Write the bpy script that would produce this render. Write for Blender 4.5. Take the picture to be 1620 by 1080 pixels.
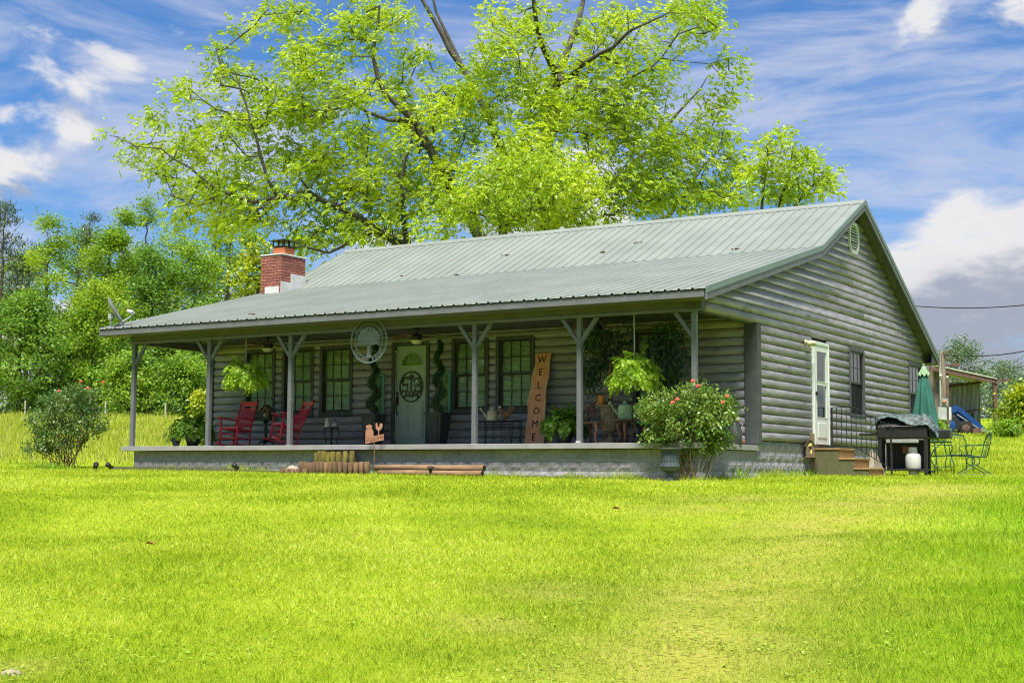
import bpy, math, random
import numpy as np
from mathutils import Vector, Matrix
random.seed(7); RNG = np.random.default_rng(7)
R = math.radians
scene = bpy.context.scene
for o in list(bpy.data.objects): bpy.data.objects.remove(o, do_unlink=True)
col = scene.collection

# ------------------------------------------------------------------ camera
CAM = np.array([10.2567, -22.8761, 0.0454]); YAW, PIT, ROL, FPX = 0.55, 0.0927, 0.0057, 2244.6
_fw = np.array([-math.sin(YAW)*math.cos(PIT), math.cos(YAW)*math.cos(PIT), math.sin(PIT)])
_r = np.array([math.cos(YAW), math.sin(YAW), 0.0]); _u = np.cross(_r, _fw)
RT = _r*math.cos(ROL)+_u*math.sin(ROL); UP = -_r*math.sin(ROL)+_u*math.cos(ROL)
cd = bpy.data.cameras.new('camera'); cam = bpy.data.objects.new('camera', cd); col.objects.link(cam)
cd.sensor_width = 36; cd.lens = FPX*36/1620; cd.clip_start = 0.1; cd.clip_end = 3000
cam.matrix_world = Matrix(((RT[0], UP[0], -_fw[0], CAM[0]), (RT[1], UP[1], -_fw[1], CAM[1]), (RT[2], UP[2], -_fw[2], CAM[2]), (0, 0, 0, 1)))
scene.camera = cam
FH = np.array([-math.sin(YAW), math.cos(YAW)]); RH = np.array([math.cos(YAW), math.sin(YAW)])
def _dir(px, py): return _fw + RT*((px-810)/FPX) + UP*((540-py)/FPX)
def PD(px, py, d): return CAM + _dir(px, py)*d                      # point at depth d (metres from the camera plane)
def PY(px, py, y): q = _dir(px, py); return CAM + q*((y-CAM[1])/q[1])  # point on the vertical plane y
def PX(px, py, x): q = _dir(px, py); return CAM + q*((x-CAM[0])/q[0])

# ------------------------------------------------------------------ light
SUN_EL, SUN_V = 62, Vector((0.30, -0.62, 0))
SUN_V.normalize(); sunv = Vector((SUN_V.x*math.cos(R(SUN_EL)), SUN_V.y*math.cos(R(SUN_EL)), math.sin(R(SUN_EL))))
sd = bpy.data.lights.new('sun', 'SUN'); sun = bpy.data.objects.new('sun', sd); col.objects.link(sun)
sd.energy = 3.3; sd.angle = R(18); sd.color = (1.0, 0.95, 0.86)
sun.rotation_euler = sunv.to_track_quat('Z', 'Y').to_euler()
world = bpy.data.worlds.new('World'); scene.world = world; world.use_nodes = True
scene.view_settings.view_transform = 'Standard'; scene.view_settings.look = 'None'
scene.view_settings.gamma = 1.0; scene.view_settings.use_curve_mapping = False
scene.view_settings.exposure = 1.42
scene.cycles.max_bounces = 7; scene.cycles.diffuse_bounces = 3; scene.cycles.glossy_bounces = 3
scene.cycles.transmission_bounces = 5; scene.cycles.transparent_max_bounces = 8
scene.cycles.use_denoising = True; scene.cycles.denoising_prefilter = 'FAST'; scene.cycles.pixel_filter_type = 'BLACKMAN_HARRIS'; scene.cycles.filter_width = 1.1; scene.cycles.caustics_reflective = False; scene.cycles.caustics_refractive = False

class NT:
    """small helper to write node trees"""
    def __init__(s, nt): s.t = nt; nt.nodes.clear()
    def n(s, typ, **kw):
        nd = s.t.nodes.new(typ)
        for k, v in kw.items():
            if k == 'ins':
                for i, val in v.items(): s.put(nd, i, val)
            else: setattr(nd, k, v)
        return nd
    def put(s, nd, i, val):
        if isinstance(val, tuple) and len(val) == 2 and hasattr(val[0], 'outputs'): s.t.links.new(val[0].outputs[val[1]], nd.inputs[i])
        elif hasattr(val, 'outputs'): s.t.links.new(val.outputs[0], nd.inputs[i])
        else: nd.inputs[i].default_value = val
    def math(s, op, a, b=0.0, c=None, clamp=False):
        nd = s.n('ShaderNodeMath', operation=op, use_clamp=clamp); s.put(nd, 0, a); s.put(nd, 1, b)
        if c is not None: s.put(nd, 2, c)
        return nd
    def mix(s, f, a, b, blend='MIX'):
        nd = s.n('ShaderNodeMix', data_type='RGBA', blend_type=blend); s.put(nd, 0, f); s.put(nd, 6, a); s.put(nd, 7, b)
        return (nd, 2)
    def noise(s, vec, scale, detail=4, rough=0.55, dist=0.0):
        nd = s.n('ShaderNodeTexNoise'); s.put(nd, 'Scale', scale); s.put(nd, 'Detail', detail); s.put(nd, 'Roughness', rough); s.put(nd, 'Distortion', dist)
        if vec is not None: s.put(nd, 'Vector', vec)
        return nd
    def ramp(s, f, stops):
        nd = s.n('ShaderNodeValToRGB'); s.put(nd, 0, f); e = nd.color_ramp.elements
        while len(e) < len(stops): e.new(0.5)
        for i, (p, c) in enumerate(stops): e[i].position = p; e[i].color = c if len(c) == 4 else (*c, 1)
        return nd
    def smooth(s, v, a, b):
        nd = s.n('ShaderNodeMapRange', interpolation_type='SMOOTHSTEP'); s.put(nd, 0, v); s.put(nd, 1, a); s.put(nd, 2, b); return nd
    def vmul(s, v, m):
        nd = s.n('ShaderNodeVectorMath', operation='MULTIPLY'); s.put(nd, 0, v); nd.inputs[1].default_value = m; return nd
    def vadd(s, v, m):
        nd = s.n('ShaderNodeVectorMath', operation='ADD'); s.put(nd, 0, v)
        if isinstance(m, tuple) and not hasattr(m[0], 'outputs'): nd.inputs[1].default_value = m
        else: s.put(nd, 1, m)
        return nd

def build_sky():
    t = NT(world.node_tree)
    sky = t.n('ShaderNodeTexSky', sky_type='NISHITA'); sky.sun_disc = False
    sky.sun_elevation = R(SUN_EL); sky.sun_rotation = math.atan2(sunv.x, sunv.y)
    sky.air_density = 1.2; sky.dust_density = 0.4; sky.ozone_density = 3.0
    blue = t.mix(1.0, sky, (0.42, 0.71, 1.08, 1), 'MULTIPLY')
    blue = t.mix(1.0, blue, (0.056, 0.056, 0.056, 1), 'MULTIPLY')
    g = t.n('ShaderNodeTexCoord')
    sep = t.n('ShaderNodeSeparateXYZ'); t.put(sep, 0, (g, 'Generated'))
    p = t.vmul((g, 'Generated'), (1.0, 1.0, 2.3))
    warp = t.noise(p, 2.6, 3, 0.5)
    pw = t.vadd(p, t.vmul((warp, 1), (0.22, 0.22, 0.16)))
    # heaped clouds: billowy, with lit tops and grey undersides
    n1 = t.noise(t.vadd(pw, (3.8, 4.84, 0.6)), 5.4, 10, 0.55)
    n2 = t.noise(t.vadd(pw, (3.8, 4.84, 0.7)), 5.4, 10, 0.55)
    low = t.smooth(sep.outputs[2].node if False else (sep, 2), 0.24, 0.03)
    cov = t.math('ADD', n1, t.math('MULTIPLY', low, 0.16))
    m1 = t.smooth(cov, 0.535, 0.612)
    # thin streaked high cloud
    pc = t.vmul(p, (1.0, 1.6, 2.4)); rot = t.n('ShaderNodeVectorRotate', rotation_type='AXIS_ANGLE'); t.put(rot, 0, pc); rot.inputs['Axis'].default_value = (0.52, -0.85, 0); rot.inputs['Angle'].default_value = R(22)
    n3 = t.noise(t.vadd(rot, t.vmul((warp, 1), (0.6, 0.6, 0.35))), 2.7, 10, 0.62, 0.5)
    m2 = t.math('MULTIPLY', t.smooth(n3, 0.40, 0.66), 0.84)
    shade = t.math('SUBTRACT', n1, n2)
    lit = t.smooth(shade, -0.055, 0.075)
    thick = t.smooth(cov, 0.60, 0.85)
    ccol = t.mix(lit, (0.172, 0.192, 0.238, 1), (0.375, 0.375, 0.385, 1))
    ccol = t.mix(t.math('MULTIPLY', thick, 0.30), ccol, (0.175, 0.19, 0.235, 1))
    wisp = t.mix(m2, blue, (0.275, 0.295, 0.365, 1))
    fin = t.mix(m1, wisp, ccol)
    bg = t.n('ShaderNodeBackground'); t.put(bg, 0, fin); bg.inputs[1].default_value = 0.83
    out = t.n('ShaderNodeOutputWorld'); t.put(out, 0, bg)
build_sky()

# ------------------------------------------------------------------ materials
def mat(name, c1, c2=None, scale=6.0, rough=0.6, bump=0.0, bscale=40.0, metal=0.0, stretch=(1, 1, 1), rnd=0.0, spots=None, detail=5, spec=0.4, obj=False):
    m = bpy.data.materials.new(name); m.use_nodes = True; t = NT(m.node_tree)
    if obj: vec = t.vmul((t.n('ShaderNodeTexCoord'), 'Object'), stretch)
    else: vec = t.vmul((t.n('ShaderNodeNewGeometry'), 'Position'), stretch)
    c2 = c2 or tuple(x*0.72 for x in c1)
    if rnd:
        oi = t.n('ShaderNodeObjectInfo'); off = t.vmul((oi, 'Location'), (7.3, 5.1, 3.7))
        vec = t.vadd(vec, off)
    f = t.smooth(t.noise(vec, scale, detail, 0.6), 0.3, 0.7)
    c = t.mix(f, (*c1, 1), (*c2, 1))
    if spots:  # (colour, scale, low, high)
        sf = t.smooth(t.noise(vec, spots[1], 6, 0.65), spots[2], spots[3]); c = t.mix(sf, c, (*spots[0], 1))
    if rnd:
        v = t.math('ADD', t.math('MULTIPLY', (oi, 'Random'), 2*rnd), 1-rnd)
        hs = t.n('ShaderNodeHueSaturation'); t.put(hs, 'Value', v); t.put(hs, 'Color', c); c = hs
    b = t.n('ShaderNodeBsdfPrincipled'); t.put(b, 'Base Color', c); t.put(b, 'Roughness', rough); t.put(b, 'Metallic', metal); t.put(b, 'Specular IOR Level', spec)
    if bump:
        bn = t.noise(vec, bscale, 6, 0.6); bp = t.n('ShaderNodeBump'); t.put(bp, 'Height', bn); t.put(bp, 'Strength', bump); t.put(bp, 'Distance', 0.02); t.put(b, 'Normal', bp)
    o = t.n('ShaderNodeOutputMaterial'); t.put(o, 0, b)
    return m
def leafmat(name, dark, mid, light, trans=0.35, gloss=0.06, patch=0.7, pscale=0.8):
    """leaf: colour differs leaf by leaf (Random Per Island) and by patches of younger growth"""
    m = bpy.data.materials.new(name); m.use_nodes = True; t = NT(m.node_tree)
    g = t.n('ShaderNodeNewGeometry')
    ns = t.noise((g, 'Position'), pscale, 3, 0.5)
    f = t.math('ADD', t.math('MULTIPLY', (g, 'Random Per Island'), 1-patch), t.math('MULTIPLY', t.smooth(ns, 0.3, 0.7), patch))
    r = t.ramp(f, [(0.08, dark), (0.5, mid), (0.92, light)])
    d = t.n('ShaderNodeBsdfDiffuse'); t.put(d, 0, r)
    tr = t.n('ShaderNodeBsdfTranslucent'); tc = t.mix(1.0, r, (1.15, 1.1, 0.6, 1), 'MULTIPLY'); t.put(tr, 0, tc)
    mx = t.n('ShaderNodeMixShader'); t.put(mx, 0, trans); t.put(mx, 1, d); t.put(mx, 2, tr)
    gl = t.n('ShaderNodeBsdfGlossy'); gl.inputs['Roughness'].default_value = 0.42; gl.inputs[0].default_value = (1, 1, 1, 1)
    m2 = t.n('ShaderNodeMixShader'); t.put(m2, 0, gloss); t.put(m2, 1, mx); t.put(m2, 2, gl)
    o = t.n('ShaderNodeOutputMaterial'); t.put(o, 0, m2)
    return m
M = {}
M['log'] = mat('grey_painted_log', (0.325, 0.315, 0.325), (0.220, 0.212, 0.218), 3.0, 0.42, 0.35, 30, stretch=(1, 1, 5), rnd=0.10, spots=((0.05, 0.055, 0.045), 2.2, 0.58, 0.78))
M['log_gable'] = mat('weathered_grey_log', (0.300, 0.290, 0.306), (0.190, 0.182, 0.190), 2.4, 0.40, 0.45, 26, stretch=(1, 0.8, 4.5), rnd=0.10, spots=((0.085, 0.095, 0.062), 2.3, 0.54, 0.74))
M['sheath'] = mat('dark_sheathing', (0.03, 0.03, 0.03), rough=0.9)
M['trim'] = mat('grey_painted_trim', (0.142, 0.148, 0.160), (0.113, 0.117, 0.128), 4.0, 0.5, 0.12, 60)
M['trimdark'] = mat('dark_grey_trim', (0.075, 0.082, 0.080), (0.055, 0.06, 0.058), 5.0, 0.55, 0.12, 50)
M['beam'] = mat('grey_green_beam', (0.118, 0.118, 0.122), (0.088, 0.088, 0.088), 3.0, 0.6, 0.12, 40)
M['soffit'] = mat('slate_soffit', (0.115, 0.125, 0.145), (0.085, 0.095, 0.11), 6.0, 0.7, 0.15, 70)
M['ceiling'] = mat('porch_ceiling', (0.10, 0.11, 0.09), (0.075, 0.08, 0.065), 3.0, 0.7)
M['roof'] = mat('pale_green_metal_roof', (0.232, 0.258, 0.228), (0.190, 0.215, 0.190), 0.9, 0.42, 0.0, 20, spots=((0.24, 0.20, 0.155), 1.1, 0.60, 0.82), spec=0.4)
M['rooftrim'] = mat('roof_edge_metal', (0.17, 0.215, 0.20), (0.14, 0.18, 0.165), 3.0, 0.45, spec=0.5)
M['slab'] = mat('painted_concrete_slab', (0.30, 0.29, 0.295), (0.24, 0.233, 0.237), 3.0, 0.7, 0.2, 40, spots=((0.13, 0.13, 0.12), 5.0, 0.66, 0.75))
M['block'] = mat('split_face_block', (0.310, 0.298, 0.320), (0.232, 0.222, 0.240), 9.0, 0.9, 0.5, 45, rnd=0.08, spots=((0.09, 0.105, 0.085), 3.0, 0.6, 0.8))
M['mortar'] = mat('pale_mortar', (0.52, 0.54, 0.53), (0.38, 0.40, 0.39), 5.0, 0.95)
M['winframe'] = mat('bronze_window_frame', (0.026, 0.025, 0.024), (0.03, 0.028, 0.024), 8, 0.4)
M['blind'] = mat('white_blind_slats', (0.78, 0.80, 0.76), (0.70, 0.72, 0.68), 3, 0.6)
M['dark_sheet'] = mat('unlit_black', (0.015, 0.017, 0.015), rough=0.95)  # near black, stands in for unlit depth behind panes and openings
M['doorgreen'] = mat('sage_green_door', (0.35, 0.43, 0.34), (0.32, 0.40, 0.315), 4, 0.4)
M['monogram'] = mat('dark_green_metal', (0.045, 0.075, 0.03), rough=0.5)
M['whitepaint'] = mat('white_paint', (0.66, 0.69, 0.64), (0.58, 0.61, 0.56), 4, 0.45)
M['brick'] = mat('red_brick', (0.33, 0.125, 0.092), (0.24, 0.085, 0.064), 14, 0.85, 0.4, 70, rnd=0.22, spots=((0.06, 0.04, 0.035), 6, 0.62, 0.8))
M['brickmortar'] = mat('brick_mortar', (0.16, 0.10, 0.085), rough=0.95)
M['flashing'] = mat('white_flashing', (0.62, 0.63, 0.62), (0.5, 0.51, 0.5), 5, 0.5)
M['clay'] = mat('orange_clay_flue', (0.52, 0.16, 0.06), (0.40, 0.12, 0.05), 8, 0.8)
M['black'] = mat('black_iron', (0.012, 0.012, 0.013), (0.02, 0.02, 0.02), 20, 0.45)
M['darkpot'] = mat('charcoal_resin', (0.035, 0.038, 0.038), (0.05, 0.052, 0.05), 12, 0.5)
M['red'] = mat('red_painted_wood', (0.62, 0.034, 0.050), (0.50, 0.026, 0.040), 9, 0.4, 0.1, 60)
M['cushion'] = mat('pale_cushion', (0.55, 0.48, 0.42), (0.42, 0.2, 0.18), 30, 0.9)
M['greenpaint'] = mat('green_painted_metal', (0.018, 0.070, 0.040), (0.014, 0.05, 0.03), 9, 0.45)
M['oldwood'] = mat('weathered_wood', (0.20, 0.145, 0.085), (0.11, 0.08, 0.045), 5, 0.9, 0.3, 50, stretch=(1, 1, 4))
M['stepwood'] = mat('tan_step_boards', (0.34, 0.215, 0.085), (0.25, 0.155, 0.06), 4, 0.8, 0.2, 40, stretch=(4, 1, 4))
M['mosswood'] = mat('mossy_plywood', (0.13, 0.115, 0.065), (0.08, 0.09, 0.03), 3.0, 0.95, 0.3, 40, stretch=(3, 3, 0.7), spots=((0.17, 0.16, 0.10), 3.0, 0.55, 0.75))
M['stake'] = mat('mossy_edging_log', (0.19, 0.115, 0.06), (0.10, 0.062, 0.033), 6, 0.95, 0.4, 40, stretch=(3, 3, 1), rnd=0.2)
M['stakegreen'] = mat('green_mossy_edging_log', (0.17, 0.155, 0.02), (0.09, 0.07, 0.016), 7, 0.95, 0.4, 40, stretch=(3, 3, 1), rnd=0.2)
M['timber'] = mat('round_landscape_timber', (0.30, 0.185, 0.10), (0.17, 0.105, 0.06), 4, 0.9, 0.35, 40, stretch=(1, 5, 5))
M['slabwood'] = mat('live_edge_cedar', (0.80, 0.38, 0.20), (0.66, 0.26, 0.12), 3, 0.45, 0.1, 40, stretch=(6, 6, 0.7))
M['slabwood2'] = mat('live_edge_sapwood', (0.70, 0.46, 0.25), (0.58, 0.35, 0.18), 4, 0.5, 0.15, 40, stretch=(6, 6, 0.7))
M['burn'] = mat('burnt_lettering', (0.035, 0.02, 0.012), rough=0.9)
M['galv'] = mat('galvanised_steel', (0.42, 0.44, 0.42), (0.30, 0.32, 0.30), 9, 0.4, metal=0.4)
M['cream'] = mat('cream_enamel', (0.60, 0.57, 0.42), (0.42, 0.36, 0.22), 10, 0.5)
M['canGreen'] = mat('pale_green_enamel', (0.36, 0.47, 0.36), (0.27, 0.36, 0.26), 9, 0.4)
M['rust'] = mat('rusty_iron', (0.25, 0.115, 0.07), (0.15, 0.08, 0.05), 12, 0.85, 0.3, 60)
M['urn'] = mat('weathered_brown_urn', (0.25, 0.18, 0.11), (0.12, 0.095, 0.065), 9, 0.85, 0.3, 50)
M['orange'] = mat('orange_candle', (0.60, 0.20, 0.02), rough=0.5)
M['teal'] = mat('teal_painted_box', (0.10, 0.36, 0.29), (0.07, 0.28, 0.22), 7, 0.5)
M['yellow'] = mat('painted_flower_yellow', (0.70, 0.55, 0.18), (0.6, 0.45, 0.14), 20, 0.6)
M['copper'] = mat('rusty_copper_sign', (0.46, 0.23, 0.16), (0.32, 0.14, 0.09), 14, 0.6, metal=0.2)
M['signmetal'] = mat('brushed_grey_sign', (0.20, 0.225, 0.24), (0.15, 0.17, 0.18), 6, 0.4, metal=0.3)
M['lamp'] = mat('frosted_cream_glass', (0.62, 0.60, 0.36), rough=0.4)
M['fanwood'] = mat('brown_fan_blade', (0.13, 0.06, 0.03), rough=0.5)
M['chrome'] = mat('grey_dish_metal', (0.20, 0.225, 0.23), (0.16, 0.18, 0.18), 6, 0.35)
M['dishlight'] = mat('pale_dish_arm', (0.42, 0.46, 0.47), rough=0.4)
M['white'] = mat('white_plastic', (0.55, 0.55, 0.53), (0.45, 0.45, 0.43), 6, 0.4)
M['cover'] = mat('patterned_grill_cover', (0.016, 0.026, 0.025), (0.10, 0.15, 0.14), 13, 0.6, detail=2)
M['umb'] = mat('green_umbrella_canvas', (0.026, 0.130, 0.098), (0.018, 0.095, 0.072), 3, 0.75)
M['umbcap'] = mat('pale_green_canvas', (0.27, 0.42, 0.24), rough=0.8)
M['pole'] = mat('weathered_pole', (0.20, 0.165, 0.11), (0.12, 0.10, 0.065), 6, 0.9, 0.4, 40, stretch=(4, 4, 0.6))
M['conduit'] = mat('pale_grey_conduit', (0.42, 0.45, 0.42), rough=0.5)
M['shedmetal'] = mat('pale_corrugated_metal', (0.55, 0.56, 0.46), (0.36, 0.37, 0.29), 1.4, 0.6, stretch=(5, 5, 0.3))
M['shedwood'] = mat('grey_brown_boards', (0.20, 0.165, 0.135), (0.12, 0.10, 0.08), 3, 0.9, 0.3, 40, stretch=(3, 3, 0.4))
M['rustbeam'] = mat('rust_red_beam', (0.15, 0.085, 0.065), (0.085, 0.05, 0.04), 5, 0.85)
M['blue'] = mat('blue_tractor_paint', (0.015, 0.065, 0.23), (0.01, 0.045, 0.16), 4, 0.35)
M['tyre'] = mat('black_tyre', (0.018, 0.018, 0.018), rough=0.85)
M['barkpale'] = mat('grey_bark', (0.105, 0.098, 0.075), (0.045, 0.042, 0.030), 5, 0.95, 0.6, 30, stretch=(2, 2, 0.8))
M['bark'] = mat('brown_bark', (0.115, 0.095, 0.068), (0.055, 0.045, 0.03), 4, 0.95, 0.5, 30, stretch=(2, 2, 0.8))
M['cane'] = mat('brown_rose_cane', (0.17, 0.10, 0.045), (0.10, 0.09, 0.03), 10, 0.9)
M['petal'] = mat('red_rose_petal', (0.72, 0.055, 0.04), (0.60, 0.12, 0.10), 20, 0.6)
M['stone'] = mat('pale_rock', (0.40, 0.34, 0.28), (0.28, 0.23, 0.18), 8, 0.9, 0.3, 40)
M['deadleaf'] = mat('brown_dead_leaf', (0.30, 0.15, 0.05), (0.2, 0.09, 0.03), 20, 0.8)
M['slate_urn'] = mat('blue_grey_urn', (0.055, 0.075, 0.085), (0.04, 0.055, 0.06), 9, 0.5)
M['fencepost'] = mat('bleached_fence_post', (0.42, 0.38, 0.30), (0.30, 0.27, 0.21), 5, 0.9)
M['leaf_pecan'] = leafmat('pecan_leaves', (0.215, 0.360, 0.020), (0.400, 0.560, 0.024), (0.600, 0.700, 0.040), 0.52, 0.03, 0.62, 0.55)
M['leaf_wood'] = leafmat('woodland_leaves', (0.100, 0.220, 0.030), (0.205, 0.370, 0.040), (0.345, 0.500, 0.060), 0.42, 0.015, 0.6, 0.35)  # greens paled to stand in for distance haze
M['leaf_dark'] = leafmat('dark_woodland_leaves', (0.065, 0.165, 0.026), (0.140, 0.290, 0.036), (0.250, 0.410, 0.050), 0.40, 0.015, 0.55, 0.4)  # dark greens brightened, distance haze put into the colour
M['leaf_lime'] = leafmat('light_woodland_leaves', (0.125, 0.255, 0.026), (0.250, 0.420, 0.032), (0.410, 0.550, 0.050), 0.48, 0.012, 0.6, 0.4)
M['leaf_pine'] = leafmat('pine_needles', (0.048, 0.090, 0.040), (0.090, 0.145, 0.062), (0.150, 0.205, 0.085), 0.3, 0.05, 0.5, 0.5)
M['leaf_clover'] = leafmat('clover_leaves', (0.200, 0.360, 0.030), (0.300, 0.460, 0.045), (0.460, 0.560, 0.120), 0.4, 0.02, 0.4, 2.0)
M['leaf_far'] = leafmat('haze_tinted_leaves', (0.085, 0.155, 0.085), (0.130, 0.215, 0.115), (0.19, 0.285, 0.14), 0.3, 0.04, 0.5, 0.4)  # far haze is mixed into these leaf colours
M['leaf_yellow'] = leafmat('yellow_green_shrub_leaves', (0.115, 0.215, 0.012), (0.33, 0.43, 0.012), (0.52, 0.55, 0.015), 0.4, 0.04, 0.6, 0.9)
M['leaf_rose'] = leafmat('rose_leaves', (0.060, 0.140, 0.020), (0.170, 0.290, 0.040), (0.330, 0.430, 0.115), 0.38, 0.03, 0.55, 2.4)
M['leaf_rose_dark'] = leafmat('blue_green_rose_leaves', (0.050, 0.125, 0.036), (0.125, 0.245, 0.065), (0.270, 0.370, 0.110), 0.40, 0.03, 0.5, 2.2)
M['leaf_fern'] = leafmat('fern_fronds', (0.150, 0.290, 0.022), (0.320, 0.520, 0.036), (0.540, 0.690, 0.090), 0.45, 0.02, 0.4, 3.0)
M['leaf_fern_shaded'] = leafmat('shaded_fern_fronds', (0.060, 0.170, 0.018), (0.140, 0.300, 0.028), (0.260, 0.430, 0.050), 0.42, 0.02, 0.4, 3.0)  # darker copy of the fern colours, with porch shade put in
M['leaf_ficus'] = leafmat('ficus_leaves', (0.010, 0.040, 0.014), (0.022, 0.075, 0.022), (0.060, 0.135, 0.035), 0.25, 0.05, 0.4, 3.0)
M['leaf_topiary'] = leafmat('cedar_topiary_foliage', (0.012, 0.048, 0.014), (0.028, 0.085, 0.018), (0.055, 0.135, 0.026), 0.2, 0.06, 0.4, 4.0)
def glassmat():
    m = bpy.data.materials.new('window_glass'); m.use_nodes = True; t = NT(m.node_tree)
    tr = t.n('ShaderNodeBsdfTransparent'); tr.inputs[0].default_value = (0.86, 0.92, 0.86, 1)
    gl = t.n('ShaderNodeBsdfGlossy'); gl.inputs['Roughness'].default_value = 0.02; gl.inputs[0].default_value = (0.95, 1, 0.95, 1)
    fr = t.n('ShaderNodeFresnel'); fr.inputs[0].default_value = 1.9
    mx = t.n('ShaderNodeMixShader'); t.put(mx, 0, t.math('MULTIPLY', fr, t.math('SUBTRACT', 1.0, (t.n('ShaderNodeNewGeometry'), 'Backfacing')))); t.put(mx, 1, tr); t.put(mx, 2, gl)
    o = t.n('ShaderNodeOutputMaterial'); t.put(o, 0, mx); return m
M['glass'] = glassmat()
def screenmat():
    m = bpy.data.materials.new('insect_screen'); m.use_nodes = True; t = NT(m.node_tree)
    tr = t.n('ShaderNodeBsdfTransparent'); d = t.n('ShaderNodeBsdfDiffuse'); d.inputs[0].default_value = (0.035, 0.04, 0.04, 1)
    mx = t.n('ShaderNodeMixShader'); mx.inputs[0].default_value = 0.55; t.put(mx, 1, tr); t.put(mx, 2, d)
    o = t.n('ShaderNodeOutputMaterial'); t.put(o, 0, mx); return m
M['screen'] = screenmat()

# ------------------------------------------------------------------ mesh helpers
class MB:
    def __init__(s): s.v = []; s.f = []
    def add(s, vs, fs):
        b = len(s.v); s.v += [tuple(float(c) for c in v) for v in vs]; s.f += [tuple(b+i for i in f) for f in fs]; return s
    def box(s, x0, x1, y0, y1, z0, z1):
        return s.add([(x0, y0, z0), (x1, y0, z0), (x1, y1, z0), (x0, y1, z0), (x0, y0, z1), (x1, y0, z1), (x1, y1, z1), (x0, y1, z1)],
                     [(0, 3, 2, 1), (4, 5, 6, 7), (0, 1, 5, 4), (1, 2, 6, 5), (2, 3, 7, 6), (3, 0, 4, 7)])
    def bbox(s, x0, x1, y0, y1, z0, z1, b=0.008):
        """box with chamfered edges"""
        X, Y, Z = (x0, x1), (y0, y1), (z0, z1); vs = []; idx = {}
        for i in (0, 1):
            for j in (0, 1):
                for k in (0, 1):
                    for a in range(3):
                        p = [X[i], Y[j], Z[k]]; sg = [(1, -1)[i], (1, -1)[j], (1, -1)[k]]
                        for q in range(3):
                            if q != a: p[q] += sg[q]*b
                        idx[(i, j, k, a)] = len(vs); vs.append(tuple(p))
        fs = []
        for a in range(3):
            o = [q for q in range(3) if q != a]
            for e in (0, 1):
                ring = []
                for (u, w) in ((0, 0), (1, 0), (1, 1), (0, 1)):
                    c = [0, 0, 0]; c[a] = e; c[o[0]] = u; c[o[1]] = w; ring.append(idx[(*c, a)])
                fs.append(tuple(ring))
        for a in range(3):            # edges run along axis a, between faces of the two other axes
            o = [q for q in range(3) if q != a]
            for u in (0, 1):
                for w in (0, 1):
                    c0 = [0]*3; c1 = [0]*3; c0[a] = 0; c1[a] = 1
                    for c in (c0, c1): c[o[0]] = u; c[o[1]] = w
                    fs.append((idx[(*c0, o[0])], idx[(*c1, o[0])], idx[(*c1, o[1])], idx[(*c0, o[1])]))
        for i in (0, 1):
            for j in (0, 1):
                for k in (0, 1): fs.append((idx[(i, j, k, 0)], idx[(i, j, k, 1)], idx[(i, j, k, 2)]))
        return s.add(vs, fs)
    def obox(s, a, b, w, h, up=(0, 0, 1)):
        """bar of section w x h from a to b"""
        a, b = Vector(a), Vector(b); d = (b-a).normalized(); up = Vector(up)
        if abs(d.dot(up)) > 0.98: up = Vector((0, 1, 0))
        r = d.cross(up).normalized(); u = r.cross(d).normalized(); vs = []
        for p in (a, b):
            for (i, j) in ((-1, -1), (1, -1), (1, 1), (-1, 1)): vs.append(p+r*(i*w/2)+u*(j*h/2))
        return s.add(vs, [(0, 1, 2, 3), (7, 6, 5, 4), (0, 4, 5, 1), (1, 5, 6, 2), (2, 6, 7, 3), (3, 7, 4, 0)])
    def tube(s, pts, rad, n=6, caps=True):
        pts = [Vector(p) for p in pts]; k = len(pts); rad = list(rad) if hasattr(rad, '__len__') else [rad]*k
        vs = []; fs = []; prev = None
        for i, p in enumerate(pts):
            d = (pts[min(i+1, k-1)]-pts[max(i-1, 0)])
            if d.length < 1e-9: d = Vector((0, 0, 1))
            d.normalize()
            if prev is None:
                up = Vector((0, 0, 1)) if abs(d.z) < 0.9 else Vector((1, 0, 0)); r = d.cross(up).normalized()
            else:
                r = (prev-d*prev.dot(d)); r = r.normalized() if r.length > 1e-6 else d.orthogonal().normalized()
            prev = r; u = d.cross(r)
            for j in range(n):
                a = 2*math.pi*j/n; vs.append(p+r*(math.cos(a)*rad[i])+u*(math.sin(a)*rad[i]))
        for i in range(k-1):
            for j in range(n): fs.append((i*n+j, i*n+(j+1) % n, (i+1)*n+(j+1) % n, (i+1)*n+j))
        if caps: fs.append(tuple(range(n-1, -1, -1))); fs.append(tuple((k-1)*n+j for j in range(n)))
        return s.add(vs, fs)
    def lathe(s, prof, n=16, c=(0, 0, 0), flute=0.0, fn=16):
        vs = []; fs = []; k = len(prof)
        for (r, z) in prof:
            for j in range(n):
                a = 2*math.pi*j/n; rr = r*(1+flute*(1 if j % 2 else -1)) if flute else r
                vs.append((c[0]+rr*math.cos(a), c[1]+rr*math.sin(a), c[2]+z))
        for i in range(k-1):
            for j in range(n): fs.append((i*n+j, i*n+(j+1) % n, (i+1)*n+(j+1) % n, (i+1)*n+j))
        fs.append(tuple(range(n-1, -1, -1))); fs.append(tuple((k-1)*n+j for j in range(n)))
        return s.add(vs, fs)
    def prism(s, poly, axis, a, b):
        """polygon in the two other axes, swept along axis from a to b"""
        n = len(poly); vs = []
        for t in (a, b):
            for (p, q) in poly: vs.append({'x': (t, p, q), 'y': (p, t, q), 'z': (p, q, t)}[axis])
        return s.add(vs, [tuple(range(n-1, -1, -1)), tuple(range(n, 2*n))]+[(i, (i+1) % n, n+(i+1) % n, n+i) for i in range(n)])
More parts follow.
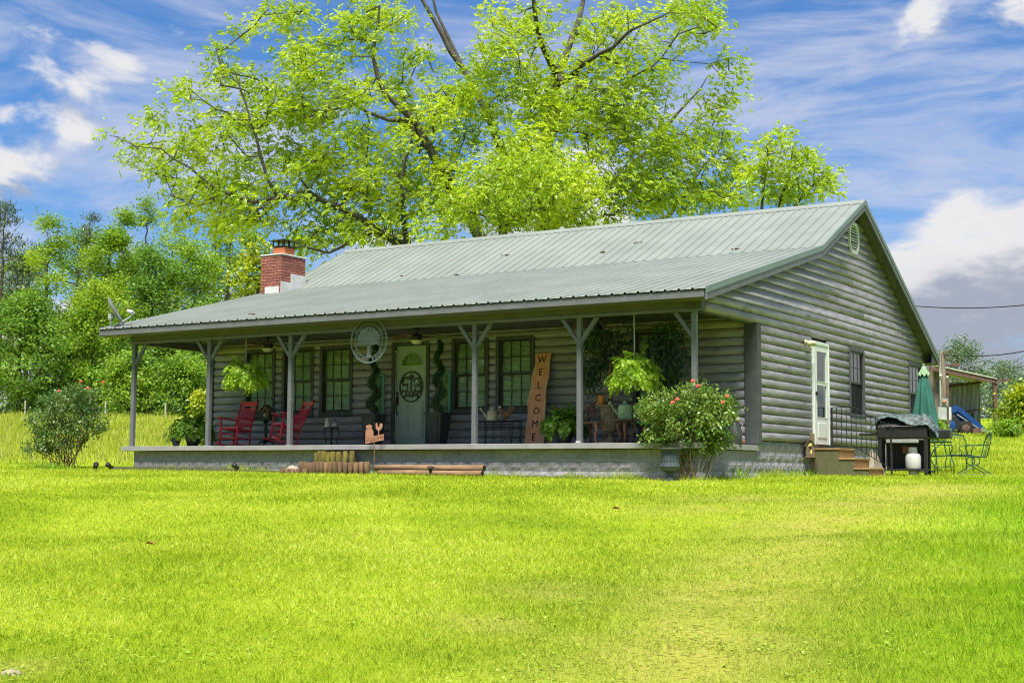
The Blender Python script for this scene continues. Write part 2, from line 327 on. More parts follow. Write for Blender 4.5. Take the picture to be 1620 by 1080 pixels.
    def ball(s, c, r, n=10, m=6):
        if not hasattr(r, '__len__'): r = (r, r, r)
        vs = []; fs = []
        for i in range(m+1):
            ph = math.pi*i/m
            for j in range(n):
                a = 2*math.pi*j/n; vs.append((c[0]+r[0]*math.sin(ph)*math.cos(a), c[1]+r[1]*math.sin(ph)*math.sin(a), c[2]-r[2]*math.cos(ph)))
        for i in range(m):
            for j in range(n): fs.append((i*n+j, i*n+(j+1) % n, (i+1)*n+(j+1) % n, (i+1)*n+j))
        return s.add(vs, fs)
    def mesh(s, name):
        me = bpy.data.meshes.new(name); me.from_pydata(s.v, [], s.f); me.validate(clean_customdata=False)
        import bmesh
        bm = bmesh.new(); bm.from_mesh(me); bmesh.ops.recalc_face_normals(bm, faces=bm.faces); bm.to_mesh(me); bm.free()
        return me
    def build(s, name, m, parent=None, smooth=False, loc=None, rz=None):
        me = s.mesh(name); me.materials.append(M[m] if isinstance(m, str) else m)
        if smooth: me.polygons.foreach_set('use_smooth', [True]*len(me.polygons))
        return link(name, me, parent, loc, rz)
def link(name, me, parent=None, loc=None, rz=None, rot=None):
    o = bpy.data.objects.new(name, me); col.objects.link(o); o.parent = parent
    if loc is not None: o.location = loc
    if rz is not None: o.rotation_euler = (0, 0, rz)
    if rot is not None: o.rotation_euler = rot
    return o
def tag(o, label=None, cat=None, group=None, kind=None):
    if label: o['label'] = label
    if cat: o['category'] = cat
    if group: o['group'] = group
    if kind: o['kind'] = kind
    return o
def thing(name, label, cat, loc=(0, 0, 0), rz=0.0, group=None):
    o = bpy.data.objects.new(name, None); col.objects.link(o); o.location = tuple(float(c) for c in loc); o.rotation_euler = (0, 0, rz); o.empty_display_size = 0.2
    return tag(o, label, cat, group, 'thing')
def copy_tree(o, parent=None):
    c = o.copy(); col.objects.link(c); c.parent = parent
    for ch in [q for q in bpy.data.objects if q.parent == o]: copy_tree(ch, c)
    return c
def part(name, m, parent): return bpy.data.objects.new(name, None)
def npmesh(name, V, F, m, smooth=False, attrs=None):
    """fast mesh from numpy: V (n,3); F (k,3) or (k,4)"""
    V = np.asarray(V, np.float32); F = np.asarray(F, np.int32); k, w = F.shape
    me = bpy.data.meshes.new(name); me.vertices.add(len(V)); me.vertices.foreach_set('co', V.ravel())
    me.loops.add(k*w); me.loops.foreach_set('vertex_index', F.ravel())
    me.polygons.add(k); me.polygons.foreach_set('loop_start', np.arange(0, k*w, w, dtype=np.int32)); me.polygons.foreach_set('loop_total', np.full(k, w, np.int32))
    if smooth: me.polygons.foreach_set('use_smooth', np.ones(k, bool))
    for an, av in (attrs or {}).items():
        a = me.attributes.new(an, 'FLOAT', 'POINT'); a.data.foreach_set('value', np.asarray(av, np.float32))
    me.update(calc_edges=True); me.materials.append(M[m] if isinstance(m, str) else m)
    return me
def text_mesh(body, size, extrude=0.004):
    c = bpy.data.curves.new('lettering', 'FONT'); c.body = body; c.size = size; c.extrude = extrude; c.align_x = 'CENTER'; c.align_y = 'CENTER'; c.resolution_u = 2
    o = bpy.data.objects.new('lettering', c); col.objects.link(o); bpy.context.view_layer.update()
    me = bpy.data.meshes.new_from_object(o.evaluated_get(bpy.context.evaluated_depsgraph_get()))
    bpy.data.objects.remove(o, do_unlink=True); bpy.data.curves.remove(c)
    vs = [tuple(v.co) for v in me.vertices]; fs = [tuple(p.vertices) for p in me.polygons]; bpy.data.meshes.remove(me)
    return vs, fs
# ------------------------------------------------------------------ terrain
_GD = np.array([-400, -60, -10, 0, 8, 16, 22, 26, 33, 40, 45, 60, 70, 95, 140, 420.0])
_GZ = np.array([-3.0, -2.0, -1.62, -1.5, -1.02, -0.50, -0.15, -0.02, 0.085, 0.38, 0.70, 1.55, 2.2, 3.8, 5.6, 11.0])
_gd = np.arange(-400, 421, 1.0); _gz = np.interp(_gd, _GD, _GZ); _k = np.exp(-0.5*(np.arange(-4, 5)/1.8)**2); _k /= _k.sum()
_gz = np.convolve(np.pad(_gz, 4, mode='edge'), _k, mode='valid')
def DU(x, y): X = np.asarray(x)-CAM[0]; Y = np.asarray(y)-CAM[1]; return X*FH[0]+Y*FH[1], X*RH[0]+Y*RH[1]
def XYof(d, u): return CAM[0]+d*FH[0]+u*RH[0], CAM[1]+d*FH[1]+u*RH[1]
def G(x, y):
    d, u = DU(x, y); z = np.interp(d, _gd, _gz)
    w = np.clip((24-d)/6, 0, 1)+np.clip((d-45)/15, 0, 1)
    return z + w*0.045*(np.sin(x*0.9+y*0.5)+np.sin(x*0.37-y*0.81+1.3))
def PG(px, py, d0=5.0, d1=140.0):
    """point of the ground seen at a pixel"""
    ds = np.linspace(d0, d1, 3000); pts = CAM[None]+_dir(px, py)[None]*ds[:, None]
    below = np.nonzero(pts[:, 2] < G(pts[:, 0], pts[:, 1]))[0]
    p = pts[below[0]] if len(below) else pts[-1]
    return np.array([p[0], p[1], G(p[0], p[1])])
def grd(x, y): return np.array([x, y, float(G(x, y))])
PATH = [np.array(PG(a, b)[:2]) for a, b in ((1500, 768), (1400, 790), (1290, 830), (1210, 880), (1150, 950), (1080, 1060), (1040, 1200))]
PATCH = [(np.array(PG(a, b)[:2]), r) for a, b, r in ((860, 935, 0.55), (770, 985, 0.4), (1180, 790, 1.1), (25, 1062, 0.3), (1090, 805, 0.8), (1220, 905, 0.6), (1265, 865, 0.7), (1340, 812, 1.0), (1180, 1000, 0.5))]
def vnoise(x, y, s, seed):
    r = np.random.default_rng(seed); T = r.random((64, 64)); a = np.asarray(x)*s; b = np.asarray(y)*s
    i = np.floor(a).astype(int); j = np.floor(b).astype(int); fx = a-i; fy = b-j; fx = fx*fx*(3-2*fx); fy = fy*fy*(3-2*fy)
    q = lambda m, n: T[m % 64, n % 64]
    return (q(i, j)*(1-fx)+q(i+1, j)*fx)*(1-fy)+(q(i, j+1)*(1-fx)+q(i+1, j+1)*fx)*fy
def dryness(x, y):
    """0 lush .. 1 worn, dry turf"""
    x = np.asarray(x, float); y = np.asarray(y, float); best = np.full(x.shape, 9.0)
    for p, q in zip(PATH[:-1], PATH[1:]):
        e = q-p; L2 = e@e; t = np.clip(((x-p[0])*e[0]+(y-p[1])*e[1])/L2, 0, 1)
        best = np.minimum(best, np.hypot(x-p[0]-t*e[0], y-p[1]-t*e[1]))
    n = vnoise(x, y, 0.9, 3)*0.5+vnoise(x, y, 2.7, 4)*0.35+vnoise(x, y, 7, 5)*0.3
    v = np.exp(-(best/0.85)**2)*0.88
    for c, r in PATCH: v = np.maximum(v, np.exp(-((x-c[0])**2+(y-c[1])**2)/r**2)*0.75)
    n2 = vnoise(x, y, 4.2, 8)*0.6+vnoise(x, y, 11, 9)*0.4
    return np.clip(v*np.clip((n*0.55+n2*0.75-0.22)*1.7, 0, 1)+np.clip(n-0.70, 0, 1)*0.35, 0, 1)
def lushness(x, y):
    x = np.asarray(x, float); y = np.asarray(y, float); d, u = DU(x, y); side = np.full(x.shape, -9.0)
    pd = [DU(p[0], p[1]) for p in PATH]; dd = np.array([float(q[0]) for q in pd])[::-1]; uu = np.array([float(q[1]) for q in pd])[::-1]
    off = u-np.interp(d, dd, uu); n = vnoise(x, y, 0.55, 21)*0.6+vnoise(x, y, 1.8, 22)*0.5
    return np.clip((off-0.5)/1.6, 0, 1)*np.clip(n*1.9-0.35, 0, 1)*np.clip((30-d)/5, 0, 1)
def grassmat(name, blade):
    m = bpy.data.materials.new(name); m.use_nodes = True; t = NT(m.node_tree); g = t.n('ShaderNodeNewGeometry')
    big = t.noise((g, 'Position'), 0.35, 4, 0.6); fine = t.noise((g, 'Position'), 26 if not blade else 15, 3, 0.6)
    f = t.math('ADD', t.math('MULTIPLY', t.smooth(big, 0.3, 0.7), 0.45), t.math('MULTIPLY', (g, 'Random Per Island') if blade else fine, 0.55))
    if blade: f = t.math('ADD', t.math('MULTIPLY', f, 0.62), t.math('MULTIPLY', t.smooth(fine, 0.33, 0.67), 0.38))
    c = t.ramp(f, [(0.10, (0.095, 0.190, 0.010)), (0.36, (0.315, 0.440, 0.020)), (0.62, (0.480, 0.565, 0.040)), (0.92, (0.68, 0.69, 0.21))] if blade else [(0.1, (0.07, 0.12, 0.010)), (0.45, (0.18, 0.26, 0.014)), (0.75, (0.28, 0.35, 0.024)), (0.95, (0.38, 0.39, 0.07))])
    at = t.n('ShaderNodeAttribute'); at.attribute_name = 'dry'
    dry = t.ramp((g, 'Random Per Island') if blade else fine, [(0.2, (0.28, 0.35, 0.03)), (0.6, (0.44, 0.48, 0.09)), (0.9, (0.56, 0.50, 0.22))] if blade else [(0.34, (0.12, 0.085, 0.03)), (0.46, (0.27, 0.29, 0.04)), (0.58, (0.32, 0.31, 0.06)), (0.72, (0.38, 0.26, 0.12)), (0.88, (0.46, 0.33, 0.19))])
    al = t.n('ShaderNodeAttribute'); al.attribute_name = 'lush'; c = t.mix(t.math('MULTIPLY', (al, 'Fac'), 0.60), c, (0.175, 0.370, 0.012, 1))
    c2 = t.mix((at, 'Fac'), c, dry)
    if not blade:
        field = t.n('ShaderNodeAttribute'); field.attribute_name = 'meadow'
        c2 = t.mix((field, 'Fac'), c2, t.ramp(fine, [(0.2, (0.17, 0.25, 0.01)), (0.55, (0.34, 0.36, 0.035)), (0.9, (0.43, 0.40, 0.09))]))
    d = t.n('ShaderNodeBsdfDiffuse'); t.put(d, 0, c2)
    o = t.n('ShaderNodeOutputMaterial')
    if blade:
        tr = t.n('ShaderNodeBsdfTranslucent'); t.put(tr, 0, c2); mx = t.n('ShaderNodeMixShader'); mx.inputs[0].default_value = 0.4; t.put(mx, 1, d); t.put(mx, 2, tr); t.put(o, 0, mx)
    else:
        bp = t.n('ShaderNodeBump'); t.put(bp, 'Height', fine); t.put(bp, 'Strength', 0.6); t.put(bp, 'Distance', 0.03); t.put(d, 'Normal', bp); t.put(o, 0, d)
    return m
M['ground'] = grassmat('turf', False); M['blade'] = grassmat('grass_blades', True)
def build_ground():
    ds = np.concatenate([np.arange(-400, -20, 20), np.arange(-20, 4, 4), np.arange(4, 36, 0.25), np.arange(36, 110, 1.0), np.arange(110, 421, 15)])
    us = np.concatenate([-np.array([400, 300, 200, 140, 100, 70, 50, 40, 32, 26, 22, 19, 17]), np.arange(-15, 15.01, 0.25), np.array([17, 19, 22, 26, 32, 40, 50, 70, 100, 140, 200, 300, 400])])
    D, U = np.meshgrid(ds, us, indexing='ij'); x, y = XYof(D, U); z = G(x, y); n, m = D.shape
    i = np.arange(n*m).reshape(n, m); F = np.stack([i[:-1, :-1], i[1:, :-1], i[1:, 1:], i[:-1, 1:]], -1).reshape(-1, 4)
    mead = np.clip((D-37)/5, 0, 1)*np.clip((-6-U+(D-37)*0.05)/4, 0, 1)
    me = npmesh('ground', np.stack([x, y, z], -1).reshape(-1, 3), F[:, ::-1], 'ground', True, {'dry': np.where(D < 60, dryness(x, y), 0).ravel(), 'lush': lushness(x, y).ravel(), 'meadow': mead.ravel()})
    o = link('ground', me); tag(o, 'green lawn rising gently to the field and the house', None, kind='structure')
build_ground()
def blades(name, d0, d1, N, hmin, hmax, wfac, label, cat, seed, ulim=None, bent=False, pw=1.0, avoid=True, lean=0.45, dens=None, cl=0.0, seedy=0.0):
    r = np.random.default_rng(seed)
    d = (d0**pw+(d1**pw-d0**pw)*r.random(N))**(1/pw)
    lo, hi = ulim or (-1.0, 1.0)
    u = (lo+(hi-lo)*r.random(N))*(0.385*d+0.8)
    x, y = XYof(d, u)
    if avoid:
        k = ~((x > -13.85) & (x < 0.2) & (y > -0.12) & (y < 14.2)); x, y, d, u = x[k], y[k], d[k], u[k]
    dr = dryness(x, y); keep = r.random(len(x)) > np.clip(dr*1.0-0.20, 0, 0.85)
    if dens is not None: keep &= r.random(len(x)) < dens(x, y)
    x, y, d, dr = x[keep], y[keep], d[keep], dr[keep]; n = len(x)
    tuft = vnoise(x, y, 12, seed+1)*0.65+vnoise(x, y, 3.1, seed+1)*0.3+vnoise(x, y, 0.6, seed+2)*0.35
    h = (hmin+(hmax-hmin)*r.random(n)**1.6)*(0.55+0.8*tuft)*(1-0.45*dr)*(1+0.5*lushness(x, y)); w = np.maximum(0.0028, wfac*d)*(0.7+0.6*r.random(n))
    a = r.random(n)*2*np.pi; ln = lean*(0.3+r.random(n)); la = r.random(n)*2*np.pi
    z = G(x, y)-0.006
    B = np.stack([x, y, z], -1); W = np.stack([np.cos(a)*w/2, np.sin(a)*w/2, np.zeros(n)], -1)
    L = np.stack([np.cos(la)*ln*h, np.sin(la)*ln*h, h], -1)
    if bent:
        mid = B+L*np.array([0.35, 0.35, 0.58]); V = np.stack([B-W, B+W, mid+W*0.8, B+L, mid-W*0.8], 1).reshape(-1, 3)
        b = np.arange(n)*5; F = np.concatenate([np.stack([b, b+1, b+2], -1), np.stack([b, b+2, b+4], -1), np.stack([b+4, b+2, b+3], -1)]); rep = 5
    else:
        V = np.stack([B-W, B+W, B+L], 1).reshape(-1, 3); b = np.arange(n)*3; F = np.stack([b, b+1, b+2], -1); rep = 3
    o = link(name, npmesh(name, V, F, 'blade', False, {'dry': np.repeat(np.clip(dr*1.1+seedy*r.random(n), 0, 1), rep), 'lush': np.repeat(lushness(x, y), rep)})); tag(o, label, cat, kind='stuff')
def clover():
    r = np.random.default_rng(15); N = 34000; d = (6.6**0.6+(20**0.6-6.6**0.6)*r.random(N))**(1/0.6); u = (r.random(N)*2-1)*(0.385*d+0.5); x, y = XYof(d, u)
    k = r.random(N) < np.clip((vnoise(x, y, 1.3, 31)*0.6+vnoise(x, y, 5, 32)*0.6-0.62)*4, 0, 1); x, y = x[k], y[k]; n = len(x); z = G(x, y)+0.012+0.02*r.random(n)
    a = r.random(n)*6.283; s = 0.007+0.009*r.random(n); c = np.stack([x, y, z], -1); t1 = np.stack([np.cos(a), np.sin(a), 0.25*r.normal(size=n)], -1)*s[:, None]; t2 = np.stack([-np.sin(a), np.cos(a), 0.25*r.normal(size=n)], -1)*s[:, None]*0.8
    V = np.stack([c-t1, c-t2, c+t1, c+t2], 1).reshape(-1, 3); b = np.arange(n)*4
    tag(link('clover', npmesh('clover', V, np.stack([b, b+1, b+2, b+3], -1), 'leaf_clover')), 'patches of clover and small broad weeds in the lawn', 'weeds', kind='stuff')
GRASS = True
if GRASS:
    blades('lawn_grass', 6.6, 15, 400000, 0.015, 0.062, 0.00055, 'short bright green lawn blades in the foreground', 'grass', 11, pw=0.6, lean=0.9)
    blades('lawn_grass', 14.5, 34, 300000, 0.015, 0.060, 0.00055, 'bright lawn blades running up to the house', 'grass', 12, pw=0.5, lean=0.9)
    right = lambda x, y: np.clip((DU(x, y)[1]/DU(x, y)[0]-0.13)/0.1, 0, 1)*np.clip(1-np.abs(DU(x, y)[0]-15)/8, 0, 1)
    blades('tall_grass', 8, 26, 20000, 0.05, 0.13, 0.0005, 'longer darker grass tufts on the right of the lawn', 'grass', 16, ulim=(0.1, 1.0), bent=True, pw=0.7, dens=lambda x, y: lushness(x, y)**1.5, lean=0.6)
    clover()
    r_ = np.random.default_rng(77); n_ = 9000; xa = -13.9+14.1*r_.random(n_); ya = -0.10-0.22*r_.random(n_)**2; k_ = r_.random(n_) < np.clip(vnoise(xa, ya*0, 1.7, 41)*1.6-0.35, 0.05, 1); xa, ya = xa[k_], ya[k_]
    m_ = 6000; xb = 0.14+0.25*r_.random(m_)**2; yb = -0.1+14*r_.random(m_); k_ = (r_.random(m_) < np.clip(vnoise(yb, xb*0, 1.5, 42)*1.6-0.35, 0.05, 1)) & ~((yb > 5.1) & (yb < 6.6)); xa = np.concatenate([xa, xb[k_]]); ya = np.concatenate([ya, yb[k_]]); n_ = len(xa)
    B_ = np.stack([xa, ya, G(xa, ya)-0.01], -1); a_ = r_.random(n_)*6.283; h_ = (0.04+0.13*r_.random(n_)**2)*(0.6+vnoise(xa*3, ya*3, 1, 43)); W_ = np.stack([np.cos(a_)*0.006, np.sin(a_)*0.006, 0*a_], -1); L_ = np.stack([r_.normal(size=n_)*0.3*h_, r_.normal(size=n_)*0.3*h_, h_], -1)
    q_ = np.arange(n_)*3; o_ = link('edge_grass', npmesh('edge_grass', np.stack([B_-W_, B_+W_, B_+L_], 1).reshape(-1, 3), np.stack([q_, q_+1, q_+2], -1), 'blade', False, {'dry': np.repeat(0.3*r_.random(n_), 3), 'lush': np.repeat(0.6*r_.random(n_), 3)})); tag(o_, 'uncut grass along the foot of the foundation', 'grass', kind='stuff')
    blades('meadow_grass', 35, 95, 70000, 0.12, 0.38, 0.0007, 'tall yellowing meadow grass in the field behind the porch', 'grass', 13, ulim=(-1.05, -0.42), lean=0.4, dens=lambda x, y: np.clip((DU(x, y)[0]-35)/9, 0.15, 1), seedy=1.0)
    blades('far_lawn_grass', 33, 70, 50000, 0.05, 0.16, 0.0006, 'lawn grass between the house and the shed', 'grass', 14, ulim=(0.62, 1.1), lean=0.5)

# ------------------------------------------------------------------ house
YW, XW, XL, YB = 2.55, 0.13, -13.75, 13.95
PROF = [(-0.50, 3.24), (5.50, 4.79), (8.41, 6.23), (14.52, 3.10)]
def T(y): return float(np.interp(y, [a for a, b in PROF], [b for a, b in PROF]))
def yfront(z): return float(np.interp(z+0.15, [3.24, 4.79, 6.23], [-0.5, 5.5, 8.41]))
def yback(z): return float(np.interp(-(z+0.15), [-6.23, -3.10], [8.41, 14.52]))
house = thing('house', 'long grey log-sided house with pale green metal roof and deep front porch', 'house', (0, 0, 0))
PITCH = 0.171
def logprof(z0, n=8, out=0.066):
    return [(z0+PITCH/2-PITCH/2*math.cos(math.pi*i/n), out*math.sin(math.pi*i/n)**0.75) for i in range(n+1)]
def front_log(parent, x0, x1, z0, y=YW, m='log'):
    P = logprof(z0); k = len(P); b = MB(); vs = []; x1 -= 0.004
    for x in (x0, x0+0.02, x1-0.02, x1):
        s = 0.72 if x in (x0, x1) else 1.0
        for (z, o) in P: vs.append((x, y-o*s, z))
    fs = [(q*k+i, (q+1)*k+i, (q+1)*k+i+1, q*k+i+1) for q in range(3) for i in range(k-1)]
    fs += [tuple(range(k)), tuple(3*k+i for i in range(k-1, -1, -1))]
    b.add(vs, fs); return b.build('log', m, parent, True)
def gable_log(parent, fa, fb, z0, x=XW, m='log_gable', sgn=1):
    P = logprof(z0); k = len(P); b = MB(); vs = []
    for j, f in enumerate((fa, fa, fb, fb)):
        e = (0.0, 0.02, -0.02, 0.0)[j]; s = (0.7, 1, 1, 0.7)[j]
        for (z, o) in P: vs.append((x+sgn*o*s, f(z)+e, z))
    fs = [(q*k+i, (q+1)*k+i, (q+1)*k+i+1, q*k+i+1) for q in range(3) for i in range(k-1)]
    fs += [tuple(range(k)), tuple(3*k+i for i in range(k-1, -1, -1))]
    b.add(vs, fs); return b.build('log', m, parent, True)
def spans(a, b, holes):
    out = [(a, b)]
    for h0, h1 in holes:
        nx = []
        for s0, s1 in out:
            if h1 <= s0 or h0 >= s1: nx.append((s0, s1)); continue
            if h0 > s0: nx.append((s0, h0))
            if h1 < s1: nx.append((h1, s1))
        out = nx
    return [s for s in out if s[1]-s[0] > 0.05]
FR0 = 0.63; GR0 = 0.70
FWIN = [(-12.74, -11.80), (-11.57, -10.65), (-10.45, -9.52), (-6.82, -5.88), (-5.69, -4.75), (-2.45, -1.55)]
WZ0, WZ1 = 1.36, 2.93
DOORX = (-8.42, -7.41)
def rowlim(z0, z1, base):
    r0 = math.floor((z0+0.085-base)/PITCH+1e-6); r1 = math.ceil((z1-0.085-base)/PITCH-1e-6)
    return base+r0*PITCH, base+r1*PITCH
wall_f = MB().box(XL, XW-0.02, YW+0.13, YW+0.22, 0.6, 3.3).build('front_wall', 'sheath', house)
holesF = [(a, b, *rowlim(WZ0, WZ1, FR0)) for a, b in FWIN]+[(DOORX[0], DOORX[1], 0.5, FR0+13*PITCH)]
for i in range(15):
    z0 = FR0+i*PITCH; zc = z0+PITCH/2
    for a, b in spans(XL+0.02, XW-0.16, [(h[0], h[1]) for h in holesF if h[2]-0.01 < zc < h[3]+0.01]):
        cuts = [a]
        if b-a > 5.5: cuts.append(a+(b-a)*random.uniform(0.35, 0.65))
        cuts.append(b)
        for q in range(len(cuts)-1): front_log(wall_f, cuts[q], cuts[q+1], z0)
wall_g = MB().prism([(YW+0.13, 0.6), (YB, 0.6), (YB, T(YB)-0.16), (8.41, 6.05), (5.5, 4.61), (YW+0.13, T(YW)-0.16)], 'x', XW-0.12, XW-0.03).build('gable_wall', 'sheath', house)
SDOOR = (5.50, 6.50, 0.66, GR0+12.6*PITCH); SWIN = [(7.93, 9.00, 1.36, 2.90), (12.58, 13.80, 1.36, 2.90)]
holesG = [(SDOOR[0], SDOOR[1], 0.5, GR0+12*PITCH+0.1)]+[(w[0], w[1], *rowlim(w[2], w[3], GR0)) for w in SWIN]
for i in range(33):
    z0 = GR0+i*PITCH; zc = z0+PITCH/2
    if z0+PITCH > 5.95: break
    if zc < 2.92: fa = lambda z: YW+0.06
    elif z0 < 3.02: fa = lambda z: 0.09
    else: fa = lambda z: max(0.09, yfront(z)) if z < 3.25 else yfront(z)
    fb = (lambda z: YB-0.02) if zc < 2.9 else (lambda z: min(YB-0.02, yback(z)))
    hs = [(h[0], h[1]) for h in holesG if h[2]-0.01 < zc < h[3]+0.01]
    A, B = fa(zc), fb(zc); sp = spans(A, B, hs)
    for (s0, s1) in sp:
        f0 = fa if abs(s0-A) < 1e-6 else (lambda z, v=s0: v); f1 = fb if abs(s1-B) < 1e-6 else (lambda z, v=s1: v)
        if s1-s0 > 5 and random.random() < 0.8:
            c = s0+(s1-s0)*random.uniform(0.3, 0.7)
            gable_log(wall_g, f0, lambda z, v=c: v-0.003, z0); gable_log(wall_g, lambda z, v=c: v+0.003, f1, z0)
        else: gable_log(wall_g, f0, f1, z0)
# left gable and back (not seen, but they stand there)
MB().prism([(YW+0.1, 0.0), (YB, 0.0), (YB, T(YB)-0.16), (8.41, 6.05), (5.5, 4.61), (YW+0.1, T(YW)-0.16)], 'x', XL, XL+0.1).build('side_wall', 'log', house)
MB().box(XL+0.1, XW-0.13, YB-0.12, YB-0.02, 0.0, 3.05).build('back_wall', 'log', house)
MB().box(XL+0.12, XW-0.14, YW+0.24, YB-0.14, 0.5, 0.6).build('floor', 'dark_sheet', house)
# corner boards
cb = MB().bbox(XW-0.20, XW+0.075, YW-0.10, YW+0.02, 0.62, 2.915); cb.build('corner_board', 'trimdark', house)
MB().bbox(XW-0.02, XW+0.085, YW+0.025, YW+0.058, 0.64, 2.91).build('corner_board', 'trimdark', house)
MB().bbox(XW-0.04, XW+0.06, YB-0.018, YB+0.03, 0.64, 3.02).build('corner_board', 'trimdark', house)
MB().bbox(XL-0.06, XL+0.018, YW-0.07, YW+0.06, 0.62, 3.0).build('corner_board', 'trimdark', house)
# foundation of split-face blocks
found = MB().box(XL+0.05, XW-0.028, -0.030, YW-0.02, -0.45, 0.49).build('foundation', 'mortar', house)
found2 = MB().box(XL+0.1, XW-0.030, YW, YB-0.06, -0.5, 0.69); found2.build('foundation_core', 'mortar', house)
def blockmesh(seed, smoothf):
    r = random.Random(seed); b = MB(); nx, nz = 6, 3; L, H = 0.388, 0.187; amp = 0.004 if smoothf else 0.021; vs = []
    for j in range(nz+1):
        for i in range(nx+1):
            e = 1.0 if (0 < i < nx and 0 < j < nz) else 0.12
            vs.append((-L/2+L*i/nx, -0.035-r.random()*amp*e-(0.010*e if not smoothf else 0), -H/2+H*j/nz))
    k = len(vs); fs = [(j*(nx+1)+i, j*(nx+1)+i+1, (j+1)*(nx+1)+i+1, (j+1)*(nx+1)+i) for j in range(nz) for i in range(nx)]
    rim = list(range(nx+1))+[j*(nx+1)+nx for j in range(1, nz+1)]+[nz*(nx+1)+i for i in range(nx-1, -1, -1)]+[j*(nx+1) for j in range(nz-1, 0, -1)]
    for q in rim: vs.append((vs[q][0], 0.03, vs[q][2]))
    m = len(rim); fs += [(rim[a], rim[(a+1) % m], k+(a+1) % m, k+a) for a in range(m)]
    me = b.add(vs, fs).mesh('block'); me.materials.append(M['block']); return me
BR = [blockmesh(s, False) for s in range(7)]; BS = [blockmesh(s+20, True) for s in range(4)]
def blockrow(parent, p0, p1, z, off, rz, smoothf=False):
    L = math.hypot(p1[0]-p0[0], p1[1]-p0[1]); n = int((L-off)/0.4); d = ((p1[0]-p0[0])/L, (p1[1]-p0[1])/L)
    for i in range(-1 if off > 0.05 else 0, n+1):
        a = max(0.0, off+i*0.4); e = min(L, off+(i+1)*0.4)
        if e-a < 0.06: continue
        c = (a+e)/2; o = link('block', random.choice(BS if smoothf else BR), parent, (p0[0]+d[0]*c, p0[1]+d[1]*c, z), rz)
        o.scale = ((e-a)/0.4, 1, 1)
for i, z in enumerate((0.395, 0.197, -0.001, -0.2)): blockrow(found, (XL+0.06, 0.0), (XW-0.02, 0.0), z, 0.2*(i % 2), 0, i == 0)
for i, z in enumerate((0.395, 0.197, -0.001)): blockrow(found, (XW-0.06, -0.02), (XW-0.06, YW), z, 0.2*((i+1) % 2), math.pi/2, i == 0)
for i, z in enumerate((0.592, 0.394, 0.196, -0.002)): blockrow(found, (XW-0.06, YW), (XW-0.06, YB-0.02), z, 0.2*(i % 2), math.pi/2, False)
MB().bbox(XL-0.18, XW+0.05, -0.21, YW-0.005, 0.50, 0.60, 0.006).build('porch_slab', 'slab', house)
# porch posts with braces, beam
for k in (0, 1, 2, 4, 5, 6):
    x = -(6-k)*2.3
    p = MB().bbox(x-0.047, x+0.047, -0.047, 0.047, 0.602, 2.915, 0.006).build('porch_post', 'trim', house)
    for s in ((1,) if k == 0 else (-1,) if k == 6 else (-1, 1)):
        b = MB(); w = 0.032
        b.prism([(x+s*0.048, 2.54), (x+s*0.048, 2.43), (x+s*0.40, 2.90), (x+s*0.31, 2.90)], 'y', -w, w); b.build('brace', 'trim', p)
    MB().box(x-0.065, x+0.065, -0.065, 0.065, 0.601, 0.610).build('post_foot', 'galv', p)
    if k == 5: MB().box(x-0.045, x+0.045, -0.070, -0.050, 0.612, 0.645).build('bracket', 'white', p)
for k in (0,):
    MB()
bm_ = MB().bbox(XL-0.12, XW+0.03, -0.075, 0.075, 2.92, 3.10, 0.006).build('porch_beam', 'beam', house)
MB().box(XL-0.12, XW+0.035, -0.095, -0.078, 2.905, 2.955).build('beam_lip', 'trim', bm_)
MB().bbox(-0.16, XW+0.05, -0.10, 0.08, 2.93, 3.098, 0.006).build('corner_block', 'trimdark', house)
MB().bbox(XW-0.10, XW-0.01, 0.08, YW-0.12, 2.90, 3.02, 0.006).build('side_beam', 'trimdark', house)
MB().bbox(XL-0.08, XL+0.04, 0.08, YW-0.08, 2.90, 3.05, 0.006).build('side_beam', 'beam', house)
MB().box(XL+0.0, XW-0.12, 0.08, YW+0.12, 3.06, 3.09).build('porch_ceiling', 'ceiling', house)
for j in range(9): MB().box(XL+0.02, XW-0.13, 0.30+j*0.27, 0.305+j*0.27, 3.052, 3.0605).build('ceiling_joint', 'dark_sheet', house)
# left porch end infill above the side beam
MB().prism([(0.08, 3.05), (YW+0.1, 3.05), (YW+0.1, T(YW)-0.15), (0.08, T(0.08)-0.15)], 'x', XL-0.02, XL+0.06).build('side_infill', 'log', house)
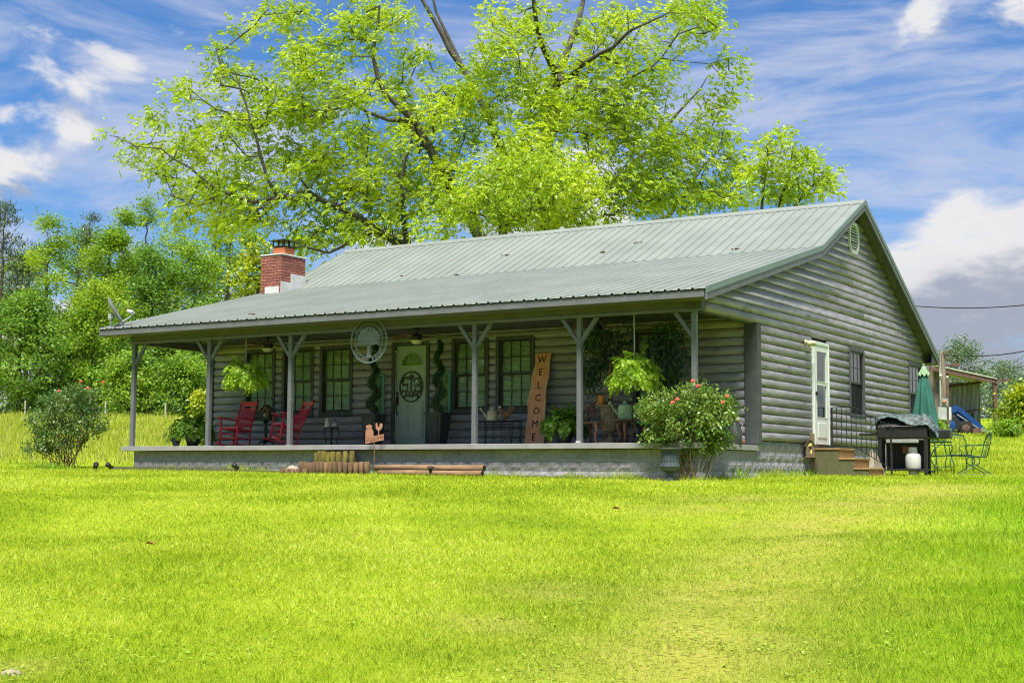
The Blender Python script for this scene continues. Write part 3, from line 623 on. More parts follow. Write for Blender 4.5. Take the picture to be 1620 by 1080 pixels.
# roof
XR0, XR1 = -14.42, 0.46
roof = MB()
und = [(y, z-0.13) for y, z in PROF]; top = [(y, z-0.022) for y, z in PROF]
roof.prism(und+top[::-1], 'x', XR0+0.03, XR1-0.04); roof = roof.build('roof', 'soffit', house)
def panelmesh(y0, z0, y1, z1, wid, ribs, name):
    L = math.hypot(y1-y0, z1-z0); pr = []; rw = wid/ribs
    for r_ in range(ribs):
        a = r_*rw
        pr += [(a, 0.0), (a+0.013, 0.029), (a+0.041, 0.029), (a+0.054, 0.0), (a+rw*0.42, 0.0), (a+rw*0.45, 0.004), (a+rw*0.70, 0.004), (a+rw*0.73, 0.0)]
    pr.append((wid, 0.0)); vs = []
    d = ((y1-y0)/L, (z1-z0)/L); nrm = (-d[1], d[0]) if d[0] > 0 else (d[1], -d[0])
    if nrm[1] < 0: nrm = (-nrm[0], -nrm[1])
    k = len(pr)
    for t_ in (0, 1):
        for th in (0.0, -0.004):
            for (x, h) in pr: vs.append((x, y0+(y1-y0)*t_+nrm[0]*(h+th), z0+(z1-z0)*t_+nrm[1]*(h+th)))
    fs = []
    for i in range(k-1): fs += [(i, i+1, 2*k+i+1, 2*k+i), (k+i+1, k+i, 3*k+i, 3*k+i+1), (i+1, i, k+i, k+i+1), (2*k+i, 2*k+i+1, 3*k+i+1, 3*k+i)]
    me = MB().add(vs, fs).mesh(name); me.materials.append(M['roof']); return me
NP = 19; PW = (XR1-XR0-0.02)/NP
pm = [panelmesh(-0.56, PROF[0][1]-0.012, 5.51, PROF[1][1]+0.004, PW, 3, 'roof_panel'), panelmesh(5.48, PROF[1][1]+0.004, 8.41, PROF[2][1]+0.006, PW, 3, 'roof_panel'), panelmesh(14.58, PROF[3][1]-0.025, 8.41, PROF[2][1]+0.006, PW, 3, 'roof_panel')]
for i in range(NP):
    for me in pm: link('roof_panel', me, roof, (XR0+0.01+i*PW+random.uniform(-.002, .002), 0, random.uniform(-0.0015, 0.0015)))
rc = MB().prism([(8.41-0.17, 6.175), (8.41, 6.285), (8.41+0.17, 6.215), (8.41+0.17, 6.205), (8.41, 6.272), (8.41-0.17, 6.163)], 'x', XR0, XR1+0.01); rc.build('ridge_cap', 'roof', roof)
def rake(x0, x1, ztop, zbot, m, name):
    for (a, b) in zip(PROF[:-1], PROF[1:]):
        MB().prism([(a[0], a[1]+ztop), (b[0], b[1]+ztop), (b[0], b[1]+zbot), (a[0], a[1]+zbot)], 'x', x0, x1).build(name, m, roof)
rake(XR1-0.03, XR1+0.012, 0.035, -0.075, 'rooftrim', 'rake_trim'); rake(XR1-0.036, XR1-0.001, -0.078, -0.20, 'trim', 'rake_board')
rake(XR0-0.012, XR0+0.026, 0.03, -0.075, 'rooftrim', 'rake_trim'); rake(XR0+0.001, XR0+0.028, -0.078, -0.18, 'trim', 'rake_board')
MB().bbox(XR0+0.03, XR1-0.04, -0.535, -0.50, PROF[0][1]-0.155, PROF[0][1]-0.026, 0.004).build('front_fascia', 'trim', roof)
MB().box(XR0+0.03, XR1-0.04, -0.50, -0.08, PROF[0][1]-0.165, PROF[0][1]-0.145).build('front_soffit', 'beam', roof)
MB().bbox(XR0+0.03, XR1-0.04, 14.52, 14.555, PROF[3][1]-0.17, PROF[3][1]-0.026, 0.004).build('back_fascia', 'trim', roof)
MB().box(XW-0.02, XR1-0.045, YB+0.035, 14.515, PROF[3][1]-0.16, PROF[3][1]-0.135).build('eave_return', 'soffit', roof)
MB().prism([(YB+0.03, T(YB)-0.14), (14.51, PROF[3][1]-0.15), (YB+0.03, PROF[3][1]-0.15)], 'x', XR1-0.075, XR1-0.042).build('eave_return', 'soffit', roof)
# leaves and debris lying on the roof
# chimney
ch = MB(); CX0, CX1, CY0, CY1, CZT = -14.42, -13.72, 4.86, 5.82, 5.62
chim = MB().box(CX0+0.015, CX1-0.015, CY0+0.015, CY1-0.015, 0.0, CZT-0.01).build('chimney', 'brickmortar', house)
bme = MB().bbox(-0.1, 0.1, -0.05, 0.05, -0.032, 0.032, 0.005).mesh('brick'); bme.materials.append(M['brick'])
def brickrow(z, off):
    for side in range(4):
        if side == 0: p, d, L, rz = (CX0, CY0+0.05), (1, 0), CX1-CX0, 0
        elif side == 1: p, d, L, rz = (CX1-0.05, CY0+0.1), (0, 1), CY1-CY0-0.1, math.pi/2
        elif side == 2: p, d, L, rz = (CX0, CY1-0.05), (1, 0), CX1-CX0-0.1, 0
        else: p, d, L, rz = (CX0+0.05, CY0+0.1), (0, 1), CY1-CY0-0.2, math.pi/2
        s = -off
        while s < L-0.02:
            a, e = max(0, s), min(L, s+0.21)
            if e-a > 0.03:
                c = (a+e)/2; o = link('brick', bme, chim, (p[0]+d[0]*c, p[1]+d[1]*c, z), rz); o.scale = ((e-a-0.012)/0.2, 1, 1)
            s += 0.216
zi = 0
for i in range(15):
    z = CZT-0.035-i*0.0755
    if z < T(CY0)-0.12: break
    brickrow(z, 0.108*(i % 2))
MB().bbox(CX0-0.02, CX1+0.02, CY0-0.02, CY1+0.02, CZT-0.002, CZT+0.04, 0.012).build('chimney_crown', 'mortar', chim)
cxm, cym = (CX0+CX1)/2, (CY0+CY1)/2
MB().bbox(cxm-0.2, cxm+0.2, cym-0.2, cym+0.2, CZT+0.04, CZT+0.26, 0.015).build('flue', 'clay', chim)
cp = MB(); cp.box(cxm-0.21, cxm+0.21, cym-0.21, cym+0.21, CZT+0.262, CZT+0.285)
for sx in (-1, 0, 1):
    for sy in (-1, 0, 1):
        if sx or sy: cp.box(cxm+sx*0.19-0.012, cxm+sx*0.19+0.012, cym+sy*0.19-0.012, cym+sy*0.19+0.012, CZT+0.285, CZT+0.43)
cp.build('cap_mesh', 'black', chim)
MB().add([(cxm-0.3, cym-0.3, CZT+0.43), (cxm+0.3, cym-0.3, CZT+0.43), (cxm+0.3, cym+0.3, CZT+0.43), (cxm-0.3, cym+0.3, CZT+0.43), (cxm, cym, CZT+0.52)], [(0, 3, 2, 1), (0, 1, 4), (1, 2, 4), (2, 3, 4), (3, 0, 4)]).build('cap_lid', 'black', chim)
b = T(CY0)-0.02
MB().box(CX0+0.17, CX1-0.06, CY0-0.022, CY0-0.004, b-0.05, b+0.20).build('flashing', 'flashing', chim)
MB().prism([(CY0-0.02, b-0.05), (CY0+0.36, T(CY0+0.36)-0.02), (CY0+0.36, b+0.33), (CY0-0.02, b+0.33)], 'x', CX1+0.003, CX1+0.02).build('flashing', 'flashing', chim)
MB().prism([(CY0+0.362, T(CY0+0.36)-0.03), (CY1+0.0, T(CY1)-0.02), (CY1, b+0.56), (CY0+0.362, b+0.56)], 'x', CX1+0.006, CX1+0.026).build('flashing', 'flashing', chim)
# windows
def make_window(name, w, h, blockz0, blockz1, z0, z1, screen=False, blind=True):
    """built in local axes: x along the wall, y outwards negative, origin bottom centre at the wall plane"""
    root = bpy.data.objects.new('window', None); col.objects.link(root); root.parent = house
    c = 0.075; hw = w/2
    fr = MB()
    fr.bbox(-hw, -hw+c, -0.075, 0.03, z0, z1, 0.006); fr.bbox(hw-c, hw, -0.075, 0.03, z0, z1, 0.006)
    fr.bbox(-hw+c, hw-c, -0.072, 0.03, z1-c, max(z1, blockz1), 0.006); fr.bbox(-hw-0.01, hw+0.01, -0.085, 0.03, min(z0, blockz0), z0+c*0.7, 0.006)
    fr.build('casing', 'trimdark', root)
    gx0, gx1, gz0, gz1 = -hw+c, hw-c, z0+c*0.7, z1-c; zm = (gz0+gz1)/2
    for k, (a, b, yy) in enumerate(((zm-0.02, gz1, -0.02), (gz0, zm+0.02, 0.012))):
        s = MB(); f = 0.045
        s.box(gx0, gx0+f, yy-0.02, yy+0.02, a, b); s.box(gx1-f, gx1, yy-0.02, yy+0.02, a, b); s.box(gx0+f, gx1-f, yy-0.019, yy+0.019, b-f, b); s.box(gx0+f, gx1-f, yy-0.019, yy+0.019, a, a+f)
        for q in (1, 2): xx = gx0+f+(gx1-gx0-2*f)*q/3; s.box(xx-0.008, xx+0.008, yy-0.012, yy+0.012, a+f, b-f)
        zz = (a+b)/2; s.box(gx0+f, gx1-f, yy-0.011, yy+0.011, zz-0.008, zz+0.008)
        sa = s.build('sash', 'winframe', root)
        MB().box(gx0+f*0.8, gx1-f*0.8, yy-0.003, yy+0.003, a+f*0.8, b-f*0.8).build('pane', 'glass', root)
        if screen and k == 1: MB().box(gx0, gx1, -0.022, -0.018, a, b-0.03).build('screen', 'screen', root)
    if blind:
        bl = MB(); n = int((gz1-gz0)/0.052)
        for i in range(n):
            zz = gz0+0.02+i*0.052
            bl.add([(gx0+0.015, 0.045, zz-0.012), (gx1-0.015, 0.045, zz-0.012), (gx1-0.015, 0.070, zz+0.032), (gx0+0.015, 0.070, zz+0.032), (gx0+0.015, 0.047, zz-0.014), (gx1-0.015, 0.047, zz-0.014), (gx1-0.015, 0.072, zz+0.030), (gx0+0.015, 0.072, zz+0.030)],
                   [(0, 1, 2, 3), (7, 6, 5, 4), (0, 4, 5, 1), (3, 2, 6, 7)])
        bl.build('blind', 'blind', root)
    MB().box(-hw+0.01, hw-0.01, 0.11, 0.125, z0, z1).build('dark_sheet', 'dark_sheet', root)  # dark sheet behind the blind, painted as an unlit interior
    return root
bz = rowlim(WZ0, WZ1, FR0)
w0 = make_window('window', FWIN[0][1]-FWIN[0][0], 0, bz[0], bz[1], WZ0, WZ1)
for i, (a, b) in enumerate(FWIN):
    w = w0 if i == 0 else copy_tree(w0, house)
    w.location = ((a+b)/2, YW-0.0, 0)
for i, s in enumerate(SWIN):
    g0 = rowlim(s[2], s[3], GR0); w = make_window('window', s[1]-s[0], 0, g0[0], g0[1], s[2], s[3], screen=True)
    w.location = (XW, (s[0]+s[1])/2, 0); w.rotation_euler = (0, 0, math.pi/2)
# front door
fd = bpy.data.objects.new('front_door', None); col.objects.link(fd); fd.parent = house; fd.location = ((DOORX[0]+DOORX[1])/2, YW, 0.6)
fr = MB(); hw = (DOORX[1]-DOORX[0])/2; dh = 2.24
fr.bbox(-hw, -hw+0.085, -0.075, 0.06, 0.0, dh+0.08, 0.006); fr.bbox(hw-0.085, hw, -0.075, 0.06, 0.0, dh+0.08, 0.006); fr.bbox(-hw+0.085, hw-0.085, -0.073, 0.06, dh, dh+0.078, 0.006); fr.build('frame', 'trimdark', fd)
MB().bbox(-hw+0.086, hw-0.086, -0.07, 0.05, 0.0, 0.075, 0.006).build('threshold', 'trimdark', fd)
leaf = MB().bbox(-hw+0.088, hw-0.088, 0.0, 0.045, 0.078, dh-0.003, 0.004).build('door_leaf', 'doorgreen', fd)
for sx in (-1, 1):
    for (a, b) in ((0.18, 1.02),):
        pnl = MB(); x0, x1 = sorted((sx*0.055, sx*0.33))
        pnl.bbox(x0, x1, -0.016, 0.004, a, b, 0.014); pnl.build('door_panel', 'doorgreen', fd)
        MB().bbox(x0+0.04, x1-0.04, -0.024, -0.010, a+0.06, b-0.06, 0.012).build('door_panel', 'doorgreen', fd)
fan = [(0.27*math.cos(a), 1.80+0.27*math.sin(a)) for a in np.linspace(0, math.pi, 15)]
MB().prism(fan, 'y', -0.004, 0.002).build('fanlight', 'glass', fd)
MB().prism([(x*0.98, 1.80+(z-1.80)*0.98) for x, z in fan], 'y', -0.0025, -0.001).build('fanlight_back', 'leaf_lime', fd)
fm = MB()
for a in (R(36), R(72), R(108), R(144)): fm.obox((0.06*math.cos(a), -0.012, 1.80+0.06*math.sin(a)), (0.27*math.cos(a), -0.012, 1.80+0.27*math.sin(a)), 0.012, 0.012, (0, 1, 0))
fm.tube([(0.28*math.cos(a), -0.008, 1.80+0.28*math.sin(a)) for a in np.linspace(0, math.pi, 13)], 0.012, 5); fm.obox((-0.29, -0.008, 1.795), (0.29, -0.008, 1.795), 0.018, 0.018)
fm.build('fanlight_bars', 'doorgreen', fd)
mg = MB(); MC = (0.0, -0.02, 1.33); MR = 0.33
mg.tube([(MC[0]+MR*0.92*math.cos(a), MC[1], MC[2]+MR*math.sin(a)) for a in np.linspace(0, 2*math.pi, 33)], 0.016, 6, False)
for (cx_, cz_, r_, a0, a1) in ((-0.16, 0.12, 0.09, 20, 330), (-0.17, -0.02, 0.08, -160, 160), (0.17, 0.10, 0.10, -150, 190), (0.18, -0.03, 0.085, -190, 120), (-0.04, 0.03, 0.20, 60, 160), (0.04, 0.0, 0.21, -60, 60), (-0.10, -0.24, 0.07, 0, 200), (0.10, -0.24, 0.07, -20, 180), (0.0, 0.22, 0.06, 180, 400), (-0.2, -0.15, 0.06, 90, 300), (0.2, -0.15, 0.06, -120, 90)):
    mg.tube([(cx_+r_*math.cos(R(a)), MC[1], MC[2]+cz_+r_*math.sin(R(a))) for a in np.linspace(a0, a1, 14)], 0.012, 5)
mg.obox((0.0, MC[1], MC[2]+0.3), (0.0, MC[1], MC[2]-0.08), 0.03, 0.014, (0, 1, 0)); mg.obox((-0.29, MC[1], MC[2]-0.10), (0.29, MC[1], MC[2]-0.10), 0.014, 0.014, (0, 1, 0)); mg.obox((-0.25, MC[1], MC[2]-0.20), (0.25, MC[1], MC[2]-0.20), 0.014, 0.014, (0, 1, 0))
tv, tf = text_mesh('JONES', 0.115, 0.004); mg.add([(x, MC[1]-z, MC[2]-0.152+y) for x, y, z in tv], tf)
mg.build('monogram', 'monogram', fd)
hd = MB(); hd.bbox(-hw+0.11, -hw+0.16, -0.02, 0.002, 0.93, 1.14, 0.006); hd.tube([(-hw+0.135, -0.02, 1.10), (-hw+0.135, -0.07, 1.08), (-hw+0.135, -0.07, 0.82), (-hw+0.135, -0.01, 0.72)], 0.012, 6); hd.ball((-hw+0.135, -0.03, 1.19), 0.035); hd.build('handle', 'black', fd)
MB().tube([(-hw+0.10, -0.035, 0.12), (-hw+0.10, -0.035, 2.10)], 0.010, 6).ball((-hw+0.10, -0.035, 2.12), 0.025).build('chain_rod', 'cream', fd)
# storm door on the gable side
sdr = bpy.data.objects.new('storm_door', None); col.objects.link(sdr); sdr.parent = house; sdr.location = (XW, (SDOOR[0]+SDOOR[1])/2, 0.68); sdr.rotation_euler = (0, 0, math.pi/2)
hw = (SDOOR[1]-SDOOR[0])/2; dh = 2.14
fr = MB(); fr.bbox(-hw+0.02, -hw+0.075, -0.10, 0.05, 0, dh, 0.006); fr.bbox(hw-0.075, hw-0.02, -0.10, 0.05, 0, dh, 0.006); fr.bbox(-hw+0.075, hw-0.075, -0.098, 0.05, dh-0.055, dh+0.02, 0.006); fr.build('frame', 'whitepaint', sdr)
lf = MB(); i0, i1 = -hw+0.08, hw-0.08; y0, y1 = -0.085, -0.05
lf.bbox(i0, i0+0.10, y0, y1, 0.01, dh-0.06, 0.004); lf.bbox(i1-0.10, i1, y0, y1, 0.01, dh-0.06, 0.004); lf.box(i0+0.1, i1-0.1, y0+0.001, y1, 0.01, 0.56); lf.box(i0+0.1, i1-0.1, y0+0.001, y1, dh-0.17, dh-0.06); lf.box(i0+0.1, i1-0.1, y0+0.001, y1, 1.26, 1.31)
lf.build('door_leaf', 'whitepaint', sdr)
MB().bbox(i0+0.14, i1-0.14, y0-0.014, y0+0.003, 0.14, 0.46, 0.010).build('door_panel', 'whitepaint', sdr); 
gf = MB()
for (a, b) in ((0.56, 1.26), (1.31, dh-0.17)):
    gf.box(i0+0.1, i0+0.115, y0-0.006, y1, a, b); gf.box(i1-0.115, i1-0.1, y0-0.006, y1, a, b); gf.box(i0+0.115, i1-0.115, y0-0.006, y1, a, a+0.015); gf.box(i0+0.115, i1-0.115, y0-0.006, y1, b-0.015, b)
    MB().box(i0+0.11, i1-0.11, -0.071, -0.065, a+0.01, b-0.01).build('pane', 'glass', sdr)
gf.build('glazing_bead', 'whitepaint', sdr)
MB().box(i0, i1, 0.02, 0.03, 0.02, dh-0.06).build('inner_door', 'winframe', sdr)
MB().bbox(i0+0.03, i0+0.07, y0-0.05, y0, 1.02, 1.10, 0.006).build('handle', 'black', sdr)
# gable vent
vt = bpy.data.objects.new('gable_vent', None); col.objects.link(vt); vt.parent = house; vt.location = (XW+0.055, 8.33, 5.40)
oc = [(0.20, 0.36), (0.34, 0.16), (0.34, -0.16), (0.20, -0.36), (-0.20, -0.36), (-0.34, -0.16), (-0.34, 0.16), (-0.20, 0.36)]
for i in range(8):
    a, b = oc[i], oc[(i+1) % 8]; k = 0.80
    MB().prism([a, b, (b[0]*k, b[1]*k), (a[0]*k, a[1]*k)], 'x', 0.0, 0.045).build('rim', 'whitepaint', vt)
MB().prism([(p[0]*0.82, p[1]*0.82) for p in oc], 'x', -0.005, 0.004).build('backing', 'dark_sheet', vt)
for i in range(9):
    z = -0.255+i*0.0635; wv = 0.27 if abs(z) < 0.14 else 0.27-(abs(z)-0.14)*0.75
    MB().add([(0.036, -wv, z-0.018), (0.036, wv, z-0.018), (0.012, wv, z+0.018), (0.012, -wv, z+0.018), (0.03, -wv, z-0.02), (0.03, wv, z-0.02), (0.006, wv, z+0.016), (0.006, -wv, z+0.016)], [(0, 1, 2, 3), (7, 6, 5, 4), (0, 4, 5, 1), (2, 6, 7, 3), (1, 5, 6, 2), (0, 3, 7, 4)]).build('louver', 'whitepaint', vt)
# doorbell box, meter of the porch
MB().bbox(-8.66, -8.60, YW-0.085, YW-0.05, 1.72, 1.84, 0.006).build('doorbell', 'white', house)
# ------------------------------------------------------------------ plants
def unit(v): return v/np.maximum(np.linalg.norm(v, axis=-1, keepdims=True), 1e-9)
def leafquads(P, Dr, L, W, rng, fold=0.25, droop=0.0):
    """one folded rhombus per leaf: P base, Dr direction, L length, W width (arrays)"""
    n = len(P); Dr = unit(Dr); rnd = rng.normal(size=(n, 3)); S = unit(np.cross(Dr, rnd)); N = np.cross(S, Dr)
    L = np.broadcast_to(L, (n,))[:, None]; W = np.broadcast_to(W, (n,))[:, None]
    mid = P+Dr*L*0.45+N*W*fold; tip = P+Dr*L; tip[:, 2] -= droop*L[:, 0]
    V = np.stack([P, mid+S*W/2, tip, mid-S*W/2], 1).reshape(-1, 3); b = np.arange(n)*4
    return V, np.stack([b, b+1, b+2, b+3], -1)
def joinV(parts):
    V = []; F = []; o = 0
    for v, f in parts: V.append(v); F.append(f+o); o += len(v)
    return np.concatenate(V), np.concatenate(F)
def frusta(A, B, ra, rb, n=6):
    """many tapered segments at once"""
    k = len(A); d = unit(B-A); ref = np.where(np.abs(d[:, 2:3]) > 0.9, np.array([[1.0, 0, 0]]), np.array([[0, 0, 1.0]])); r = unit(np.cross(d, ref)); u = np.cross(d, r)
    an = np.arange(n)*2*np.pi/n; c = np.cos(an)[None, :, None]; s = np.sin(an)[None, :, None]; ring = r[:, None]*c+u[:, None]*s
    lo = A[:, None]-d[:, None]*(ra*0.25)[:, None, None]+ring*ra[:, None, None]; hi = B[:, None]+d[:, None]*(rb*0.25)[:, None, None]+ring*rb[:, None, None]
    V = np.concatenate([lo, hi], 1).reshape(-1, 3); b = (np.arange(k)*2*n)[:, None]; j = np.arange(n)[None]; j2 = (j+1) % n
    return V, np.stack([b+j, b+j2, b+n+j2, b+n+j], -1).reshape(-1, 4)
class Skel:
    def __init__(s): s.p = []; s.par = []; s.minr = []
    def limb(s, pts, radii, start=None, step=0.5, rng=None, wob=0.0):
        """polyline (with radii) hung on node index start; returns node indices"""
        pts = [np.asarray(q, float) for q in pts]; ids = []; cur = start
        if cur is None: s.p.append(pts[0]); s.par.append(-1); s.minr.append(radii[0]); cur = len(s.p)-1; ids.append(cur)
        for i in range(len(pts)-1):
            L = np.linalg.norm(pts[i+1]-pts[i]); n = max(1, int(L/step))
            for q in range(1, n+1):
                t = q/n; w = (rng.normal(size=3)*wob*L/n) if (rng is not None and q < n) else 0
                s.p.append(pts[i]*(1-t)+pts[i+1]*t+w); s.par.append(cur); s.minr.append(radii[i]*(1-t)+radii[i+1]*t); cur = len(s.p)-1; ids.append(cur)
        return ids
    def nearest(s, q):
        P = np.array(s.p); return int(np.argmin(((P-q)**2).sum(1)))
    def grow(s, attr, rng, maxlen=3.0, sag=0.12, start=0, bias=0.35):
        """connect every attractor to the nearest branch; returns tip node ids"""
        P = np.array(s.p); d0 = np.array([np.min(((P[start:]-a)**2).sum(1)) for a in attr]); tips = []
        Pl = np.zeros((len(P)+len(attr)*6, 3)); Pl[:len(P)] = P; n = len(P); root = P[0]
        for ai in np.argsort(d0):
            a = attr[ai]; df = Pl[start:n]-a; dist = np.sqrt((df**2).sum(1)); cost = dist+bias*np.maximum(0, Pl[start:n, 2]-a[2]+0.2)*1.0
            j = int(np.argmin(cost))+start; L = dist[j-start]; k = max(1, min(5, int(L/0.45))); cur = j; b = Pl[j].copy()
            for q in range(1, k+1):
                t = q/k; w = rng.normal(size=3)*0.06*L/k*2 if q < k else 0
                pt = b*(1-t)+a*t+w; pt[2] += sag*L*math.sin(math.pi*t)*0.8 if q < k else 0
                Pl[n] = pt; s.p.append(pt); s.par.append(cur); s.minr.append(0.0); cur = n; n += 1
            tips.append(cur)
        return tips
    def radii(s, rtip, power=0.42):
        n = len(s.p); cnt = np.zeros(n); ch = np.zeros(n, int)
        for i in range(n):
            if s.par[i] >= 0: ch[s.par[i]] += 1
        cnt[ch == 0] = 1
        for i in range(n-1, -1, -1):
            if s.par[i] >= 0: cnt[s.par[i]] += max(cnt[i], 0)
        return np.maximum(rtip*np.maximum(cnt, 1)**power, np.array(s.minr))
    def wood(s, rtip, power=0.42, sides=6):
        r = s.radii(rtip, power); P = np.array(s.p); idx = np.array([i for i in range(len(s.p)) if s.par[i] >= 0]); pr = np.array(s.par)[idx]
        ra = np.minimum(r[pr], r[idx]*1.6+0.004)
        big = r[idx] > 0.05; parts = []
        for sel, n in ((big, 9), (~big, sides)):
            if sel.any(): parts.append(frusta(P[pr[sel]], P[idx[sel]], ra[sel], r[idx[sel]], n))
        return joinV(parts)
def sprays(tips, outw, rng, per, rad, nleaf, L, W, spread=0.9, droop=0.35, flat=0.7):
    """compound leaves round each tip: each has a rib direction and leaflets along it"""
    k = len(tips)*per; c = np.repeat(tips, per, 0); o = np.repeat(outw, per, 0)
    base = c+rng.normal(size=(k, 3))*rad*np.array([1, 1, flat])
    d = unit(o*0.6+rng.normal(size=(k, 3))*spread+np.array([0, 0, 0.15])); side = unit(np.cross(d, np.array([0, 0, 1.0])+rng.normal(size=(k, 3))*0.3))
    ln = L*(0.7+0.6*rng.random(k)); P = []; D = []; Ls = []
    for q in range(nleaf):
        t = (q//2+1)/(nleaf//2+1); sg = 1 if q % 2 else -1
        p = base+d*(ln*t*1.6)[:, None]; p[:, 2] -= droop*ln*t*t*1.6
        dd = d*0.75+side*sg*0.85 if q < nleaf-1 else d.copy(); dd[:, 2] -= droop*(0.4+t)
        P.append(p); D.append(dd); Ls.append(ln)
    P = np.concatenate(P); D = np.concatenate(D); Ls = np.concatenate(Ls)
    return leafquads(P, D, Ls*(0.8+0.4*rng.random(len(Ls))), W*Ls/L, rng, 0.2, 0.1)
def blobs_px(blobs, d0, dd, rng, total):
    """points through ellipsoids given as (px, py, rx, ry, weight[, depth offset]) at depth d0"""
    area = np.array([b[2]*b[3]*b[4] for b in blobs], float); cnt = np.maximum(1, np.round(total*area/area.sum())).astype(int); out = []
    for b, n in zip(blobs, cnt):
        v = rng.normal(size=(n, 3)); v = unit(v)*(rng.random((n, 1))**0.45)
        dep = d0+(b[5] if len(b) > 5 else 0.0); rz = max(0.8, dd*min(1.0, b[2]/60))
        for q in v: out.append(PD(b[0]+q[0]*b[2], b[1]+q[1]*b[3], dep+q[2]*rz))
    return np.array(out)
def tree_thing(name, label, cat, base, sk, tips, leaf, wood_m, leaf_m, rtip, power, group=None, sides=5):
    t = thing(name, label, cat, base, 0, group); b = np.array(base, float)
    V, F = sk.wood(rtip, power, sides); link('trunk', npmesh('trunk', V-b, F, wood_m, True), t)
    link('crown', npmesh('crown', leaf[0]-b, leaf[1], leaf_m), t)
    return t

def pecan():
    rng = np.random.default_rng(21); D0 = 47.0; sk = Skel()
    g = PD(800, 640, D0); base = grd(g[0], g[1]); P = lambda x, y, dz=0.0: PD(x, y, D0+dz)
    fork = P(795, 455)
    tr = sk.limb([base+np.array([0, 0, -0.2]), base+np.array([0, 0, 0.6]), P(797, 540), fork], [0.85, 0.62, 0.52, 0.48])
    f = tr[-1]; L = {}
    lim = sk.limb
    sk_limb = lambda pts, rad, *a: lim(pts, [q*0.70 for q in rad], *a)
    # main stem, straight up
    L['a'] = sk_limb([fork, P(850, 400), P(866, 350), P(864, 250, 0.5), P(878, 160, 1), P(882, 120, 1)], [0.42, 0.33, 0.30, 0.27, 0.24, 0.22], f, 0.5, rng, 0.05)
    e = L['a'][-1]
    sk_limb([P(882, 120, 1), P(905, 60, 1.5), P(922, 5, 2), P(935, -70, 2)], [0.20, 0.15, 0.11, 0.06], e, 0.5, rng, 0.06)
    sk_limb([P(882, 120, 1), P(856, 70, 0), P(845, 10, -0.5), P(838, -70, -1)], [0.15, 0.12, 0.10, 0.05], e, 0.5, rng, 0.06)
    sk_limb([P(880, 140, 1), P(925, 100, -1), P(970, 75, -2), P(995, 50, -2.5), P(1060, 20, -3)], [0.13, 0.11, 0.09, 0.07, 0.03], e, 0.5, rng, 0.06)
    # left-leaning heavy limb
    L['b'] = sk_limb([fork, P(745, 345, -0.30), P(715, 300, -0.45), P(680, 235, -0.60), P(655, 190, -0.60)], [0.34, 0.28, 0.25, 0.21, 0.18], f, 0.5, rng, 0.05)
    e = L['b'][-1]
    sk_limb([P(655, 190, -0.60), P(610, 150, -0.90), P(590, 90, -1.05), P(600, 10, -1.20)], [0.15, 0.11, 0.08, 0.04], e, 0.5, rng, 0.08)
    sk_limb([P(655, 190, -0.60), P(615, 190, -0.78), P(560, 165, -0.90), P(520, 175, -1.05)], [0.12, 0.09, 0.06, 0.03], e, 0.5, rng, 0.08)
    # limb rising to the upper left between the two
    L['c'] = sk_limb([fork, P(800, 250, 2), P(775, 190, 2.5), P(730, 105, 3), P(700, 55, 3), P(668, 0, 3), P(650, -60, 3)], [0.24, 0.20, 0.18, 0.15, 0.13, 0.09, 0.04], f, 0.5, rng, 0.05)
    sk_limb([P(700, 55, 3), P(690, 20, 3.4), P(672, -50, 3.6)], [0.10, 0.07, 0.03], L['c'][-8], 0.5, rng, 0.05)
    # long low limb to the left
    L['d'] = sk_limb([fork, P(690, 420, -.5), P(625, 382, -.7), P(570, 345, -.8), P(505, 315, -1), P(440, 312, -1.2), P(400, 320, -1.4), P(345, 300, -1.6)], [0.26, 0.21, 0.18, 0.15, 0.12, 0.09, 0.07, 0.03], f, 0.5, rng, 0.05)
    q = L['d']
    n1 = sk.nearest(P(430, 312, -1.38)); sk_limb([sk.p[n1], P(424, 285, -1.38), P(405, 215, -1.50), P(380, 140, -1.50), P(372, 115, -1.50)], [0.08, 0.07, 0.05, 0.035, 0.02], n1, 0.5, rng, 0.05)
    n1 = sk.nearest(P(345, 300, -1.62)); sk_limb([sk.p[n1], P(300, 265, -1.62), P(255, 235, -1.75), P(215, 232, -1.75), P(180, 215, -1.75)], [0.05, 0.045, 0.035, 0.025, 0.012], n1, 0.5, rng, 0.06)
    n1 = sk.nearest(P(520, 320, -1.25)); sk_limb([sk.p[n1], P(490, 303, -1.50), P(455, 306, -1.65), P(430, 318, -1.75), P(380, 340, -1.88)], [0.08, 0.07, 0.06, 0.05, 0.02], n1, 0.5, rng, 0.06)
    n1 = sk.nearest(P(600, 372, -1.00)); sk_limb([sk.p[n1], P(565, 375, -1.00), P(520, 400, -1.00), P(480, 390, -1.05)], [0.10, 0.09, 0.06, 0.03], n1, 0.5, rng, 0.05)
    # vertical risers off the low limb
    n1 = sk.nearest(P(640, 390, -1.00)); sk_limb([sk.p[n1], P(638, 330, -1.00), P(636, 285, -1.00), P(650, 230, -0.90), P(660, 180, -0.75)], [0.12, 0.11, 0.10, 0.07, 0.03], n1, 0.5, rng, 0.06)
    # right-hand limbs
    L['e'] = sk_limb([fork, P(905, 330, 3), P(985, 280, 4), P(1040, 220, 4), P(1090, 160, 4), P(1120, 120, 4)], [0.24, 0.19, 0.14, 0.10, 0.06, 0.02], f, 0.5, rng, 0.06)
    L['f'] = sk_limb([fork, P(960, 380, 5), P(1060, 340, 6), P(1115, 260, 6), P(1160, 215, 6)], [0.2, 0.15, 0.11, 0.07, 0.02], f, 0.5, rng, 0.06)
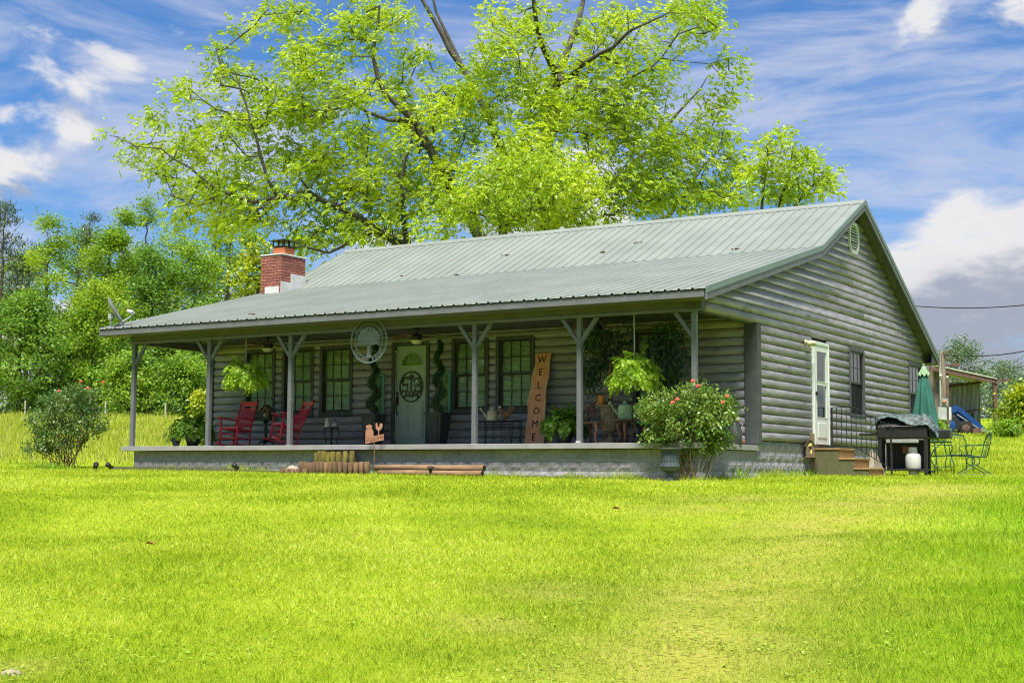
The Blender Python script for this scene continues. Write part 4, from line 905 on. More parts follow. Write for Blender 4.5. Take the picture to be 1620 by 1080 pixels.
    B = [(172, 218, 14, 9, .5), (212, 240, 26, 20, 1), (250, 258, 36, 32, 1), (245, 188, 28, 22, .8), (297, 150, 22, 32, .8), (285, 215, 40, 30, .7), (320, 240, 40, 34, .9), (335, 285, 46, 36, 1), (300, 300, 40, 26, .8),
         (358, 74, 24, 14, .9), (392, 42, 26, 20, 1), (360, 120, 28, 26, .9), (395, 130, 36, 34, 1), (440, 150, 46, 36, 1), (478, 95, 40, 46, 1.3), (432, 18, 40, 22, .8), (515, 100, 40, 30, 1), (540, 62, 34, 24, 1), (470, 30, 40, 26, .7),
         (352, 200, 44, 34, .8), (400, 205, 50, 36, .9), (455, 185, 40, 36, .9), (503, 180, 46, 42, 1.1), (540, 150, 40, 30, .9), (425, 250, 56, 34, .9), (480, 250, 46, 40, 1), (520, 262, 46, 40, 1.2), (560, 222, 46, 38, 1.2), (590, 275, 46, 38, 1.1),
         (385, 300, 56, 32, 1), (360, 345, 46, 26, 1), (290, 335, 46, 24, .7), (425, 345, 46, 22, 1), (465, 300, 50, 34, .9), (485, 355, 46, 26, .9), (540, 320, 46, 32, .9), (555, 345, 46, 24, .9), (610, 345, 40, 30, 1.1), (640, 300, 44, 40, 1.1), (610, 130, 50, 46, .8), (590, 60, 46, 44, .8), (570, 15, 44, 26, .7), (620, 20, 36, 30, .6),
         (660, 190, 46, 40, 1.1), (640, 240, 44, 38, 1), (690, 160, 40, 36, .9), (720, 210, 44, 40, 1), (735, 140, 44, 34, 1), (770, 130, 44, 36, 1.1), (760, 180, 46, 34, .9), (700, 270, 44, 40, 1.1), (690, 320, 44, 36, 1.1), (735, 320, 46, 30, 1.4, -3), (640, 60, 34, 44, .5), (665, 110, 30, 30, .6), (780, 60, 40, 46, .5), (800, 25, 40, 26, .9), (815, 80, 40, 34, 1), (850, 45, 44, 36, .9),
         (790, 285, 60, 44, 1.7, -4), (850, 270, 60, 44, 2.0, -4), (905, 300, 55, 46, 2.0, -4), (850, 325, 70, 38, 2.0, -4), (780, 335, 60, 28, 1.6, -3), (930, 345, 44, 22, 1.4, -2), (965, 290, 40, 36, .9), (830, 230, 50, 36, 1.4, -2), (870, 180, 56, 44, 1.6), (925, 170, 50, 42, 1.5), (840, 150, 46, 40, 1.1), (950, 220, 46, 40, 1.3), (900, 110, 44, 40, 1), (930, 55, 44, 40, .8), (985, 30, 50, 28, 1), (960, 120, 44, 36, 1), (1000, 90, 40, 36, .8), (1000, 175, 46, 44, 1.3), (1040, 120, 44, 36, .9), (1010, 235, 46, 36, 1.1),
         (1050, 205, 40, 34, .9), (1085, 22, 50, 24, 1.3), (1120, 30, 34, 30, 1), (1060, 60, 36, 28, .7), (1150, 115, 24, 32, .9), (1140, 155, 30, 22, .8), (1105, 175, 30, 26, .5), (1060, 250, 46, 36, 1.1), (1100, 230, 40, 34, .9), (1145, 220, 32, 36, .9), (1165, 265, 34, 34, 1), (1000, 290, 40, 40, 1), (1050, 300, 50, 38, 1.4), (1110, 295, 46, 32, 1.2), (1150, 310, 40, 18, 1.3), (1010, 335, 44, 18, 1.2), (1080, 325, 44, 18, 1.2), (500, 385, 40, 18, .9), (560, 372, 44, 20, 1), (630, 372, 40, 18, 1.1), (690, 362, 40, 18, 1.2, -3), (590, 310, 50, 30, .9), (470, 385, 30, 14, .8)]
    attr = blobs_px(B, D0, 3.8, rng, 1500)
    tips = sk.grow(attr, rng, sag=0.10)
    TP = np.array([sk.p[i] for i in tips]); out = unit(TP-P(800, 300)[None])
    lv = [sprays(TP, out, rng, 18, 0.30, 7, 0.112, 0.054, droop=0.36, flat=0.6)]
    thin = [i for i in range(len(sk.p)) if sk.minr[i] == 0.0]; sel = rng.choice(thin, 700); TP2 = np.array(sk.p)[sel]
    lv.append(sprays(TP2, unit(TP2-P(800, 300)[None]), rng, 5, 0.33, 5, 0.10, 0.046, droop=0.38))
    tree_thing('pecan_tree', 'huge spreading yellow-green shade tree rising behind the metal roof', 'tree', base, sk, tips, joinV(lv), 'barkpale', 'leaf_pecan', 0.012, 0.42)
pecan()
def sapling():
    rng = np.random.default_rng(5); D0 = 44.0; sk = Skel(); P = lambda x, y, dz=0.0: PD(x, y, D0+dz); g = P(1215, 600); base = grd(g[0], g[1])
    tr = sk.limb([base-np.array([0, 0, .1]), P(1216, 480), P(1213, 400)], [0.16, 0.13, 0.11])
    for pts in ([P(1213, 400), P(1205, 330), P(1210, 285), P(1215, 240)], [P(1213, 400), P(1235, 320), P(1248, 270), P(1255, 225)], [P(1213, 400), P(1262, 320), P(1290, 290), P(1310, 275)]):
        sk.limb(pts, [0.07, 0.05, 0.035, 0.02], tr[-1], 0.4, rng, 0.05)
    B = [(1240, 215, 18, 16, 1), (1222, 245, 24, 22, 1), (1262, 245, 28, 24, 1), (1295, 268, 24, 20, 1), (1245, 280, 36, 24, 1), (1205, 290, 24, 24, .9), (1280, 300, 34, 22, 1), (1230, 312, 36, 14, 1), (1303, 290, 14, 22, .8), (1195, 270, 14, 14, .5)]
    tips = sk.grow(blobs_px(B, D0, 2.5, rng, 105), rng, sag=0.08); TP = np.array([sk.p[i] for i in tips]); out = unit(TP-P(1240, 300)[None])
    tree_thing('young_tree', 'small loose yellow-green tree showing above the right of the ridge', 'tree', base, sk, tips, sprays(TP, out, rng, 11, 0.26, 7, 0.11, 0.052, droop=0.36, flat=0.55), 'barkpale', 'leaf_pecan', 0.010, 0.42)
sapling()
def woodtree(name, label, px, d, top_py, rx, kind, seed, trunk_px=None, low=0.25, n=210, per=18, leaf_m='leaf_wood', L=0.30, group='trees along the edge of the field', lean=0.0):
    rng = np.random.default_rng(seed); sk = Skel(); g = PD(px, 650, d); base = grd(g[0], g[1]); topz = PD(px, top_py, d)[2]; H = topz-base[2]; r = rx*d/FPX
    top = base+np.array([lean*H*RH[0], lean*H*RH[1], H])
    if kind == 'pine':
        tr = sk.limb([base, base+(top-base)*0.5+rng.normal(size=3)*0.2, top-np.array([0, 0, 0.3])], [0.20, 0.15, 0.03], None, 0.8, rng, 0.03); A = []
        for i in range(n):
            t = low+(1-low)*rng.random(); rr = r*(1.05-t)**0.55*(0.4+0.6*rng.random()); a = rng.random()*6.283
            A.append(base+(top-base)*t+np.array([math.cos(a)*rr, math.sin(a)*rr, rr*0.12]))
    else:
        tr = sk.limb([base, base+(top-base)*0.45+rng.normal(size=3)*0.25, base+(top-base)*0.8], [0.028*H*0.5+0.05, 0.016*H*0.5+0.04, 0.05], None, 0.8, rng, 0.04)
        nl = 9; C = []
        for i in range(nl):
            t = low+(0.92-low)*(i+0.5)/nl+rng.normal()*0.03; a = i*2.4+rng.random(); wdt = math.sin(math.pi*min(1, max(0.12, (t-low+0.16)/(1.16-low))))**0.7
            C.append((base+(top-base)*t+np.array([math.cos(a), math.sin(a), 0])*r*0.50*wdt, r*(0.38+0.25*rng.random())*(0.55+0.5*wdt)))
        C.append((top-np.array([0, 0, r*0.35]), r*0.42)); A = []
        for c, q in C:
            for _ in range(n//len(C)): A.append(c+unit(rng.normal(size=3))*q*rng.random()**0.4*np.array([1, 1, 0.85]))
    if kind != 'pine' and L > 0.28: L = 0.215; per = int(per*1.7)
    A = np.array(A); tips = sk.grow(A, rng, sag=-0.03 if kind == 'pine' else 0.06); TP = np.array([sk.p[i] for i in tips]); ctr = base+(top-base)*0.55; out = unit((TP-ctr)*np.array([1, 1, 0.6]))
    k = len(TP)*per; c = np.repeat(TP, per, 0); o = np.repeat(out, per, 0)
    if kind == 'pine': P_ = c+rng.normal(size=(k, 3))*np.array([.30, .30, .16]); lv = leafquads(P_, o+rng.normal(size=(k, 3))*0.8+np.array([0, 0, .2]), 0.34*(0.7+0.6*rng.random(k)), 0.07, rng, 0.1)
    else:
        P_ = c+rng.normal(size=(k, 3))*np.array([.42, .42, .26])*(r/3.2)**0.4; dd = o*0.6+rng.normal(size=(k, 3))*np.array([1, 1, 0.45])+np.array([0, 0, -0.25])
        lv = leafquads(P_, dd, L*(0.6+0.7*rng.random(k)), L*0.55*(0.7+0.6*rng.random(k)), rng, 0.2, 0.2)
    return tree_thing(name, label, 'tree', base, sk, tips, lv, 'bark', leaf_m, 0.018, 0.40, group, 4)
woodtree('broadleaf_tree', 'tall light tree filling the back of the wood at the left edge', 20, 112, 395, 70, 'b', 61, n=230, per=22, leaf_m='leaf_lime', low=0.1)
woodtree('broadleaf_tree', 'tall fresh green tree behind the dark pine top', 118, 113, 352, 62, 'b', 62, n=250, per=22, leaf_m='leaf_lime', low=0.1)
woodtree('broadleaf_tree', 'tall pale tree closing the wood left of the chimney', 268, 114, 352, 64, 'b', 63, n=250, per=22, leaf_m='leaf_lime', low=0.1)
woodtree('broadleaf_tree', 'light green tree between the dish and the dark blue-green tree', 195, 108, 395, 58, 'b', 64, n=230, per=22, leaf_m='leaf_wood', low=0.1)
woodtree('broadleaf_tree', 'slender light tree rising just left of the chimney', 335, 104, 338, 40, 'b', 65, n=170, per=20, leaf_m='leaf_lime', low=0.15)
woodtree('broadleaf_tree', 'slender pale green tree behind the chimney', 388, 106, 356, 40, 'b', 66, n=170, per=20, leaf_m='leaf_lime', low=0.15)
woodtree('broadleaf_tree', 'pale green tree showing right of the chimney', 452, 106, 392, 40, 'b', 67, n=150, per=20, leaf_m='leaf_lime', low=0.15)
woodtree('broadleaf_tree', 'slender fresh green tree rising above the satellite dish', 185, 106, 318, 36, 'b', 68, n=150, per=18, leaf_m='leaf_lime', low=0.3)
woodtree('pine_tree', 'thin dark pine at the far left edge of the field', -5, 104, 318, 62, 'pine', 31, n=150, per=22, leaf_m='leaf_pine', low=0.4)
woodtree('pine_tree', 'sparse dark pine top standing above the left woodland', 132, 112, 338, 40, 'pine', 32, n=130, per=20, leaf_m='leaf_pine', low=0.35)
woodtree('pine_tree', 'dull olive pine left of the bright green poplar', 40, 106, 385, 70, 'pine', 45, n=150, per=22, leaf_m='leaf_pine', low=0.3)
woodtree('broadleaf_tree', 'slim light green tree with pointed top near the left edge', 66, 100, 335, 46, 'b', 33, n=200, per=20, leaf_m='leaf_lime')
woodtree('broadleaf_tree', 'bright green tree behind the satellite dish', 165, 100, 356, 62, 'b', 34, n=300, per=26, leaf_m='leaf_lime')
woodtree('broadleaf_tree', 'dense dark green rounded tree filling the left edge', 28, 90, 462, 88, 'b', 35, n=340, per=26, leaf_m='leaf_dark', low=0.06)
woodtree('broadleaf_tree', 'low dark green tree behind the left rose bush', 105, 92, 505, 56, 'b', 46, n=240, per=24, leaf_m='leaf_wood', low=0.06)
woodtree('broadleaf_tree', 'mid green tree directly left of the porch roof corner', 150, 92, 440, 58, 'b', 36, n=260, per=22, leaf_m='leaf_lime', low=0.08)
woodtree('broadleaf_tree', 'dark blue-green tree beside the satellite dish arm', 235, 96, 385, 56, 'b', 37, n=270, per=22, leaf_m='leaf_dark', low=0.15)
woodtree('broadleaf_tree', 'wide mid green tree left of the chimney', 300, 98, 376, 66, 'b', 38, n=290, per=22, leaf_m='leaf_wood', low=0.15)
woodtree('broadleaf_tree', 'low leafy tree seen under the porch roof at the left', 205, 88, 560, 52, 'b', 39, n=220, per=22, leaf_m='leaf_wood', low=0.12)
woodtree('broadleaf_tree', 'low light green tree seen between the first two porch posts', 285, 88, 560, 52, 'b', 40, n=220, per=22, leaf_m='leaf_wood', low=0.12)
woodtree('broadleaf_tree', 'tall thin green tree behind the porch roof left of the chimney', 358, 102, 300, 44, 'b', 41, n=170, per=18, leaf_m='leaf_lime', low=0.2)
woodtree('broadleaf_tree', 'bright yellow-green bushy tree beside the chimney', 405, 62, 380, 60, 'b', 42, n=230, per=20, leaf_m='leaf_yellow', low=0.12, L=0.22)
woodtree('broadleaf_tree', 'pale narrow tree rising behind the left woodland', 222, 114, 300, 42, 'b', 43, n=150, per=16, leaf_m='leaf_lime', low=0.25)
woodtree('broadleaf_tree', 'dark tree at the foot of the wood by the fence', 345, 95, 520, 60, 'b', 44, n=240, per=22, leaf_m='leaf_dark', low=0.05)
woodtree('broadleaf_tree', 'shadowy dark tree filling the wood behind the fence post', 170, 100, 500, 64, 'b', 47, n=260, per=22, leaf_m='leaf_dark', low=0.03)
woodtree('broadleaf_tree', 'shadowy dark tree behind the second porch post', 255, 101, 500, 64, 'b', 48, n=260, per=22, leaf_m='leaf_dark', low=0.03)
# far trees on the right
woodtree('broadleaf_tree', 'hazy round-crowned tree above the shed roof', 1518, 118, 534, 54, 'b', 51, n=190, per=18, leaf_m='leaf_far', low=0.25, group='far trees behind the shed')
woodtree('broadleaf_tree', 'hazy dark green tree at the right behind the shed', 1590, 140, 570, 52, 'b', 52, n=190, per=18, leaf_m='leaf_far', low=0.1, group='far trees behind the shed')
woodtree('broadleaf_tree', 'low hazy tree between the shed and the far right trees', 1552, 150, 592, 50, 'b', 53, n=160, per=18, leaf_m='leaf_far', low=0.05, group='far trees behind the shed')
woodtree('broadleaf_tree', 'rounded light green tree at the far right edge', 1622, 120, 595, 46, 'b', 54, n=170, per=18, leaf_m='leaf_far', low=0.05, group='far trees behind the shed')
woodtree('broadleaf_tree', 'small pale tree peeking past the back eave', 1475, 130, 572, 40, 'b', 55, n=120, per=16, leaf_m='leaf_far', low=0.1, group='far trees behind the shed')
woodtree('shrub', 'bright yellow-green shrub growing beside the shed post', 1624, 66, 612, 46, 'b', 56, n=240, per=26, leaf_m='leaf_yellow', low=0.02, L=0.19, group=None)
woodtree('shrub', 'low leafy weeds at the foot of the shed post', 1590, 64, 668, 22, 'b', 57, n=80, per=22, leaf_m='leaf_lime', low=0.02, L=0.15, group=None)
woodtree('shrub', 'pale yellow bush at the field edge behind the second post', 318, 74, 618, 16, 'b', 58, n=60, per=18, leaf_m='leaf_yellow', low=0.05, L=0.18, group=None)
woodtree('shrub', 'straggly green weeds at the foot of the meter pole', 1482, 57, 668, 12, 'b', 59, n=50, per=18, leaf_m='leaf_lime', low=0.05, L=0.14, group=None)
# the wood across the road behind the camera that the windows mirror
def mirror_wood():
    rng = np.random.default_rng(9); pts = []
    for i in range(26):
        x = -108+i*4.6+rng.normal()*1.5; y = -56-rng.random()*12-(max(0, x+20)*0.35); z = float(G(x, y)); h = 13+rng.random()*6
        v = unit(rng.normal(size=(420, 3)))*rng.random((420, 1))**0.4
        pts.append(np.array([x, y, z+h*0.52])+v*np.array([4.4, 4.4, h*0.52]))
    P_ = np.concatenate(pts); k = len(P_)
    V, F = leafquads(P_, rng.normal(size=(k, 3)), 1.5, 1.1, rng, 0.2)
    tag(link('woodland', npmesh('woodland', V, F, 'leaf_lime')), 'wood across the road mirrored in the window panes', 'woodland', kind='stuff')
mirror_wood()

def bush(name, label, base, spheres, seed, nstem, nattr, per, leaf_m, L, flowers, stemr=0.012):
    rng = np.random.default_rng(seed); sk = Skel(); base = np.array(base, float); S = [(np.array(c, float), np.array(r, float)) for c, r in spheres]
    sk.limb([base-np.array([0, 0, .05]), base+np.array([0, 0, 0.05])], [0.05, 0.05])
    for i in range(nstem):
        c, r = S[i % len(S)]; e = base+c+unit(rng.normal(size=3))*r*0.6; b0 = base+np.array([*(rng.normal(size=2)*0.13), 0.0]); mid = b0*0.45+e*0.55+np.array([*(b0-base)[:2]*0.6, 0.12*e[2]])
        sk.p.append(b0); sk.par.append(-1); sk.minr.append(stemr); sk.limb([b0, mid, e], [stemr, stemr*0.75, stemr*0.4], len(sk.p)-1, 0.12, rng, 0.08)
    A = []; w = np.array([np.prod(r) for c, r in S])**0.7; w /= w.sum()
    for i in rng.choice(len(S), nattr, p=w): c, r = S[i]; A.append(base+c+unit(rng.normal(size=3))*r*rng.random()**0.33)
    A = np.array(A); A[:, 2] = np.maximum(A[:, 2], base[2]+0.1); tips = sk.grow(A, rng, sag=0.05, start=2); TP = np.array([sk.p[i] for i in tips]); ctr = base+np.mean([c for c, r in S], 0); out = unit(TP-ctr)
    k = len(TP)*per; P_ = np.repeat(TP, per, 0)+rng.normal(size=(k, 3))*0.055; o = np.repeat(out, per, 0)
    lv = leafquads(P_, o*0.7+rng.normal(size=(k, 3))*0.8, L*(0.6+0.8*rng.random(k)), L*0.62*(0.7+0.6*rng.random(k)), rng, 0.2, 0.15)
    t = thing(name, label, 'shrub', base); V, F = sk.wood(0.0035, 0.30, 4)
    link('stems', npmesh('stems', V-base, F, 'cane', True), t); link('foliage', npmesh('foliage', lv[0]-base, lv[1], leaf_m), t)
    for f in flowers:
        f = np.array(f, float); b = MB()
        for j in range(9):
            a = j*2.4; rr = 0.008+0.003*j; b.ball((rr*math.cos(a), rr*math.sin(a)*0.7, rr*math.sin(a)*0.6+0.010-0.002*j), (0.020, 0.017, 0.015), 6, 4)
        fo = b.build('flower', 'petal', t, True, tuple(f-base))
    return t
bl = PG(103, 740); s_ = 34.5/FPX
def onb(px, py, base, d): q = PD(px, py, d); return q
dL = float(DU(bl[0], bl[1])[0]); RV = np.array([RH[0], RH[1], 0])
def loc(px, py, b, d): return PD(px, py, d)-b
bush('rose_bush', 'rose bush with bare canes standing alone left of the porch', bl,
     [(loc(95, 690, bl, dL), (0.62, 0.6, 0.42)), (loc(110, 655, bl, dL), (0.62, 0.6, 0.38)), (loc(125, 625, bl, dL), (0.48, 0.5, 0.26)), (loc(70, 668, bl, dL), (0.42, 0.5, 0.36)), (loc(142, 668, bl, dL), (0.36, 0.5, 0.40)), (loc(58, 705, bl, dL), (0.30, 0.4, 0.16)), (loc(90, 632, bl, dL), (0.42, 0.4, 0.22))],
     61, 32, 600, 13, 'leaf_rose_dark', 0.062, [PD(139, 613, dL-0.45), PD(163, 604, dL-0.2), PD(93, 618, dL-0.4), PD(128, 603, dL-0.3)])
br = PG(1098, 760); dR = float(DU(br[0], br[1])[0])
bush('rose_bush', 'flowering red rose bush at the right end of the porch', br,
     [(loc(1085, 665, br, dR), (0.72, 0.6, 0.42)), (loc(1060, 640, br, dR), (0.52, 0.5, 0.26)), (loc(1110, 640, br, dR), (0.55, 0.5, 0.34)), (loc(1130, 660, br, dR), (0.40, 0.5, 0.36)), (loc(1095, 690, br, dR), (0.62, 0.5, 0.26)), (loc(1040, 648, br, dR), (0.40, 0.4, 0.18)), (loc(1100, 618, br, dR), (0.26, 0.4, 0.16)), (loc(1145, 640, br, dR), (0.2, 0.3, 0.12)), (loc(1045, 690, br, dR), (0.28, 0.4, 0.14)), (loc(1085, 712, br, dR), (0.45, 0.4, 0.16)), (loc(1125, 695, br, dR), (0.36, 0.4, 0.22))],
     62, 40, 860, 13, 'leaf_rose', 0.062, [PD(x, y, dR-e) for x, y, e in ((1064, 636, .5), (1071, 631, .5), (1104, 610, .45), (1096, 602, .4), (1143, 636, .4), (1150, 626, .3))])
# weeds growing at the foot of the porch
def weed(label, base, n, rad, h, seed, m='leaf_lime', w=0.016):
    rng = np.random.default_rng(seed); base = np.array(base, float); t = thing('weed', label, 'plant', base)
    b0 = rng.normal(size=(n, 3))*np.array([rad, rad*0.4, 0]); d = unit(np.stack([rng.normal(size=n)*0.5, rng.normal(size=n)*0.5, np.ones(n)], -1)); V, F = leafquads(b0, d, h*(0.4+0.7*rng.random(n)), w*(0.6+0.8*rng.random(n)), rng, 0.1, 0.15)
    link('leaves', npmesh('leaves', V, F, m), t)
weed('long grass tuft in front of the mossy edging steps', PG(555, 745), 170, 0.34, 0.45, 71)
weed('weeds at the foot of the right rose bush', PG(1150, 757), 200, 0.28, 0.30, 72)
weed('weeds round the foot of the blue-grey urn', PG(1025, 758), 110, 0.22, 0.24, 73)
weed('grass tuft at the end of the round timbers', PG(778, 752), 60, 0.10, 0.22, 74)
weed('weeds at the foot of the left rose bush', PG(75, 742), 240, 0.45, 0.24, 75)
weed('weeds beside the small mushroom garden light', PG(430, 742), 90, 0.18, 0.26, 76)
weed('grass growing against the side foundation', PG(1262, 754), 120, 0.25, 0.22, 77)

def fern(name, label, base, seed, nf, length, m, hang=False, up=1.0, potr=0.16):
    rng = np.random.default_rng(seed); base = np.array(base, float); t = thing(name, label, 'fern', base); parts = []
    for i in range(nf):
        a = rng.random()*6.283; el = R(rng.uniform(25, 88))*up; L = length*(0.6+0.5*rng.random()); p = np.array([math.cos(a)*potr*0.5, math.sin(a)*potr*0.5, 0.0]); d = np.array([math.cos(a)*math.cos(el), math.sin(a)*math.cos(el), math.sin(el)])
        n = 15; st = L/n; pts = []
        g = (0.085 if not hang else 0.11)*rng.uniform(0.9, 1.8)
        for q in range(n):
            pts.append((p.copy(), d.copy())); p = p+d*st; d = d+np.array([0, 0, -g*(1+q*0.14)]); d /= np.linalg.norm(d)
            if not hang and p[2] < -0.28: p[2] = -0.28
        P_ = np.array([q[0] for q in pts]); D_ = np.array([q[1] for q in pts]); sd_ = unit(np.cross(D_, np.array([0, 0, 1.0])+rng.normal(size=3)*0.2)); wv = (0.10*np.sin(np.pi*(np.arange(n)+1.5)/(n+2))+0.015)*(length/0.6)**0.5
        for sg in (-1, 1):
            dd = sd_*sg+D_*0.35+np.array([0, 0, -0.15]); parts.append(leafquads(P_, dd, wv, st*0.95, rng, 0.1, 0.15))
        parts.append(leafquads(P_, D_, st*1.1, 0.008, rng, 0.0))
    V, F = joinV(parts); link('fronds', npmesh('fronds', V, F, m), t)
    if hang:
        MB().lathe([(0.10, -0.2), (0.15, -0.02), (0.16, 0.0), (0.15, 0.0)], 14).build('basket', 'darkpot', t, True)
        for k in range(3): a = k*2.09; MB().tube([(0.15*math.cos(a), 0.15*math.sin(a), 0.0), (0, 0, 0.40)], 0.004, 4).build('hanger', 'galv', t)
        MB().tube([(0, 0, 0.39), (0.01, 0, 0.6), (0, 0, 3.03-base[2])], 0.011, 5).build('chain', 'galv', t)
    else: MB().lathe([(0.12, -0.3), (0.17, -0.04), (0.18, 0.0), (0.16, 0.0)], 14).build('pot', 'darkpot', t, True)
    return t
f1 = PY(388, 592, 0.2); f2 = PY(1003, 588, 0.2)
fern('hanging_fern', 'lush hanging fern above the left rocking chair', f1+np.array([0, 0, -0.10]), 81, 190, 0.60, 'leaf_fern', True)
fern('hanging_fern', 'lush hanging fern beside the right rose bush', f2+np.array([0, 0, -0.12]), 82, 210, 0.60, 'leaf_fern', True)
f3 = PY(305, 690, 0.9); f4 = PY(893, 690, 1.1)
fern('potted_fern', 'bushy potted fern on the porch floor left of the red chairs', (f3[0], 0.9, 0.90), 83, 150, 0.66, 'leaf_fern_shaded', False)
fern('potted_fern', 'shaded green potted fern beside the tall welcome board', (f4[0], 1.1, 0.90), 84, 160, 0.56, 'leaf_fern_shaded', False)

def topiary(label, x, y, seed):
    rng = np.random.default_rng(seed); t = thing('topiary_planter', label, 'planter', (x, y, 0.602)); b = MB(); 
    lo, hi, H = 0.13, 0.21, 0.72
    for (z0, z1, a, c) in ((0.0, H-0.05, lo, hi-0.012),): b.add([(-a, -a, z0), (a, -a, z0), (a, a, z0), (-a, a, z0), (-c, -c, z1), (c, -c, z1), (c, c, z1), (-c, c, z1)], [(0, 3, 2, 1), (4, 5, 6, 7), (0, 1, 5, 4), (1, 2, 6, 5), (2, 3, 7, 6), (3, 0, 4, 7)])
    b.build('pot', 'darkpot', t); MB().bbox(-hi-0.015, hi+0.015, -hi-0.015, hi+0.015, H-0.05, H, 0.008).build('rim', 'darkpot', t)
    for k in range(4):
        for (z0, z1) in ((0.08, 0.33), (0.38, 0.62)):
            f0 = lo+(hi-lo)*z0/H; f1 = lo+(hi-lo)*z1/H; p = MB(); w0, w1 = f0*0.62, f1*0.62; e = 0.010
            p.add([(-w0, -f0-e, z0), (w0, -f0-e, z0), (w1, -f1-e, z1), (-w1, -f1-e, z1), (-w0, -f0+.02, z0), (w0, -f0+.02, z0), (w1, -f1+.02, z1), (-w1, -f1+.02, z1)], [(0, 1, 2, 3), (0, 4, 5, 1), (2, 6, 7, 3), (1, 5, 6, 2), (0, 3, 7, 4)]); p.build('pot_panel', 'darkpot', t, False, None, k*math.pi/2)
    MB().tube([(0, 0, H-0.06), (0.01, 0, 1.6), (0, 0, 2.2)], [0.02, 0.015, 0.005], 6).build('stem', 'bark', t)
    N = 5200; u = rng.random(N)**0.8; z = 0.72+u*1.52; a = u*3.2*6.283+1.0; R0 = 0.165*(1-u*0.62); P_ = np.stack([np.cos(a)*R0*0.55, np.sin(a)*R0*0.55, z], -1)+unit(rng.normal(size=(N, 3)))*(0.115*(1-u*0.55)*rng.random(N)**0.35)[:, None]
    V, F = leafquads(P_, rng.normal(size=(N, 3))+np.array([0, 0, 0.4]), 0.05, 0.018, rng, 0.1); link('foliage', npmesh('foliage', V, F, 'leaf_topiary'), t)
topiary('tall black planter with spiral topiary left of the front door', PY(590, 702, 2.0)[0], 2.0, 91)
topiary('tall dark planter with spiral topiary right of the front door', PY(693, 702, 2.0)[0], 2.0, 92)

def ficus(label, x, y, z, blobs, seed, m='leaf_ficus', H0=0.9):
    rng = np.random.default_rng(seed); base = np.array([x, y, z]); t = thing('ficus_tree', label, 'tree', base); sk = Skel(); 
    sk.limb([base, base+np.array([0.01, 0, 0.5]), base+np.array([0, 0, H0])], [0.03, 0.028, 0.025])
    for k in range(4):
        a = k*1.57; sk.limb([base+np.array([0.035*math.cos(a), 0.035*math.sin(a), 0]), base+np.array([0.035*math.cos(a+1.5), 0.035*math.sin(a+1.5), 0.45]), base+np.array([0.02*math.cos(a+3), 0.02*math.sin(a+3), H0])], [0.022, 0.02, 0.016], None, 0.15)
    A = np.concatenate([np.array(c)+unit(rng.normal(size=(n, 3)))*np.array(r)*rng.random((n, 1))**0.4 for c, r, n in blobs]); A[:, 1] = np.minimum(A[:, 1], YW-0.10); A[:, 2] = np.minimum(A[:, 2], 3.0)
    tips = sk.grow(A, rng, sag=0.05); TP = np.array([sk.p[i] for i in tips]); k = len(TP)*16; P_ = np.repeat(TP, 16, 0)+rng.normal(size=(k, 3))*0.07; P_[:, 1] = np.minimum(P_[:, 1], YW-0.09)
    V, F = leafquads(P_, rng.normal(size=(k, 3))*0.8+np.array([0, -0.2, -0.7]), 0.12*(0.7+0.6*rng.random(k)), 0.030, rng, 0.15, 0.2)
    W, FW = sk.wood(0.004, 0.35, 4); link('trunk', npmesh('trunk', W-base, FW, 'rust', True), t); link('crown', npmesh('crown', V-base, F, m), t); return t
